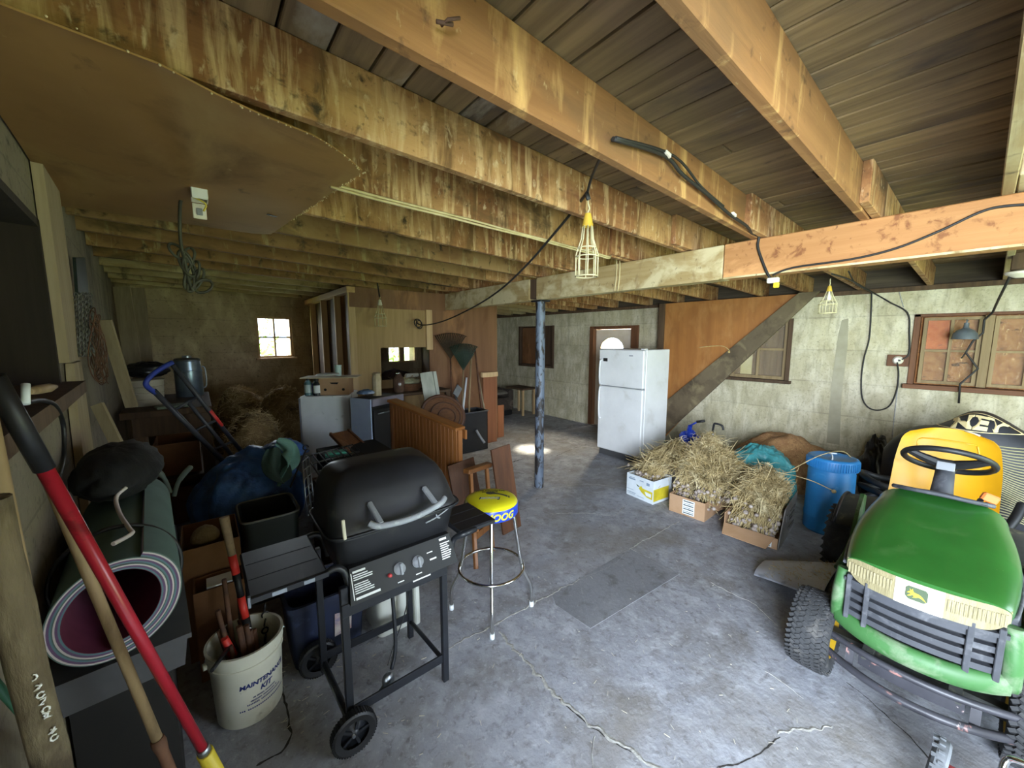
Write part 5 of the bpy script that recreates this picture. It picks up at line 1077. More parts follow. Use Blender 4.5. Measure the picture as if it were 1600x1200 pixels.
# pale formwork board and sloping wall sheet next to the window
t = T('formwork_board', 'pale upright board fixed to the wall beside the left window', 'board', FLW(2.5, -.02, 1.3))
g = MB(); g.add([FLW(s_, dd_, z_) for s_ in (2.335, 2.72) for dd_ in (-.035, -.004) for z_ in (1.70, 2.46)], [(0, 1, 3, 2), (4, 6, 7, 5), (0, 4, 5, 1), (2, 3, 7, 6), (0, 2, 6, 4), (1, 5, 7, 3)]); part('board', g, mat('pale_board', 'a8977a', '958466', 4, (6, 6, .5), rough=.85, dirt=[('6f6046', 5, .64, (1, 1, .4))]), t)
g = MB(); g.prism([FLW(s_, -.03, z_) for s_, z_ in ((2.34, .85), (2.80, .85), (2.75, 1.69), (2.50, 1.69), (2.42, 1.50))], N1 * .026); part('lower_sheet', g, MATS['pale_board'], t)
# hanging chains and wire on the left wall
t = T('saw', 'dark green blade hanging on the left wall above the chain', 'saw', P(124, 440, X=-.44)); q = [P(113, 402, X=-.46), P(128, 402, X=-.46), P(136, 478, X=-.44), P(118, 478, X=-.44)]; g = MB(); g.prism(q, (.012, 0, 0)); part('blade', g, mat('teal_black_steel', '2a3b3a', '1d2928', 9, rough=.5), t)
t = T('chain_hank', 'hank of steel chain hanging on the left wall', 'chain', P(128, 520, X=-.43)); g = MB()
for j in range(5):
    for k in range(22):
        q = P(119 + j * 5.5 + .14 * k, 462 + k * 4.3, X=-.425 + .006 * (j % 2)); g.tube([q + (V((0, .010 * math.cos(s_), .015 * math.sin(s_))) if (k + j) % 2 else V((.007 * math.cos(s_), .003 * math.cos(s_), .015 * math.sin(s_)))) for s_ in [2 * pi * i / 8 for i in range(8)]], .0032, 4, cl=True)
part('links', g, mat('dull_chain', '6a6862', '4e4c47', 14, rough=.45, metal=.6), t, kind='stuff')
t = T('wire_coil', 'tangled coil of rusty wire hanging beside the chain', 'wire', P(155, 560, X=-.45)); g = MB()
for j in range(11):
    c_ = P(152 + 3.0 * math.sin(j * 1.7), 545 + 5 * math.cos(j), X=-.45 + .006 * j); ry, rz_ = .07 + .012 * math.sin(j * 2), .16 + .03 * math.cos(j * 1.3)
    g.tube([c_ + V((.02 * math.sin(2 * s_ + j), ry * math.cos(s_), rz_ * math.sin(s_))) for s_ in [2 * pi * i / 24 for i in range(24)]], .0026, 4, cl=True)
part('strands', g, m_rust, t, kind='stuff')
# laths and planks leaning in the corner
m_lath = mat('grey_lath', '9d8d70', '87785d', 4, (5, 5, .5), rough=.85)
for (x0, y0, x1, y1, Y0, Y1, w_, lab) in ((164, 500, 206, 636, 3.4, 3.5, .06, 'pale splintered lath leaning against the left wall'), (190, 448, 205, 565, 6.6, 6.4, .16, 'grey plank leaning in the far left corner, left one'), (215, 450, 222, 560, 6.9, 6.7, .14, 'grey plank leaning in the far left corner, right one'), (152, 632, 196, 720, 2.9, 2.8, .05, 'dark grey lath low on the left wall behind the black bag')):
    a, b = P(x0, y0, Y=Y0), P(x1, y1, Y=Y1); dn = (b - a).normalized(); b2_ = b + dn * max(0, (b.z - .02) / max(1e-3, -dn.z)) if dn.z < 0 else b
    if b2_.x > .3 or (b2_ - b).length > 2.0: b2_ = b
    b2_ = b if x0 in (164, 152) else V((b.x + .05, b.y - .1, .02))
    g = MB(); g.bar(a, b2_, w_, .02, (.3, 1, .2)); one('plank', g, m_lath, lab, 'plank', b2_, 'loose planks by the left wall', smooth=None)
# bench with foam mat on its bin
m_dark = mat('near_black_fill', '171513', '110f0e', 5, rough=.8)
t = T('chest', 'low wooden chest by the left wall, blackened for the void under the grey tote', 'chest', (-.26, 2.0, 0))
g = MB(); g.add([FLW(s_, d_, z_) for s_ in (1.62, 2.45) for d_ in (-.24, -.01) for z_ in (.0, .80)], [(0, 1, 3, 2), (4, 6, 7, 5), (0, 4, 5, 1), (2, 3, 7, 6), (0, 2, 6, 4), (1, 5, 7, 3)]); part('body', g, m_dark, t)  # near-black colour stands in for the unlit void below the tote
g = MB(); g.add([FLW(s_, d_, z_) for s_ in (1.60, 2.47) for d_ in (-.25, -.005) for z_ in (.80, .825)], [(0, 1, 3, 2), (4, 6, 7, 5), (0, 4, 5, 1), (2, 3, 7, 6), (0, 2, 6, 4), (1, 5, 7, 3)]); part('lid', g, m_dark, t)
t = T('tote', 'grey plastic tote under the rolled foam mat', 'tote', FLW(1.9, -.15, .826)); m_tote = mat('grey_tote', '505054', '444448', 5, rough=.55)
g = MB(); g.add([FLW(s_, d_ * (.96 if z_ < .9 else 1) , z_) for s_ in (1.415, 2.30) for d_ in (-.285, -.015) for z_ in (.826, .91)], [(0, 1, 3, 2), (4, 6, 7, 5), (0, 4, 5, 1), (2, 3, 7, 6), (0, 2, 6, 4), (1, 5, 7, 3)]); part('tub', g, m_tote, t)
g = MB(); g.add([FLW(s_, d_, z_) for s_ in (1.405, 2.31) for d_ in (-.295, -.01) for z_ in (.91, .925)], [(0, 1, 3, 2), (4, 6, 7, 5), (0, 4, 5, 1), (2, 3, 7, 6), (0, 2, 6, 4), (1, 5, 7, 3)]); part('lid', g, m_tote, t)
mt = T('foam_mat', 'rolled camping foam mat striped purple and white, held by a black strap', 'mat', FLW(1.9, -.145, .926))
m_f = {'skin': mat('grey_green_foam', '58706a', '4d635d', 5, rough=.8), 'white': mat('white_foam', 'c9bfc0', rough=.85), 'purple': mat('purple_foam', '6f5578', '5f4868', 9, rough=.85), 'teal': mat('blue_grey_foam', '5f7c86', rough=.85), 'maroon': mat('maroon_foam', '6d2744', '5a1f38', 6, rough=.9)}
cx, cz, ax0, bz0 = -.150, 1.079, .134, .156
def spr(tn, off):
    k = 1 - .105 * tn; th = rad(118) - 2 * pi * tn * -1
    tilt = rad(-24); x = (ax0 * k * (1) - off) * math.cos(th); z = (bz0 * k - off) * math.sin(th)
    x *= 1.04; return (cx + x, cz + z * .93 - .16 * x)
def layer(nm, o0, o1, s0_, s1_, t1=2.45):
    g = MB(); n_ = 150; vs = []
    for i in range(n_ + 1):
        tn = t1 * i / n_
        for (o, s_) in ((o0, s0_), (o0, s1_), (o1, s1_), (o1, s0_)):
            x, z = spr(tn, o); vs.append(FLW(s_, x, z))
    fs = []
    for i in range(n_):
        a = i * 4; b = a + 4
        for j in range(4): fs.append((a + j, a + (j + 1) % 4, b + (j + 1) % 4, b + j))
    fs += [(0, 3, 2, 1), (n_ * 4, n_ * 4 + 1, n_ * 4 + 2, n_ * 4 + 3)]
    g.add(vs, fs, False); part('foam_layer', g, m_f[nm], mt, smooth=40)
s0_, s1_ = 1.40, 2.20
layer('skin', 0, .0028, s0_ + .001, s1_); layer('white', .0028, .0062, s0_, s1_); layer('purple', .0062, .0110, s0_ + .001, s1_); layer('teal', .0110, .0148, s0_ + .001, s1_); layer('maroon', .0148, .0162, s0_ + .002, s1_)
g = MB(); g.tube([FLW(1.60, cx + (ax0 * 1.045 + .003) * math.cos(s_), cz + (bz0 + .003) * .975 * math.sin(s_)) for s_ in [2 * pi * i / 40 for i in range(40)]], .006, 6, cl=True); part('strap', g, m_black, mt)
g = MB(); q = [FLW(1.47, cx - .005, cz + bz0 * .985), FLW(1.52, cx - .04, cz + bz0 * .97), FLW(1.56, cx - .035, cz + bz0 * .99), FLW(1.70, cx - .01, cz + bz0 + .006), FLW(1.80, cx + .0, cz + bz0 + .03), FLW(1.83, cx - .025, cz + bz0 + .05)]; g.tube(spl(q, 5), .006, 7); part('flap_edge', g, m_f['white'], mt)
g = MB(); blob(g, FLW(2.08, -.15, 1.295), (.13, .28, .10), 40, 22, .06, 1.6, 17, flat=.6, fold=.16, ff=3.4); one('duffel_bag', g, mat('black_fabric', '131315', '0e0e10', 8, rough=.85, bump=.2), 'limp black bag lying on the back of the foam mat', 'bag', FLW(2.08, -.15, 1.19))
# cardboard boxes in the dark behind
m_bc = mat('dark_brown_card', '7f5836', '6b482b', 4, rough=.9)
def cbox(lab, x0, x1, y0, y1, z1, z0=0.0, m=None):
    t = T('cardboard_box', lab, 'box', ((x0 + x1) / 2, (y0 + y1) / 2, z0)); m = m or m_bc; z0 += .002; h = .006
    for (a, b, c, e) in ((x0, x1, y0, y0 + h), (x0, x1, y1 - h, y1), (x0, x0 + h, y0 + h, y1 - h), (x1 - h, x1, y0 + h, y1 - h)):
        g = MB(); g.bb(a, b, c, e, z0, z1); part('carton_wall', g, m, t)
    g = MB(); g.bb(x0 + h, x1 - h, y0 + h, y1 - h, z0, z0 + .006); part('bottom', g, m, t); return t
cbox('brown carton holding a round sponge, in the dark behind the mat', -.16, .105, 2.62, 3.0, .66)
g = MB(); blob(g, (-.05, 2.78, .64), (.07, .085, .07), 24, 16, .06, 3, 8); one('sponge', g, mat('tan_sponge', '8e7b5c', '77664a', 14, rough=.95, bump=.4), 'tan rounded sponge poking out of the brown carton', 'sponge', (-.05, 2.78, .57))
t = cbox('plain brown carton under the grill shelf behind the bucket', -.115, .10, 2.43, 2.60, .50, m=mat('mid_brown_card', '7d5636', '694629', 5, rough=.9))
g = MB(); g.bb(-.06, .05, 2.45, 2.55, .496, .505); one('paper_sheet', g, m_wht, 'small crumpled white paper on the plain brown carton', 'paper', (0, 2.5, .496))
# blue tarpaulin
m_tarp = mat('blue_tarpaulin', '4472b8', '385f9e', 5, rough=.5, bump=.7, bsc=9, dirt=[('1d2c45', 3, .58, (1, 1, 1)), ('5f92d4', 6, .70, (1, 1, 1)), ('3a4a42', 3.5, .66, (1, 1, 1))])
t = T('tarpaulin', 'crumpled blue tarpaulin heaped in front of the hand truck', 'tarpaulin', (.28, 3.95, 0))
g = MB(); blob(g, (.26, 3.78, .46), (.42, .44, .44), 100, 56, .10, 1.2, 21, flat=.98, fold=.16, ff=2.0); part('heap', g, m_tarp, t)
g = MB(); blob(g, (.50, 3.78, .80), (.20, .22, .12), 60, 36, .14, 1.4, 23, fold=.2, ff=2.6); part('heap', g, m_tarp, t)
g = MB(); q = [P(432, 690, Y=3.5), P(452, 700, Y=3.45), P(455, 720, Y=3.4), P(445, 740, Y=3.38), P(436, 760, Y=3.36)]; strip(g, spl(q, 5), [.03 + .10 * math.sin(pi * min(1, (i + 2) / 22)) for i in range(21)], .008, 1.2, (0, 1, .2)); one('cloth', g, mat('pale_green_cloth', '6f9a8c', '5a8375', 8, rough=.8, bump=.2), 'pale green cloth strip draped over the tarpaulin', 'cloth', P(445, 740, Y=3.42))
g = MB(); q = [P(426, 700, Y=3.42), P(432, 730, Y=3.36), P(448, 752, Y=3.33)]; strip(g, spl(q, 7), [.05 + .12 * math.sin(pi * min(1, (i + 1) / 16)) for i in range(15)], .008, .8, (0, 1, .2)); one('cloth', g, mat('dark_green_cloth', '34493f', '28392f', 8, rough=.85), 'dark green cloth hanging on the tarpaulin', 'cloth', P(430, 740, Y=3.4))
t = T('poker', 'thin iron rod with a looped end in front of the tarpaulin', 'poker', P(452, 765, Y=3.3)); a, b = P(452, 765, Y=3.44), P(478, 703, Y=3.5); g = MB(); g.tube([a - (b - a) * .8, a, b], .007, 6); g.tube([b + V((.0 + .02 * math.cos(s_), 0, .02 + .02 * math.sin(s_))) for s_ in [2 * pi * i / 14 for i in range(13)]], .006, 6); part('rod', g, m_blackm, t)
# sheaf of dark stems left of tarp
t = T('leaf_strap', 'two pale strap ends curling beside the black bag', 'strap', P(262, 770, Y=2.9)); m_lf = mat('grey_green_strap', '5e6c60', rough=.6)
for pts in ([(228, 727), (245, 735), (258, 750), (266, 770)], [(300, 728), (288, 740), (278, 755), (272, 775)]):
    g = MB(); g.tube(spl([P(*q, Y=2.9) for q in pts], 5), [.006] + [.016] * 8 + [.012] * 7, 6); part('strap_end', g, m_lf, t)
# hand truck
t = T('hand_truck', 'leaning hand truck with a blue loop handle before the dark bench', 'trolley', P(365, 715, Y=4.35))
m_ht = mat('dark_grey_tube', '43454a', '37393e', 9, rough=.45); m_bt = mat('blue_tube', '3448a8', rough=.4)
L0, L1 = P(228, 598, Y=3.95), P(352, 724, Y=4.34); R0, R1 = P(270, 570, Y=4.05), P(384, 714, Y=4.42)
def ext(a, b): d = b - a; return b + d * ((b.z - .10) / max(.05, -d.z)) * .0
g = MB(); g.tube(spl([L0.lerp(L1, .12), L0 + V((.0, 0, -.02)), L0 + (R0 - L0) * .12 + V((0, 0, .02)), L0.lerp(R0, .55) + V((0, 0, .03)), R0 + V((0, 0, .02))], 5), .018, 9); part('loop_handle', g, m_bt, t)
g = MB(); g.tube([L0.lerp(L1, .08), L1], .02, 9); part('side_rail', g, m_ht, t); g = MB(); g.tube([R0, R1], .018, 9); part('side_rail', g, m_ht, t)
g = MB(); g.tube([R0.lerp(R1, .45) + V((.0, 0, .004)), R0.lerp(R1, .62) + V((0, 0, .004))], .0195, 9); part('red_sleeve', g, m_rg, t)
M0, M1 = L0.lerp(R0, .62), L1.lerp(R1, .5); g = MB(); g.tube([M0.lerp(M1, .3), M1], .016, 8); part('centre_rail', g, m_ht, t)
for k in (.3, .55, .8): g = MB(); g.tube([L0.lerp(L1, k), R0.lerp(R1, k)], .012, 7); part('cross_bar', g, m_ht, t)
g = MB(); q = L1.lerp(R1, .5); bot = V((q.x + .02, q.y + .10, .03)); g.tube([L1, V((bot.x - .1, bot.y, .12))], .018, 8); g.tube([R1, V((bot.x + .1, bot.y, .12))], .018, 8); part('lower_frame', g, m_ht, t)
g = MB(); g.box((bot.x + .02, bot.y + .06, .012), (.36, .2, .015), None, .003); part('toe_plate', g, m_ht, t)
for sd in (-.2, .2): g = MB(); g.lathe([(.02, -.03), (.10, -.03), (.125, -.015), (.125, .015), (.10, .03), (.02, .03)], (bot.x + sd, bot.y + .02, .125), (1, .1, 0), 22); part('wheel', g, m_black, t)
# dark workbench with pails
WB = V((-.30, 5.0, 0)); t = T('workbench', 'dark old workbench along the left wall', 'bench', WB)
g = MB(); g.bb(XL(5) - .02 + .08, .06, 4.66, 5.95, 1.09, 1.15, .005); part('bench_top', g, m_darkw, t)
for x in (-.46, .0):
    for y in (4.72, 5.85): g = MB(); g.bb(x - .045, x + .045, y - .045, y + .045, 0, 1.09, .004); part('leg', g, m_darkw, t)
g = MB(); g.bb(-.5, .0, 4.7, 5.9, .45, .49); part('lower_shelf', g, m_darkw, t); g = MB(); g.bb(-.5, .04, 4.67, 4.69, .92, 1.09); part('front_rail', g, m_darkw, t)
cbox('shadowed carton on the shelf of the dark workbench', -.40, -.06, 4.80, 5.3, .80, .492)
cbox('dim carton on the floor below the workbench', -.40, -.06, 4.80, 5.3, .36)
q = P(298, 617, z=1.15); t = T('milk_can', 'tall galvanised can standing on the dark workbench', 'can', (q.x, 5.62, 1.151)); c_ = V((q.x, 5.62, 1.151))
g = MB(); g.lathe([(0, .0), (.115, .0), (.122, .01), (.122, .27), (.126, .275), (.126, .285), (.120, .29), (.112, .39), (.118, .40), (.110, .40), (.104, .28), (0, .26)], c_, n=30); part('can', g, mat('blue_grey_galvanised', '8a9aa8', '74838f', 6, rough=.3, metal=.7), t, smooth=35)
g = MB(); g.lathe([(0, .385), (.10, .385), (.115, .395), (.118, .41), (.1, .425), (.04, .43), (.04, .45), (0, .455)], c_, n=26); part('lid', g, m_steel, t, smooth=40)
g = MB(); g.tube(spl([c_ + V((.12, 0, .33)), c_ + V((.15, 0, .30)), c_ + V((.15, 0, .12)), c_ + V((.123, 0, .08))], 5), .007, 6); part('handle', g, m_steel, t)
q = P(232, 632, z=1.15); t = T('pail', 'ribbed cream pail on the workbench left of the galvanised can', 'pail', (q.x, 5.1, 1.151)); c_ = V((q.x, 5.1, 1.151))
g = MB(); g.lathe([(0, 0), (.115, 0), (.12, .01), (.123, .06), (.119, .065), (.124, .07), (.127, .12), (.123, .125), (.128, .13), (.131, .18), (.127, .185), (.133, .19), (.136, .235), (.128, .235), (.112, .02), (0, .015)], c_, n=30); part('tub', g, mat('cream_pail', 'bdb6a2', 'aaa28d', 5, rough=.5), t, smooth=30)
g = MB(); g.lathe([(.13, .23), (.14, .235), (.14, .25), (.09, .262), (.0, .262)], c_, n=26); part('lid', g, MATS['cream_pail'], t, smooth=40)
g = MB(); blob(g, c_ + V((.02, .05, .34)), (.18, .16, .085), 30, 18, .2, 2.4, 41, flat=.85, fold=.2); one('black_sack', g, MATS['black_polythene'], 'black crumpled sack lying on the cream pail', 'sack', c_ + V((0, 0, .268)))
g = MB(); q = P(245, 662, z=1.152); g.box((q.x + .05, 4.78, 1.165), (.22, .16, .024), (0, 0, 12), .003); one('book', g, mat('greenish_book', '7c8a74', '5f6a5a', 9, rough=.7), 'greenish flat booklet on the front edge of the workbench', 'book', (q.x + .05, 4.78, 1.153))
# straw bales by the stud wall
m_hay = mat('old_straw', 'a08759', '836c45', 9, rough=.95, bump=.5, bsc=50, dirt=[('4d3d26', 4, .58, (1, 1, 1)), ('b09a70', 14, .62, (1, 1, 1))])
m_hays = mat('straw_stem', 'cdb684', 'a89060', 8, rough=.9)
for i, (c_, r_, lab) in enumerate((((.44, 5.38, .448), (.30, .34, .46), 'loose brown straw heap nearest the hand truck'), ((.86, 6.05, .545), (.32, .36, .56), 'higher straw heap below the little window'), ((.42, 6.75, .526), (.34, .40, .54), 'straw heap farthest back beside the workbench'))):
    g = MB(); blob(g, c_, r_, 40, 24, .12, 2.6, 60 + i, flat=.97); t = T('straw_heap', lab, 'straw', (c_[0], c_[1], 0)); part('heap', g, m_hay, t, kind='stuff')
    g = MB(); rr = random.Random(i)
    for k in range(900):
        th, ph = rr.random() * 2 * pi, math.acos(rr.uniform(-.3, 1)); dv = V((math.sin(ph) * math.cos(th), math.sin(ph) * math.sin(th), math.cos(ph)))
        q = V(c_) + V((dv.x * r_[0], dv.y * r_[1], dv.z * r_[2])) * rr.uniform(.95, 1.1); l = rr.uniform(.04, .13); e = V((rr.uniform(-1, 1), rr.uniform(-1, 1), rr.uniform(-.6, .6))).normalized() * l
        g.tube([q - e * .5, q + e * .5 + V((0, 0, .01))], .0026, 3, cap=False, sm=False)
    part('stems', g, m_hays, t, kind='stuff', fix=False)
# ================================================================ middle: cabinets, crib panels, tools at the partition
m_cab = mat('pale_cabinet_paint', 'e3e6e6', 'd6dada', 4, rough=.5, dirt=[('9a9c98', 6, .66, (1, 1, 1)), ('77736a', 26, .76, (1, 1, 1))], dw=.06)
m_cabb = mat('skylit_cabinet_side', 'cfdcf3', 'c0cfea', 4, rough=.5, dirt=[('c9d3e4', 7, .62, (1, 1, 1))])  # bluish skylight on the cabinet's side put into the door colour
ZC = 1.13
def pc(x, y): return P(x, y, z=ZC)
A_, B_, C_ = pc(468, 620), pc(545, 618), pc(448, 612)
ux = (B_ - A_); ux.z = 0; wx = ux.length; ang = math.degrees(math.atan2(ux.y, ux.x))
t = T('metal_cabinet', 'tall pale metal cabinet, side door tinted blue for skylight, carrying a cardboard box', 'cabinet', (A_.x, A_.y, 0), rz=ang); L_(t)
g = MB(); g.bb(0, wx, 0, .50, .03, ZC, .006); part('body', g, m_cab, t); g = MB(); g.bb(-.022, -.002, .02, .48, .06, ZC - .02, .005); d_ = part('door', g, m_cabb, t)
g = MB(); g.tube([(-.024, .12, .80), (-.042, .12, .81), (-.042, .12, .90), (-.024, .12, .91)], .006, 6); part('door_handle', g, m_ink, d_)
g = MB(); g.bb(.02, wx - .02, .02, .48, 0, .03); part('plinth', g, m_dark, t)
top1 = lambda x, y: V((A_.x, A_.y, ZC)) + rotm((0, 0, ang)) @ V((x, y, 0))
A2, D2 = pc(580, 624), pc(548, 621); u2 = V((A2.x - D2.x, A2.y - D2.y, 0)); an2 = math.degrees(math.atan2(u2.y, u2.x)) + 90; w2 = u2.length
t = T('stove', 'old stove with pale blue enamel side and dark open front', 'stove', (A2.x, A2.y, 0), rz=an2); L_(t)
# local +x goes along the front (away from the blue side), +y goes back along the blue side
m_enam = mat('chipped_blue_enamel', 'c3d1ec', 'b3c3e2', 4, rough=.4, dirt=[('3b3f4a', 9, .68, (1, 1, .6)), ('c6d0e0', 7, .64, (1, 1, 1))], dw=.02)
g = MB(); g.bb(-.012, 0, 0, w2, .04, ZC, .004); part('side_panel', g, m_enam, t)
g = MB(); g.bb(0, .50, .02, w2, .04, ZC - .006, .005); part('body', g, m_dark, t)
g = MB(); g.bb(0, .50, -.02, .03, 1.045, ZC, .006); part('top_rail', g, mat('mauve_grey_enamel', '86808c', '757079', 6, rough=.4), t)
g = MB(); g.bb(.03, .47, .0, .02, .46, 1.0, .006); dd_ = part('oven_door', g, m_black, t); g = MB(); g.tube([(.06, -.03, .96), (.44, -.03, .96)], .008, 7); part('door_handle', g, m_steel, dd_)
g = MB(); g.bb(.03, .47, .0, .02, .12, .42, .006); part('drawer_front', g, m_black, t)
g = MB(); g.bb(.0, .5, .0, w2, 0, .04); part('plinth', g, m_dark, t)
top2 = lambda x, y: V((A2.x, A2.y, ZC)) + rotm((0, 0, an2)) @ V((x, y, 0))
# on the cabinet
def bottle(lab, loc, r, h, m, mcap, grp='bottles on the pale cabinet', band=None):
    t = T('bottle', lab, 'bottle', loc, grp); c_ = V(loc)
    g = MB(); g.lathe([(0, 0), (r, 0), (r, h * .68), (r * .75, h * .76), (r * .4, h * .82), (r * .4, h * .86), (0, h * .86)], c_, n=16); part('bottle_body', g, m, t, smooth=40)
    g = MB(); g.lathe([(r * .45, h * .84), (r * .45, h), (0, h)], c_, n=12); part('cap', g, mcap, t, smooth=40)
    g = MB(); g.lathe([(r + .001, h * .15), (r + .001, h * .6)], c_, n=16); part('label', g, band or m_lab, t)
bottle('teal and white bottle at the left corner of the pale cabinet', top1(.06, .12), .042, .21, mat('teal_bottle', '5b7f86', rough=.3), m_black, band=mat('pale_band', 'b8c9c8', rough=.5))
bottle('cobalt blue bottle between two others on the pale cabinet', top1(.125, .17), .036, .19, mat('cobalt_bottle', '3a3fa8', rough=.3), m_black, band=mat('cobalt_bottle2', '4a4fc0', rough=.3))
bottle('dark bottle with white label next to the cardboard box', top1(.165, .08), .040, .20, mat('dark_bottle', '23262c', rough=.3), m_black)
t = T('cardboard_box', 'brown fruit carton with hand hole and two round holes on the pale cabinet', 'box', top1(.36, .2), rz=ang); L_(t)
g = MB(); g.bb(-.17, .16, -.13, .13, .001, .20, .003); part('carton', g, m_card, t)
g = MB(); g.prism([(-.05, -.1315, .150), (.05, -.1315, .150), (.035, -.1315, .128), (-.03, -.1315, .132)], (0, .001, 0)); 
for x in (-.10, .10): g.prism([(x + .016 * math.cos(a), -.1315, .065 + .016 * math.sin(a)) for a in [2 * pi * i / 14 for i in range(14)]], (0, .001, 0))
part('hand_holes', g, m_dark, t, kind='stuff')
g = MB(); g.bb(-.36, .26, -.16, .14, .202, .212); part('flat_lid', g, mat('pale_board2', 'c9bda0', 'b3a684', 5, rough=.8), t)
bx = top1(.36, .2)
g = MB(); blob(g, bx + V((-.10, -.03, .235)), (.14, .09, .028), 30, 14, .2, 3, 71, fold=.2); one('plastic_bag', g, m_wp, 'crumpled white plastic bag on the fruit carton lid', 'bag', bx + V((-.10, -.03, .21)))
g = MB(); g.lathe([(0, 0), (.034, 0), (.042, .13), (.036, .13), (.03, .01), (0, .01)], bx + V((.03, .03, .213)), n=18); one('cup', g, mat('pale_teal_cup', 'b7cfcb', rough=.4), 'upright pale teal cup on the fruit carton lid', 'cup', bx + V((.03, .03, .213)), smooth=40)
# on the stove and the table behind it
t = T('trestle_table', 'dusty table behind the stove below the partition opening', 'table', (2.3, 4.95, 0)); g = MB(); g.bb(1.72, 2.72, 4.70, 5.34, 1.05, 1.085, .005); part('table_top', g, m_darkw, t)
for x in (1.76, 2.68):
    for y in (4.74, 5.30): g = MB(); g.bb(x - .03, x + .03, y - .03, y + .03, 0, 1.05, .003); part('leg', g, m_darkw, t)
g = MB(); blob(g, top2(.08, .16) + V((0, 0, .045)), (.10, .09, .05), 26, 14, .14, 3, 75, fold=.2); one('cloth_bundle', g, mat('blue_grey_cloth', '5d7391', 'a7b5c4', 7, rough=.7, c2th=(.5, .6)), 'small blue and white rag bundle on the stove', 'cloth', top2(.08, .16))
g = MB(); g.lathe([(0, 0), (.05, 0), (.052, .2), (.04, .24), (.05, .26), (.03, .27), (0, .27)], top2(.24, .15) + V((0, 0, .001)), n=9); one('paper_bag', g, mat('tan_paper', 'c2b393', 'a89877', 9, rough=.9, bump=.3), 'upright pale tan paper bag on the stove', 'bag', top2(.24, .15), smooth=20)
q = V((2.02, 4.85, 1.087)); g = MB(); g.lathe([(0, 0), (.06, 0), (.075, .03), (.075, .17), (.04, .22), (.035, .25), (.0, .25)], q, n=20); one('glass_jug', g, mat('brown_jug', '4d3a30', '6b5547', 6, rough=.15), 'dark brown glass jug on the table behind the stove', 'jug', q, smooth=40)
q = V((2.22, 4.97, 1.087)); t = T('basket', 'open brown wicker basket heaped with husks on the dusty table', 'basket', q)
m_wk = mat('wicker', '704a2a', '583820', 18, (1, 1, 4), rough=.8, bump=.3, dirt=[('4d3520', 16, .62, (1, 1, 3))])
g = MB(); g.lathe([(0, 0), (.12, 0), (.17, .10), (.175, .10), (.125, 0)], q, n=22, sx=1.2); part('bowl', g, m_wk, t, smooth=40); g = MB(); blob(g, q + V((.02, 0, .10)), (.15, .12, .07), 26, 14, .3, 4, 81, fold=.3); part('husks', g, mat('pale_husk', 'b7b896', '97987a', 12, rough=.9), t, kind='stuff')
g = MB(); rr = random.Random(4)
for k in range(60): a = q + V((rr.uniform(-.15, .15), rr.uniform(-.1, .1), .12)); g.tube([a, a + V((rr.uniform(-.12, .12), rr.uniform(-.1, .1), rr.uniform(.0, .09)))], .003, 3, cap=False, sm=False)
part('stems', g, m_stalk, t, kind='stuff', fix=False)
q = V((2.36, 5.12, 1.087)); t = T('egg_tray', 'stack of grey moulded egg trays under the partition opening', 'tray', q); g = MB()
for k in range(5): g.box(q + V((0, 0, .02 + .028 * k)), (.32, .18, .02), (0, 0, 3 * (k % 2)), .008)
part('trays', g, mat('grey_pulp', '8d8878', '767160', 9, rough=.95), t, kind='stuff'); g = MB(); g.tube([q + V((-.14, -.05, .19)), q + V((.05, -.02, .19))], .03, 10); part('roll', g, m_wp, t)
g = MB(); a, b = P(657, 583, Y=4.72), P(668, 640, Y=4.6); R0_ = P(677, 580, Y=4.72); n_ = (b - a).normalized()
for i in range(6):
    p0 = a.lerp(R0_, i / 5); g.bar(p0 + V((0, .03 * (i in (0, 5)) * -1, 0)), p0 + n_ * .62, .046, .012, (0, 1, .1))
one('roofing_sheet', g, mat('pale_metal_sheet', 'b9bcae', 'a2a597', 5, (3, 3, .5), rough=.45, metal=.2), 'pale ribbed metal sheet standing behind the wicker wheel', 'sheet', b + V((.05, 0, -.08)))
# big wicker lid / wheel
t = T('wicker_chair', 'round brown wicker chair back rising behind the slatted crib panel', 'chair', (2.5, 4.3, 0)); c_ = P(692, 648, Y=4.28); cu_ = []
def disc(u, v, k=0): a = 2 * pi * u; r_ = v; return c_ + V((.30 * r_ * math.cos(a), -.02 - .10 * (1 - r_ * r_) + k, .24 * r_ * math.sin(a) - .06 * r_ * math.cos(a)))
g = MB(); g.grid(lambda u, v: disc(u, max(v, .02)), 36, 10, cu=True); g.grid(lambda u, v: disc(u, max(v, .02), .03), 36, 10, cu=True, flip=True); part('woven_back', g, m_wk, t)
g = MB(); g.tube([disc(i / 36, 1.0) for i in range(36)], .022, 8, cl=True); part('rim', g, mat('dark_cane', '5a3a26', '4a2e1c', 9, rough=.6), t)
for r_ in (.4, .7):
    g = MB(); g.tube([disc(i / 36, r_, -.008) for i in range(36)], .011, 6, cl=True); part('hoop', g, MATS['dark_cane'], t)
g = MB(); g.lathe([(0, .38), (.28, .38), (.30, .42), (.28, .46), (0, .46)], (c_.x, 4.38, 0), n=26); part('seat', g, m_wk, t)
for sx in (-.2, .2):
    for sy in (-.18, .18): g = MB(); g.tube([(c_.x + sx * .8, 4.38 + sy * .8, .4), (c_.x + sx, 4.38 + sy, 0)], .018, 8); part('leg', g, MATS['dark_cane'], t)
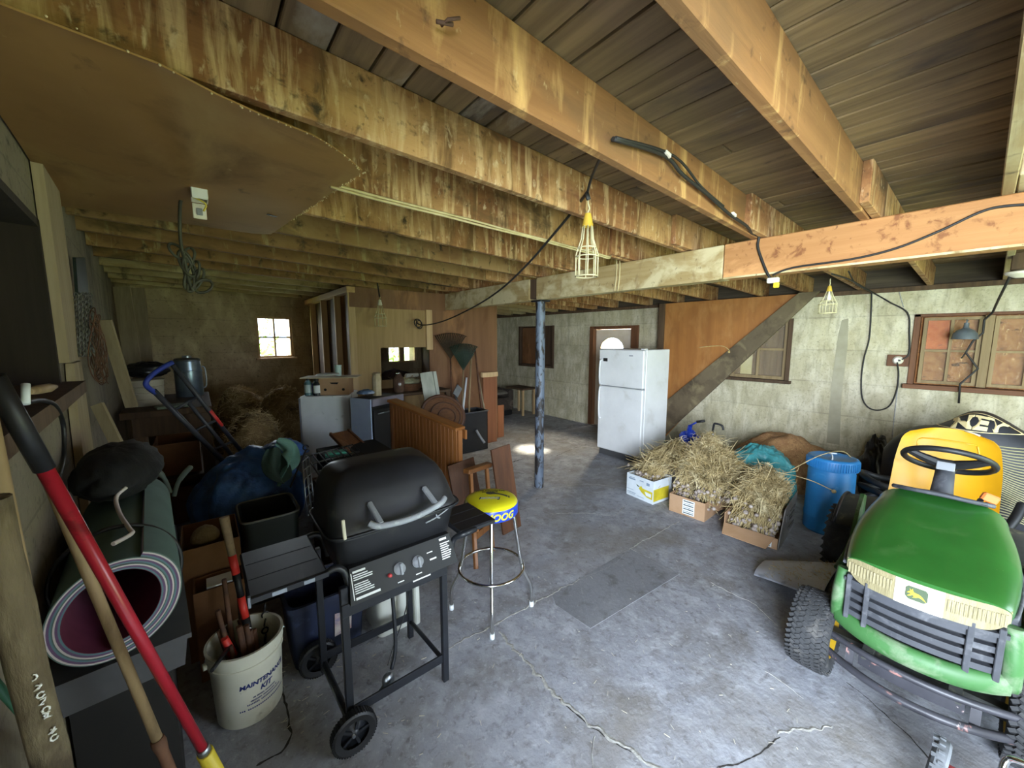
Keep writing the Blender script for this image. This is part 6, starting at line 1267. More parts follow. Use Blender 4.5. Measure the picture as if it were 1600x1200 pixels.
# slatted crib side
m_crib = wood('crib_pine', '9c6534', '855226', 'z', 3, .4, rnd=.07, coat=.25); m_cribx = wood('crib_pine', '9c6534', '855226', 'y', 3, .4, rnd=.03, coat=.25)
E1, E0 = P(718, 667, z=.95), P(612, 623, Y=4.12)
t = T('crib_gate', 'tall slatted pine crib side standing behind the grill', 'crib panel', (E1.x, E1.y, 0)); dv = E0 - E1; dh = V((dv.x, dv.y, 0)).normalized(); nn = V((dh.y, -dh.x, 0))
if nn.x > 0: nn = -nn
g = MB(); g.bar(E1 + V((0, 0, -.015)) - dv.normalized() * .015, E0 + V((0, 0, -.015)), .13, .03, b=.006); part('top_rail', g, m_cribx, t)
for e in (0.012, .99):
    p = E1.lerp(E0, e); g = MB(); g.bb(p.x - .025, p.x + .025, p.y - .03, p.y + .03, .02, p.z - .03, .004); part('end_post', g, m_crib, t)
p = E1 + V((.045, -.02, -.075)); g = MB(); g.box(p, (.02, .06, .09), None, .003); part('corner_bracket', g, m_crib, t)
g = MB(); g.bar(V((E1.x, E1.y, .14)), V((E0.x, E0.y, .14)), .04, .08, b=.004); part('bottom_rail', g, m_cribx, t)
for k in range(19):
    p = E1.lerp(E0, (k + .6) / 19.4) + nn * .028; g = MB(); g.bar((p.x, p.y, .18), (p.x, p.y, p.z - .03), .016, .046, (dh.x, dh.y, 0), b=.003); part('slat', g, m_crib, t)
g = MB(); q0, q1 = E1 - nn * .012, E0 - nn * .012; g.prism([(q0.x, q0.y, .18), (q1.x, q1.y, .18), (q1.x, q1.y, q1.z - .03), (q0.x, q0.y, q0.z - .03)], -nn * .006); part('backing_panel', g, m_crib, t)
# second crib end leaning below
t = T('crib_end', 'lower pine crib end leaning by the bar stool', 'crib panel', (1.75, 2.52, 0)); m_cr2 = wood('orange_pine', '8c5a2c', '784b24', 'z', 3, .45, coat=.2)
b0, b1 = P(744, 890), P(770, 862); t0, t1 = P(722, 735, z=.68), P(752, 728, z=.68); t0 = P(735, 735, Y=2.72); t1 = P(760, 727, Y=2.80)
for (a, b) in ((b0, t0), (b1, t1)): g = MB(); g.bar(a + V((0, 0, .004)), b, .035, .03, (1, 0, 0), b=.004); part('post', g, m_cr2, t)
g = MB(); g.bar(t0 + (t0 - t1) * .25, t1 + (t1 - t0) * .2, .07, .04, b=.006); part('top_rail', g, m_cr2, t)
for k in (.3,): g = MB(); g.bar(b0.lerp(t0, k), b1.lerp(t1, k), .02, .06, b=.003); part('cross_rail', g, m_cr2, t)
g = MB(); q = b0.lerp(t0, .42); g.box(q + V((-.0, -.03, 0)), (.05, .03, .09), None, .004); part('bracket_block', g, m_cr2, t)
# dark boards leaning behind
for (x0, y0, z0, x1, y1, lab, w_) in ((733, 690, .80, 800, 860, 'dark brown board leaning behind the bar stool seat', .22), (705, 720, .62, 738, 850, 'broad brown plywood offcut behind the crib end', .30)):
    bt = P(x1, y1 - 30); tp = V((bt.x - .06, bt.y + .10, z0)); 
    g = MB(); g.bar(bt + V((0, 0, .01)), tp, w_, .02, (0, -.35, .2)); one('board', g, wood('dark_brown_board', '5d3a22', '4a2d1a', 'z', 3, .6), lab, 'board', bt)
# brown plank and iron grates between cabinet and grill
t = T('shelf_plank', 'brown moulded shelf board lying tilted before the pale cabinet', 'plank', P(560, 705, Y=3.7))
pts = [P(516, 678, Y=4.1), P(544, 672, Y=4.2), P(600, 722, Y=3.5), P(560, 722, Y=3.4)]; nrm = (pts[1] - pts[0]).cross(pts[3] - pts[0]).normalized()
if nrm.z < 0: nrm = -nrm
g = MB(); g.prism(pts, -nrm * .02); part('board', g, wood('shelf_brown', '8a5a33', '6f4526', 'y', 3, .45), t)
g = MB(); g.bar(pts[1], pts[2], .02, .03, nrm); part('edge_moulding', g, MATS['shelf_brown_y'], t); g = MB(); g.bar(pts[0], pts[3], .02, .03, nrm); part('edge_moulding', g, MATS['shelf_brown_y'], t)
sup = T('crate_stack', 'dark stacked crates hidden between the grill and the cabinets', 'crate', (1.15, 3.6, 0))
for k in range(3): g = MB(); g.bb(0.80, 1.36, 3.40, 3.95, .005 + k * .252, .247 + k * .252, .006); part('crate', g, m_dark, sup)
t = T('grill_grate', 'cast iron cooking grate tilted behind the grill lid', 'grate', P(500, 720, Y=3.2)); c4 = [P(478, 712, Y=3.15), P(550, 694, Y=3.3), P(600, 735, Y=2.95), P(512, 762, Y=2.80)]
m_iron = mat('cast_iron', '3d3b38', '2d2b29', 12, rough=.5, metal=.4, dirt=[('8d8a80', 18, .66, (1, 1, 1))])
for i in range(9): g = MB(); g.tube([c4[0].lerp(c4[1], i / 8), c4[3].lerp(c4[2], i / 8)], .006, 5); part('grate_bar', g, m_iron, t)
for i in range(5): g = MB(); g.tube([c4[0].lerp(c4[3], i / 4) + V((0, 0, -.006)), c4[1].lerp(c4[2], i / 4) + V((0, 0, -.006))], .007, 5); part('cross_bar', g, m_iron, t)
t = T('wire_rack', 'chromed wire rack standing upright at the left of the grill lid', 'rack', P(485, 790, Y=2.75)); c4 = [P(472, 722, Y=2.9), P(482, 714, Y=3.0), P(492, 796, Y=2.86), P(480, 806, Y=2.8)]
for i in range(3): g = MB(); g.tube([c4[0].lerp(c4[1], i / 2), c4[3].lerp(c4[2], i / 2)], .006, 5); part('rack_bar', g, m_steel, t)
for i in range(7): g = MB(); g.tube([c4[0].lerp(c4[3], i / 6), c4[1].lerp(c4[2], i / 6)], .005, 5); part('rack_wire', g, m_steel, t)
t = T('pallet', 'dark wooden pallet under the grates behind the grill', 'pallet', (.85, 2.95, 0)); 
for k in range(4): g = MB(); g.bb(.60, 1.25, 2.64 + k * .17, 2.77 + k * .17, .715, .74, .003); part('deck_board', g, m_darkw, t)
for x in (.64, .92, 1.2): g = MB(); g.bb(x - .03, x + .03, 2.64, 3.28, 0, .715, .003); part('bearer', g, m_darkw, t)
g = MB(); a = P(530, 712, Y=3.6); g.box(a + V((0, 0, .0)), (.22, .10, .02), (0, 0, -20), .004); g.box(a + V((-.02, .02, .03)), (.18, .09, .02), (0, 0, -10), .004); one('green_tray', g, mat('green_plastic', '3f8f74', rough=.5), 'green plastic scraps in front of the pale cabinet', 'tray', a + V((0, 0, -.01)))
# ---------- rakes and tools in the black crate by the partition
c_ = V((3.50, 5.12, 0)); t = T('crate', 'black plastic crate full of garden tools against the brown partition', 'crate', c_)
q0, q1 = P(716, 648, Y=4.98), P(762, 650, Y=4.98); x0_, x1_ = q0.x, q1.x
g = MB()
for (a, b, cc, e) in ((x0_, x1_, 4.98, 4.995), (x0_, x1_, 5.28, 5.295), (x0_, x0_ + .015, 4.98, 5.295), (x1_ - .015, x1_, 4.98, 5.295)): g.bb(a, b, cc, e, .03, q0.z, .003)
g.bb(x0_, x1_, 4.98, 5.295, .01, .03); part('crate_walls', g, m_black, t); g = MB(); g.tube([(x0_, 4.975, q0.z), (x1_, 4.975, q0.z), (x1_, 5.30, q0.z), (x0_, 5.30, q0.z)], .014, 7, cl=True); part('crate_rim', g, m_grill, t)
g = MB(); g.tube(spl([P(744, 672, Y=4.96), P(750, 682, Y=4.9), P(757, 692, Y=4.85)], 5), .02, 7); one('boot_strap', g, m_grey, 'pale grey strap hanging out of the black tool crate', 'strap', P(757, 694, Y=4.85))
def leaf_rake(lab, px0, px1, top, bot, sp, m, mh, Y=5.28, kind='fan'):
    a, b = P(*px0, Y=Y), P(*px1, Y=Y - .06); t = T('leaf_rake', lab, 'rake', (b.x, b.y, .03), 'garden rakes at the partition')
    foot = b + (b - a) * .0; foot = V((b.x, b.y, .04)) if b.z > .04 else b
    g = MB(); g.tube([a, b, foot], .013, 8); part('handle', g, mh, t); n_ = 17
    for i in range(n_):
        s_ = (i / (n_ - 1) - .5) * 2; e = a + V((sp * s_, -.02, top * (1 - .12 * s_ * s_))); g = MB(); g.tube([a, a.lerp(e, .8), e, e + V((0, -.04, -.01))], [.009, .010, .009, .005], 5); part('tine', g, m, t)
    g = MB(); g.tube([a + V((sp * .62 * s_, -.012, top * .62 * (1 - .1 * s_ * s_))) for s_ in [-1, -.5, 0, .5, 1]], .008, 6); part('brace', g, m, t)
m_rkg = mat('green_rake_plastic', '27382a', '1f2e22', 8, rough=.6); m_rkb = mat('brown_rake_tines', '43331f', '352716', 8, rough=.8)
leaf_rake('brown leaf rake with fanned tines behind the green rake', (704, 560), (706, 640), .40, 0, .27, m_rkb, m_rust, 5.33)
leaf_rake('green plastic leaf rake leaning on the brown partition', (724, 578), (722, 642), .42, 0, .25, m_rkg, m_ash, 5.26)
g = MB(); p4 = [P(709, 553, Y=5.25), P(741, 553, Y=5.25), P(724, 579, Y=5.25)]; 
one('rake_web', g.prism(p4, (0, .008, 0)), m_rkg, 'solid green web plate at the neck of the green rake', 'rake', P(724, 579, Y=5.25))
for (x0, y0, x1, y1, m_, lab, Y0) in ((742, 545, 753, 640, m_rust, 'reddish spade handle right of the green rake', 5.34), (736, 560, 733, 632, m_ash, 'pale tool handle behind the green rake', 5.32), (747, 586, 757, 640, m_lath, 'slim pale stake beside the wardrobe board', 5.36), (729, 590, 724, 636, m_lab, 'white tool shaft in the black tool crate', 5.2)):
    a, b = P(x0, y0, Y=Y0), P(x1, y1, Y=Y0 - .12); b2 = V((b.x, b.y, .035)); g = MB(); g.tube([a, b, b2], .016, 8); tt = T('tool_handle', lab, 'tool', b2); part('shaft', g, m_, tt)
g = MB(); a = P(718, 604, Y=5.1); g.bar(a, P(711, 618, Y=5.05), .11, .02, (0, 1, 0)); g.tube([P(711, 618, Y=5.05), V((3.42, 5.1, .04))], .014, 7); g = g; tt = T('spade', 'grey steel spade blade upright in the black tool crate', 'spade', (3.42, 5.1, .035)); part('blade', g, m_steel, tt)
q0, q1, q2 = P(753, 588, Y=5.25), P(776, 586, Y=5.25), P(775, 686, Y=5.25)
t = T('wardrobe_board', 'brown board with a pale top strip standing by the passage', 'board', ((q0.x + q1.x) / 2, 5.26, 0)); g = MB(); g.bb(q0.x + .03, q1.x, 5.25, 5.28, .004, q0.z, .003); part('board', g, wood('wardrobe_brown', '8f5a38', '7d4c2e', 'z', 2, .5), t); g = MB(); g.bb(q0.x, q1.x + .02, 5.235, 5.29, q0.z - .02, q0.z + .06, .003); part('top_strip', g, m_stud, t)
q = P(783, 632, Y=5.5); g = MB(); g.bb(4.10, q.x + .02, 5.44, 5.46, .0, q.z, .003); one('panel_offcut', g, MATS['wardrobe_brown_z'], 'short reddish panel standing right of the wardrobe board', 'board', (4.15, 5.45, 0))
# far furniture in the passage
t = T('armchair', 'old dark armchair in the dim passage by the far wall', 'chair', (5.25, 7.2, 0)); m_arm = mat('dark_upholstery', '4a4036', '3b332b', 7, rough=.95, dirt=[('6d6254', 9, .62, (1, 1, 1))])
g = MB(); g.bb(4.95, 5.6, 6.9, 7.5, .12, .42, .05); part('seat', g, m_arm, t); g = MB(); g.bb(4.95, 5.6, 7.45, 7.65, .12, .92, .05); part('backrest', g, m_arm, t)
for x in (4.88, 5.62): g = MB(); g.bb(x - .07, x + .07, 6.9, 7.6, .12, .60, .04); part('armrest', g, m_arm, t)
g = MB(); g.bb(4.9, 5.65, 6.92, 7.6, .0, .12, .02); part('base', g, m_dark, t)
t = T('side_table', 'small wooden table in the dim passage beside the armchair', 'table', (5.9, 6.9, 0)); g = MB(); g.bb(5.70, 6.12, 6.6, 7.25, .60, .64, .005); part('table_top', g, m_darkw, t)
for x in (5.74, 6.08):
    for y in (6.65, 7.2): g = MB(); g.bb(x - .022, x + .022, y - .022, y + .022, 0, .60); part('leg', g, m_stud, t)
g = MB(); blob(g, (5.35, 7.1, .515), (.24, .22, .08), 24, 14, .15, 3, 91); one('cushion', g, mat('striped_grey_cloth', '7d7668', '5f594d', 20, (8, 1, 1), rough=.9), 'striped grey cushion lying on the old armchair', 'cushion', (5.35, 7.1, .42))
# clutter inside the closed-off room
t = T('old_sofa', 'dim upholstered sofa in the closed-off room seen through the opening', 'sofa', (3.05, 7.45, 0)); g = MB(); blob(g, (3.05, 7.45, .55), (.6, .4, .60), 34, 18, .12, 2, 95, flat=.98); part('body', g, mat('pinkish_upholstery', '7a5a50', '5c443d', 4, rough=.95), t)
# ================================================================ things on the ceiling and the cables
sh = [(.565, 1.634), (.49, 2.3), (.411, 3.005), (.0, 3.02), (XL(3.0) + .006, 3.01), (XL(2.0) + .006, 2.0), (XL(1.27) + .006, 1.27), (-.19, 1.285), (.0, 1.32), (.09, 1.36), (.18, 1.40), (.28, 1.43), (.366, 1.459), (.46, 1.53)]
m_sheet = mat('stained_hardboard_sheet', 'a37b45', '8f6a39', 1.4, rough=.7, bump=.06, dirt=[('6a4c26', 1.6, .60, (1, 1, 1)), ('a5834f', 2.6, .60, (1, .4, 1)), ('4e3a1f', 7, .70, (1, .5, 1)), ('c2a878', 30, .76, (1, 1, 1))], dw=.07)
t = T('ceiling_sheet', 'large stained hardboard sheet sagging under the joists at upper left', 'sheet', (0, 2.2, 2.46))
g = MB(); n_ = 26; vs = []; fs = []
def insh(x, y):
    c = False; j = len(sh) - 1
    for i in range(len(sh)):
        if (sh[i][1] > y) != (sh[j][1] > y) and x < (sh[j][0] - sh[i][0]) * (y - sh[i][1]) / (sh[j][1] - sh[i][1]) + sh[i][0]: c = not c
        j = i
    return c
def xr(y):
    xs = []
    for i in range(len(sh)):
        (xa, ya), (xb, yb) = sh[i - 1], sh[i]
        if (ya - y) * (yb - y) <= 0 and ya != yb: xs.append(xa + (xb - xa) * (y - ya) / (yb - ya))
    return (min(xs), max(xs)) if xs else (0, 0)
def shp(u, v, k=0.0):
    y = 1.2715 + (3.008 - 1.2715) * v; a, b = xr(y); x = a + (b - a) * u
    edge = math.exp(-((v) / .09) ** 2); return V((x, y, 2.464 - .012 * math.sin(pi * u) * math.sin(pi * v) - .022 * edge * (.5 + .5 * math.sin(9 * x)) * (u > .2) + .004 * nzv((x * 3, y * 3, 0)) - k))
g.grid(lambda u, v: shp(u, v, 0.005), 22, 40); g.grid(lambda u, v: shp(u, v), 22, 40, flip=True)
for u in (0., 1.): g.grid(lambda v, w_: shp(u, v, .005 * w_), 40, 2)
for v in (0., 1.): g.grid(lambda u, w_: shp(u, v, .005 * w_), 22, 2)
part('sheet', g, m_sheet, t, smooth=50)
g = MB(); e = [shp(1, i / 60, .004) for i in range(0, 44)] + [shp(1, i / 240, .004) for i in range(0, 176)]; rr = random.Random(3)
for i, q in enumerate(e):
    if rr.random() < .5: g.ball(q + V((rr.uniform(-.008, .008), 0, -.002)), rr.uniform(.0012, .0035), 5)
part('torn_edge_fibres', g, mat('torn_fibre', 'd3bf96', rough=1), t, kind='stuff')
g = MB(); a = P(418, 335, z=2.455); g.bar(a, a + V((.045, .02, 0)), .018, .002); part('dark_mark', g, m_black, t)
q = P(311, 300, z=2.445); t = T('junction_box', 'open white junction box screwed to the ceiling sheet, cover hanging', 'electrical box', (q.x, q.y, 2.40))
m_ivory = mat('ivory_plastic', 'e6e0cf', 'd8d0bb', 6, rough=.5); g = MB()
for (a, b, c, e) in ((-.030, .030, -.05, -.045), (-.030, .030, .045, .05), (-.030, -.025, -.05, .05), (.025, .030, -.05, .05)): g.bb(q.x + a, q.x + b, q.y + c, q.y + e, 2.41, 2.450, .001)
part('box_walls', g, m_ivory, t); g = MB(); g.bb(q.x - .027, q.x + .027, q.y - .045, q.y + .045, 2.435, 2.446); part('box_interior', g, m_black, t)
g = MB(); g.box((q.x - .003, q.y + .055, 2.375), (.05, .010, .065), (14, 0, 0), .003); cv = part('hanging_cover', g, m_ivory, t); g = MB(); g.box((q.x - .003, q.y + .047, 2.372), (.022, .010, .03), (14, 0, 0), .002); part('socket_face', g, m_grey, cv)
g = MB(); g.box((q.x, q.y - .053, 2.425), (.055, .004, .045), None, .002); part('paper_flap', g, m_wht, t)
g = MB(); g.tube(spl([(q.x - .02, q.y, 2.42), (q.x + .02, q.y + .01, 2.40), (q.x + .01, q.y + .02, 2.37)], 4), .004, 5); part('yellow_wire', g, mat('wire_yellow', 'd8c04a', rough=.5), t)
m_cord = mat('green_grey_cord', '4c4c3c', '3c3c30', 8, rough=.7); m_blk = mat('black_cord', '211f1c', rough=.6)
t = T('cord_bundle', 'looped green grey extension cord hanging from the junction box', 'cord', (q.x - .02, 2.52, 2.0)); g = MB()
pts = [P(300, 306, Y=2.46), P(285, 308, Y=2.48), P(281, 330, Y=2.5), P(282, 375, Y=2.52), P(288, 405, Y=2.53), P(296, 440, Y=2.53), P(303, 455, Y=2.53)]; g.tube(spl(pts, 6), .0075, 7); part('cord', g, m_cord, t)
for (cx_, cy_, rx, ry, ti) in ((292, 412, 10, 26, .3), (300, 430, 9, 30, -.35), (306, 438, 8, 26, -.5), (295, 425, 7, 30, .1), (276, 392, 9, 16, .6), (296, 398, 8, 14, -.2), (318, 447, 11, 16, -.9)):
    g = MB(); c0 = P(cx_, cy_, Y=2.535); k = (P(cx_ + 1, cy_, Y=2.535) - c0).length; RTh = V((.775, -.0, 0)).normalized()
    g.tube([c0 + RTh * k * (rx * math.cos(s_) * math.cos(ti) - ry * math.sin(s_) * math.sin(ti)) + V((0, .01 * math.sin(2 * s_ + ti * 9), k * (rx * math.cos(s_) * math.sin(ti) + ry * math.sin(s_) * math.cos(ti)))) for s_ in [2 * pi * i / 22 for i in range(22)]], .0065, 6, cl=True); part('loop', g, m_cord, t)
# pale cables along a joist and down the beam
m_cable = mat('cream_cable', 'c9b98a', 'b5a473', 9, rough=.7); t = T('house_cables', 'pair of cream cables stapled along a whitewashed joist to the beam', 'cable', (1.9, 1.98, 2.45))
yb_ = lambda X: 1.90 + .0744 * (X - .6)
for k in (0, 1):
    g = MB(); pts = [V((X, yb_(X) - (.012 if k == 0 else .016) - .012, 2.472 + .012 * k - .018 + .006 * nzv((X * 2, k, 0)))) for X in [.50 + .2 * i for i in range(12)]] + [P(945 + 7 * k, 388 + 4 * k, X=2.9), P(962 + 5 * k, 400, X=3.03), P(963 + 5 * k, 430, X=3.034), P(960 + 5 * k, 455, X=3.034)]
    g.tube(spl(pts, 4), .0065, 6); part('cable', g, m_cable, t)
# long black extension cord, hooked on two joists
t = T('extension_cord', 'black extension cord draped from the joists over to the partition', 'cord', P(930, 290, Y=1.40))
j2f = lambda X: .93 + .0535 * (X - .6) - .035
pts = [P(918, 300, Y=1.385), P(925, 275, Y=1.30), P(945, 232, Y=1.05), V((P(958, 217, Y=.95).x, j2f(1.55) - .0, P(958, 217, Y=.95).z))]
g = MB(); g.tube(spl(pts, 5), .007, 7); part('cord', g, m_blk, t)
p0 = P(958, 217, Y=.93); pts = [p0] + [V((X, j2f(X), z_)) for X, z_ in ((1.62, 2.58), (1.8, 2.55), (2.1, 2.53), (2.4, 2.50), (2.7, 2.49))] + [V((2.95, 1.06, 2.49)), V((3.03, 1.05, 2.49)), P(1184, 385, X=3.033), P(1190, 405, X=3.032), P(1198, 425, X=3.03), P(1204, 436, X=3.03)]
g = MB(); g.tube(spl(pts, 5), .0085, 7); part('cord', g, m_blk, t)
g = MB(); g.tube(spl([P(962, 215, Y=.925), V((1.70, j2f(1.7) - .004, 2.60)), V((2.0, j2f(2.0) - .004, 2.545)), V((2.3, j2f(2.3) - .004, 2.52))], 5), .006, 6); part('cord', g, m_blk, t)
for X, z_ in ((1.63, 2.585), (2.45, 2.505)): g = MB(); g.bar((X - .02, j2f(X) - .008, z_ + .003), (X + .02, j2f(X) - .008, z_ - .003), .014, .016); part('tape_wrap', g, m_ivory, t)
dr = [(918, 300, 1.385), (895, 330, 1.60), (860, 372, 1.9), (825, 412, 2.3), (785, 450, 2.9), (745, 477, 3.6), (700, 499, 4.4), (672, 507, 4.9), (655, 507, 5.2), (650, 500, 5.3)]
g = MB(); g.tube(spl([P(a, b, Y=c) for a, b, c in dr], 5), .0085, 7); part('cord', g, m_blk, t)
for k in range(2): g = MB(); c0 = P(653, 505, Y=5.28); g.tube([c0 + V((.055 * math.cos(s_) + .02 * k, .02 * math.sin(s_ + k), .06 * math.sin(s_) - .02 * k)) for s_ in [2 * pi * i / 18 for i in range(18)]], .008, 6, cl=True); part('loop', g, m_blk, t)
q = P(1208, 438, X=3.02); g = MB(); g.box(q, (.03, .07, .035), None, .006); part('socket', g, m_ivory, t); g = MB(); g.box(P(1213, 443, X=3.02) + V((0, 0, -.01)), (.026, .03, .035), None, .004); part('yellow_plug', g, mat('plug_yellow', 'e6cf2e', rough=.5), t)
g = MB(); g.tube(spl([P(1207, 430, X=3.03), P(1240, 418, X=3.033), P(1330, 405, X=3.034), P(1400, 388, X=3.034), P(1470, 360, X=3.034), P(1530, 332, X=3.034), P(1570, 322, X=3.034), P(1640, 318, X=3.034)], 5), .0065, 7); part('cord', g, m_blk, t)
# trouble lights
def trouble(lab, hook, L, r, m_top, mc, bulb=True):
    t = T('trouble_light', lab, 'lamp', hook - V((0, 0, L)), 'caged trouble lights'); h = hook; s = L / .33
    g = MB(); g.tube([h + V((0, 0, .03 * s)), h, h + V((.012, 0, -.02 * s)), h + V((-.004, 0, -.045 * s))], .004, 6); part('hook', g, mc, t)
    g = MB(); g.lathe([(0, -.04 * s), (.014 * s, -.045 * s), (.02 * s, -.07 * s), (.026 * s, -.10 * s), (.02 * s, -.105 * s), (0, -.105 * s)], h, n=14); part('socket', g, m_top, t, smooth=40)
    prof = [(.022 * s, -.10 * s), (r * .55, -.16 * s), (r, -.23 * s), (r, -.33 * s)]
    for k in range(8): a = 2 * pi * k / 8; g = MB(); g.tube([h + V((q_ * math.cos(a), q_ * math.sin(a), z_)) for q_, z_ in prof], .0035, 5); part('cage_wire', g, mc, t)
    for q_, z_ in ((r, -.33 * s), (r, -.24 * s), (r * .8, -.20 * s)): g = MB(); g.tube([h + V((q_ * math.cos(a), q_ * math.sin(a), z_)) for a in [2 * pi * i / 22 for i in range(22)]], .0036, 5, cl=True); part('cage_ring', g, mc, t)
    if bulb: g = MB(); g.lathe([(0, -.10 * s), (.012 * s, -.105 * s), (.014 * s, -.125 * s), (.028 * s, -.155 * s), (.030 * s, -.175 * s), (.020 * s, -.198 * s), (0, -.205 * s)], h, n=16); part('bulb', g, mat('frosted_bulb', 'dedbd0', rough=.3), t, smooth=60)
    return t
m_wirec = mat('pale_wire_cage', 'cfc59c', 'bdb38a', 9, rough=.5); m_ylw = mat('yellow_socket_rubber', 'd8b340', 'c39f33', 9, rough=.6)
hk = P(919, 318, Y=1.385); L_1 = hk.z - P(918, 432, Y=1.385).z
g = MB(); g.tube([P(917, 302, Y=1.385), P(920, 312, Y=1.38), hk + V((0, 0, .03))], .012, 7); one('cord_knot', g, m_blk, 'knotted black cord above the nearest trouble light', 'cord', hk + V((0, 0, .02)))
trouble('largest caged trouble light with yellow socket hanging nearest the camera', hk, L_1, .058, m_ylw, m_wirec, False)
hk = P(593, 462, Y=5.15); trouble('small caged trouble light hanging before the tan partition panel', hk, .40, .075, m_ivory, m_wirec, False)
g = MB(); g.tube(spl([P(593, 464, Y=5.15), P(591, 450, Y=5.1), P(586, 422, Y=5.0), P(590, 418, Y=4.95), P(640, 436, Y=4.9), P(700, 447, Y=4.85), P(760, 449, Y=4.6)], 6), .009, 7); one('lamp_cord', g, m_blk, 'black cord running under the joists to the partition trouble light', 'cord', P(593, 464, Y=5.15))
hk = P(1297, 440, X=4.3); trouble('caged trouble light with a bulb hanging before the right wall', hk, hk.z - P(1297, 489, X=4.3).z, .062, m_ylw, m_wirec)
# wall cords and outlet on the right
t = T('outlet', 'round white outlet on a brown board left of the boarded window', 'outlet', P(1403, 563, X=XR - .02)); c0 = P(1403, 563, X=XR - .02)
q0, q1 = P(1387, 554, X=XR - .012), P(1419, 573, X=XR - .012); g = MB(); g.bb(XR - .022, XR - .001, min(q0.y, q1.y), max(q0.y, q1.y), min(q0.z, q1.z), max(q0.z, q1.z), .002); part('mount_board', g, m_frame, t)
g = MB(); g.lathe([(0, .025), (.03, .025), (.045, .008), (.047, 0)], (XR - .023, c0.y, c0.z), (-1, 0, 0), 20); part('outlet_body', g, m_ivory, t, smooth=40); g = MB(); g.box((XR - .05, c0.y - .015, c0.z), (.006, .02, .02)); part('socket_hole', g, m_black, t)
t = T('wall_cord', 'black cord looping down the right wall to the round outlet', 'cord', P(1370, 642, X=XR - .02)); X_ = XR - .018
g = MB(); g.tube(spl([P(1362, 455, X=X_ - .06), P(1361, 490, X=X_), P(1358, 530, X=X_), P(1350, 560, X=X_), P(1346, 590, X=X_), P(1347, 620, X=X_), P(1356, 636, X=X_), P(1372, 641, X=X_), P(1390, 634, X=X_), P(1401, 610, X=X_), P(1404, 585, X=X_), P(1402, 566, X=X_ - .03)], 6), .0075, 7); part('cord', g, m_blk, t)
g = MB(); g.tube(spl([P(1300, 428, X=4.3), P(1330, 438, X=5.3), P(1362, 456, X=6.15), P(1390, 472, X=X_), P(1418, 489, X=X_), P(1421, 520, X=X_), P(1420, 553, X=X_), P(1408, 562, X=X_ - .02)], 6), .008, 7); part('cord', g, m_blk, t)
g = MB(); g.tube(spl([P(1326, 424, X=5.0), P(1338, 444, X=5.6), P(1362, 456, X=6.15)], 6), .007, 7); part('cord', g, m_blk, t)
# pale crack down the wall
g = MB(); cr = spl([P(1405, 455, X=XR - .002), P(1409, 470, X=XR - .002), P(1412, 480, X=XR - .002)], 4) ; g.tube(cr, .006, 4)
cr = spl([P(1403, 600, X=XR - .002), P(1400, 630, X=XR - .002), P(1397, 655, X=XR - .002), P(1394, 685, X=XR - .002), P(1393, 715, X=XR - .002), P(1390, 745, X=XR - .002)], 5); g.tube(cr, [.004 + .008 * abs(nzv((i, 2, 0), .8)) for i in range(len(cr))], 4); part('crack', g, m_crackl, bpy.data.objects['wall_right'])
# enamel shade and its cord in front of the boarded window
c0 = P(1507, 530, X=6.02); t = T('pendant_shade', 'grey enamel lamp shade hanging before the boarded window', 'lamp', c0)
m_shade = mat('grey_enamel', '5f6668', '4e5557', 8, rough=.4, dirt=[('8b8f8c', 20, .70, (1, 1, 1))])
r0 = .095; g = MB(); g.lathe([(.018, .165), (.020, .12), (.030, .105), (.06, .09), (.085, .055), (.093, .01), (.095, 0), (.089, 0), (.08, .05), (.056, .083), (.02, .098)], c0, n=30); part('shade', g, m_shade, t, smooth=40)
g = MB(); g.tube([c0 + V((0, 0, .16)), c0 + V((0, 0, .185)), c0 + V((.02, 0, .195)), c0 + V((.10, .0, .19))], .006, 6); part('bracket', g, m_shade, t); g = MB(); g.tube([c0 + V((.1, 0, .19)), c0 + V((XR - c0.x - .02, 0, .19))], .008, 6); part('wall_arm', g, m_shade, t)
t = T('twisted_flex', 'stiff bent dark flex running from the ceiling lampholder past the shade', 'cord', P(1535, 545, X=6.1))
seq = [(1578, 432, 4.9), (1560, 468, 5.6), (1551, 488, 6.1), (1538, 500, 6.14), (1536, 520, 6.14), (1520, 533, 6.14), (1509, 551, 6.14), (1528, 576, 6.14), (1500, 600, 6.14), (1498, 630, 6.14)]
g = MB(); g.tube([P(a, b, X=c) for a, b, c in seq], .009, 7); part('flex', g, m_blk, t); g = MB(); g.tube([P(1509, 551, X=6.14), P(1502, 560, X=6.13)], .006, 6); part('stub', g, m_blk, t)
q = P(1594, 428, X=4.9); t = T('lampholder', 'white porcelain lampholder under the joists at the right edge', 'lamp', q); g = MB(); g.lathe([(.02, -.03), (.03, -.025), (.075, .0), (.08, .015), (.04, .03), (.0, .03)], q, n=24); part('porcelain', g, m_ivory, t, smooth=40); g = MB(); g.bb(q.x - .06, q.x + .06, q.y - .05, q.y + .05, q.z + .03, 2.44, .004); part('mount_block', g, m_darkw, t)
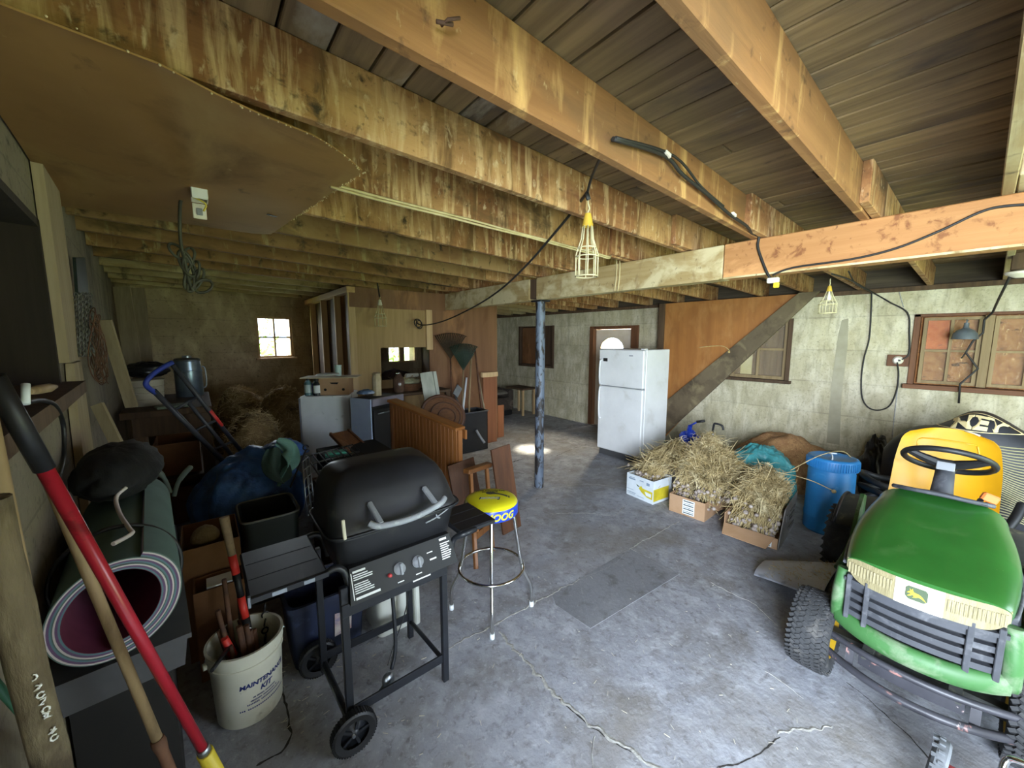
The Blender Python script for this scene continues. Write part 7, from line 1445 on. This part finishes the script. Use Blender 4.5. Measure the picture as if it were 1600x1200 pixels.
# nail and hook on the second joist
g = MB(); a = P(690, 40, Y=.90); g.tube([a, a + V((0, -.03, -.004)), a + V((.03, -.035, .01))], .004, 6); g.tube([a + V((-.02, -.01, -.006)), a + V((.02, -.02, .0))], .005, 6); one('bent_nail', g, m_rust, 'bent rusty hook nailed to the near bare joist', 'hook', a)
# trees outside the windows
m_leaf = mat('sunlit_leaves', '8fae4e', '6f9440', 3, rough=.8, dirt=[('c2d488', 4, .60, (1, 1, 1))])
for (x, y, r_, lab) in ((-.2, 15, 2.3, 'sunlit leafy shrub outside the small back window'), (4.6, 15.5, 2.2, 'sunlit leafy shrub outside the closed-off room')):
    t = T('shrub', lab, 'shrub', (x, y, -.16)); g = MB(); g.tube([(x, y, -.2), (x, y, 1.2)], .09, 8); part('stem', g, m_darkw, t); g = MB(); rr = random.Random(int(x * 10))
    for k in range(1500):
        dv = V((rr.gauss(0, 1), rr.gauss(0, 1), rr.gauss(0, 1))).normalized() * r_ * (.6 + .4 * rr.random()); c_ = V((x, y, r_ * .75)) + V((dv.x, dv.y * .6, dv.z * .9)); c_.z = max(c_.z, 0)
        e1 = V((rr.uniform(-1, 1), rr.uniform(-1, 1), rr.uniform(-1, 1))).normalized() * .13; e2 = e1.orthogonal().normalized() * .06; g.add([c_ - e1, c_ + e2, c_ + e1, c_ - e2], [(0, 1, 2, 3)])
    part('leaves', g, m_leaf, t, kind='stuff', fix=False)

# scraps of straw and chalky crumbs on the floor
g = MB(); rr = random.Random(77)
for k in range(150):
    if rr.random() < .6: q = P(rr.uniform(430, 640), rr.uniform(1000, 1150))
    else: q = P(rr.uniform(640, 1250), rr.uniform(860, 1190))
    a = rr.random() * pi; l = rr.uniform(.006, .03); g.tube([q + V((0, 0, .003)), q + V((l * math.cos(a), l * math.sin(a), .004))], rr.uniform(.0007, .0016), 4, sm=False)
one('straw_scraps', g, mat('pale_scraps', 'c9c3ae', rough=.9), 'scattered straw scraps and crumbs on the concrete floor', 'debris', P(600, 1050), kind='stuff', fix=False)
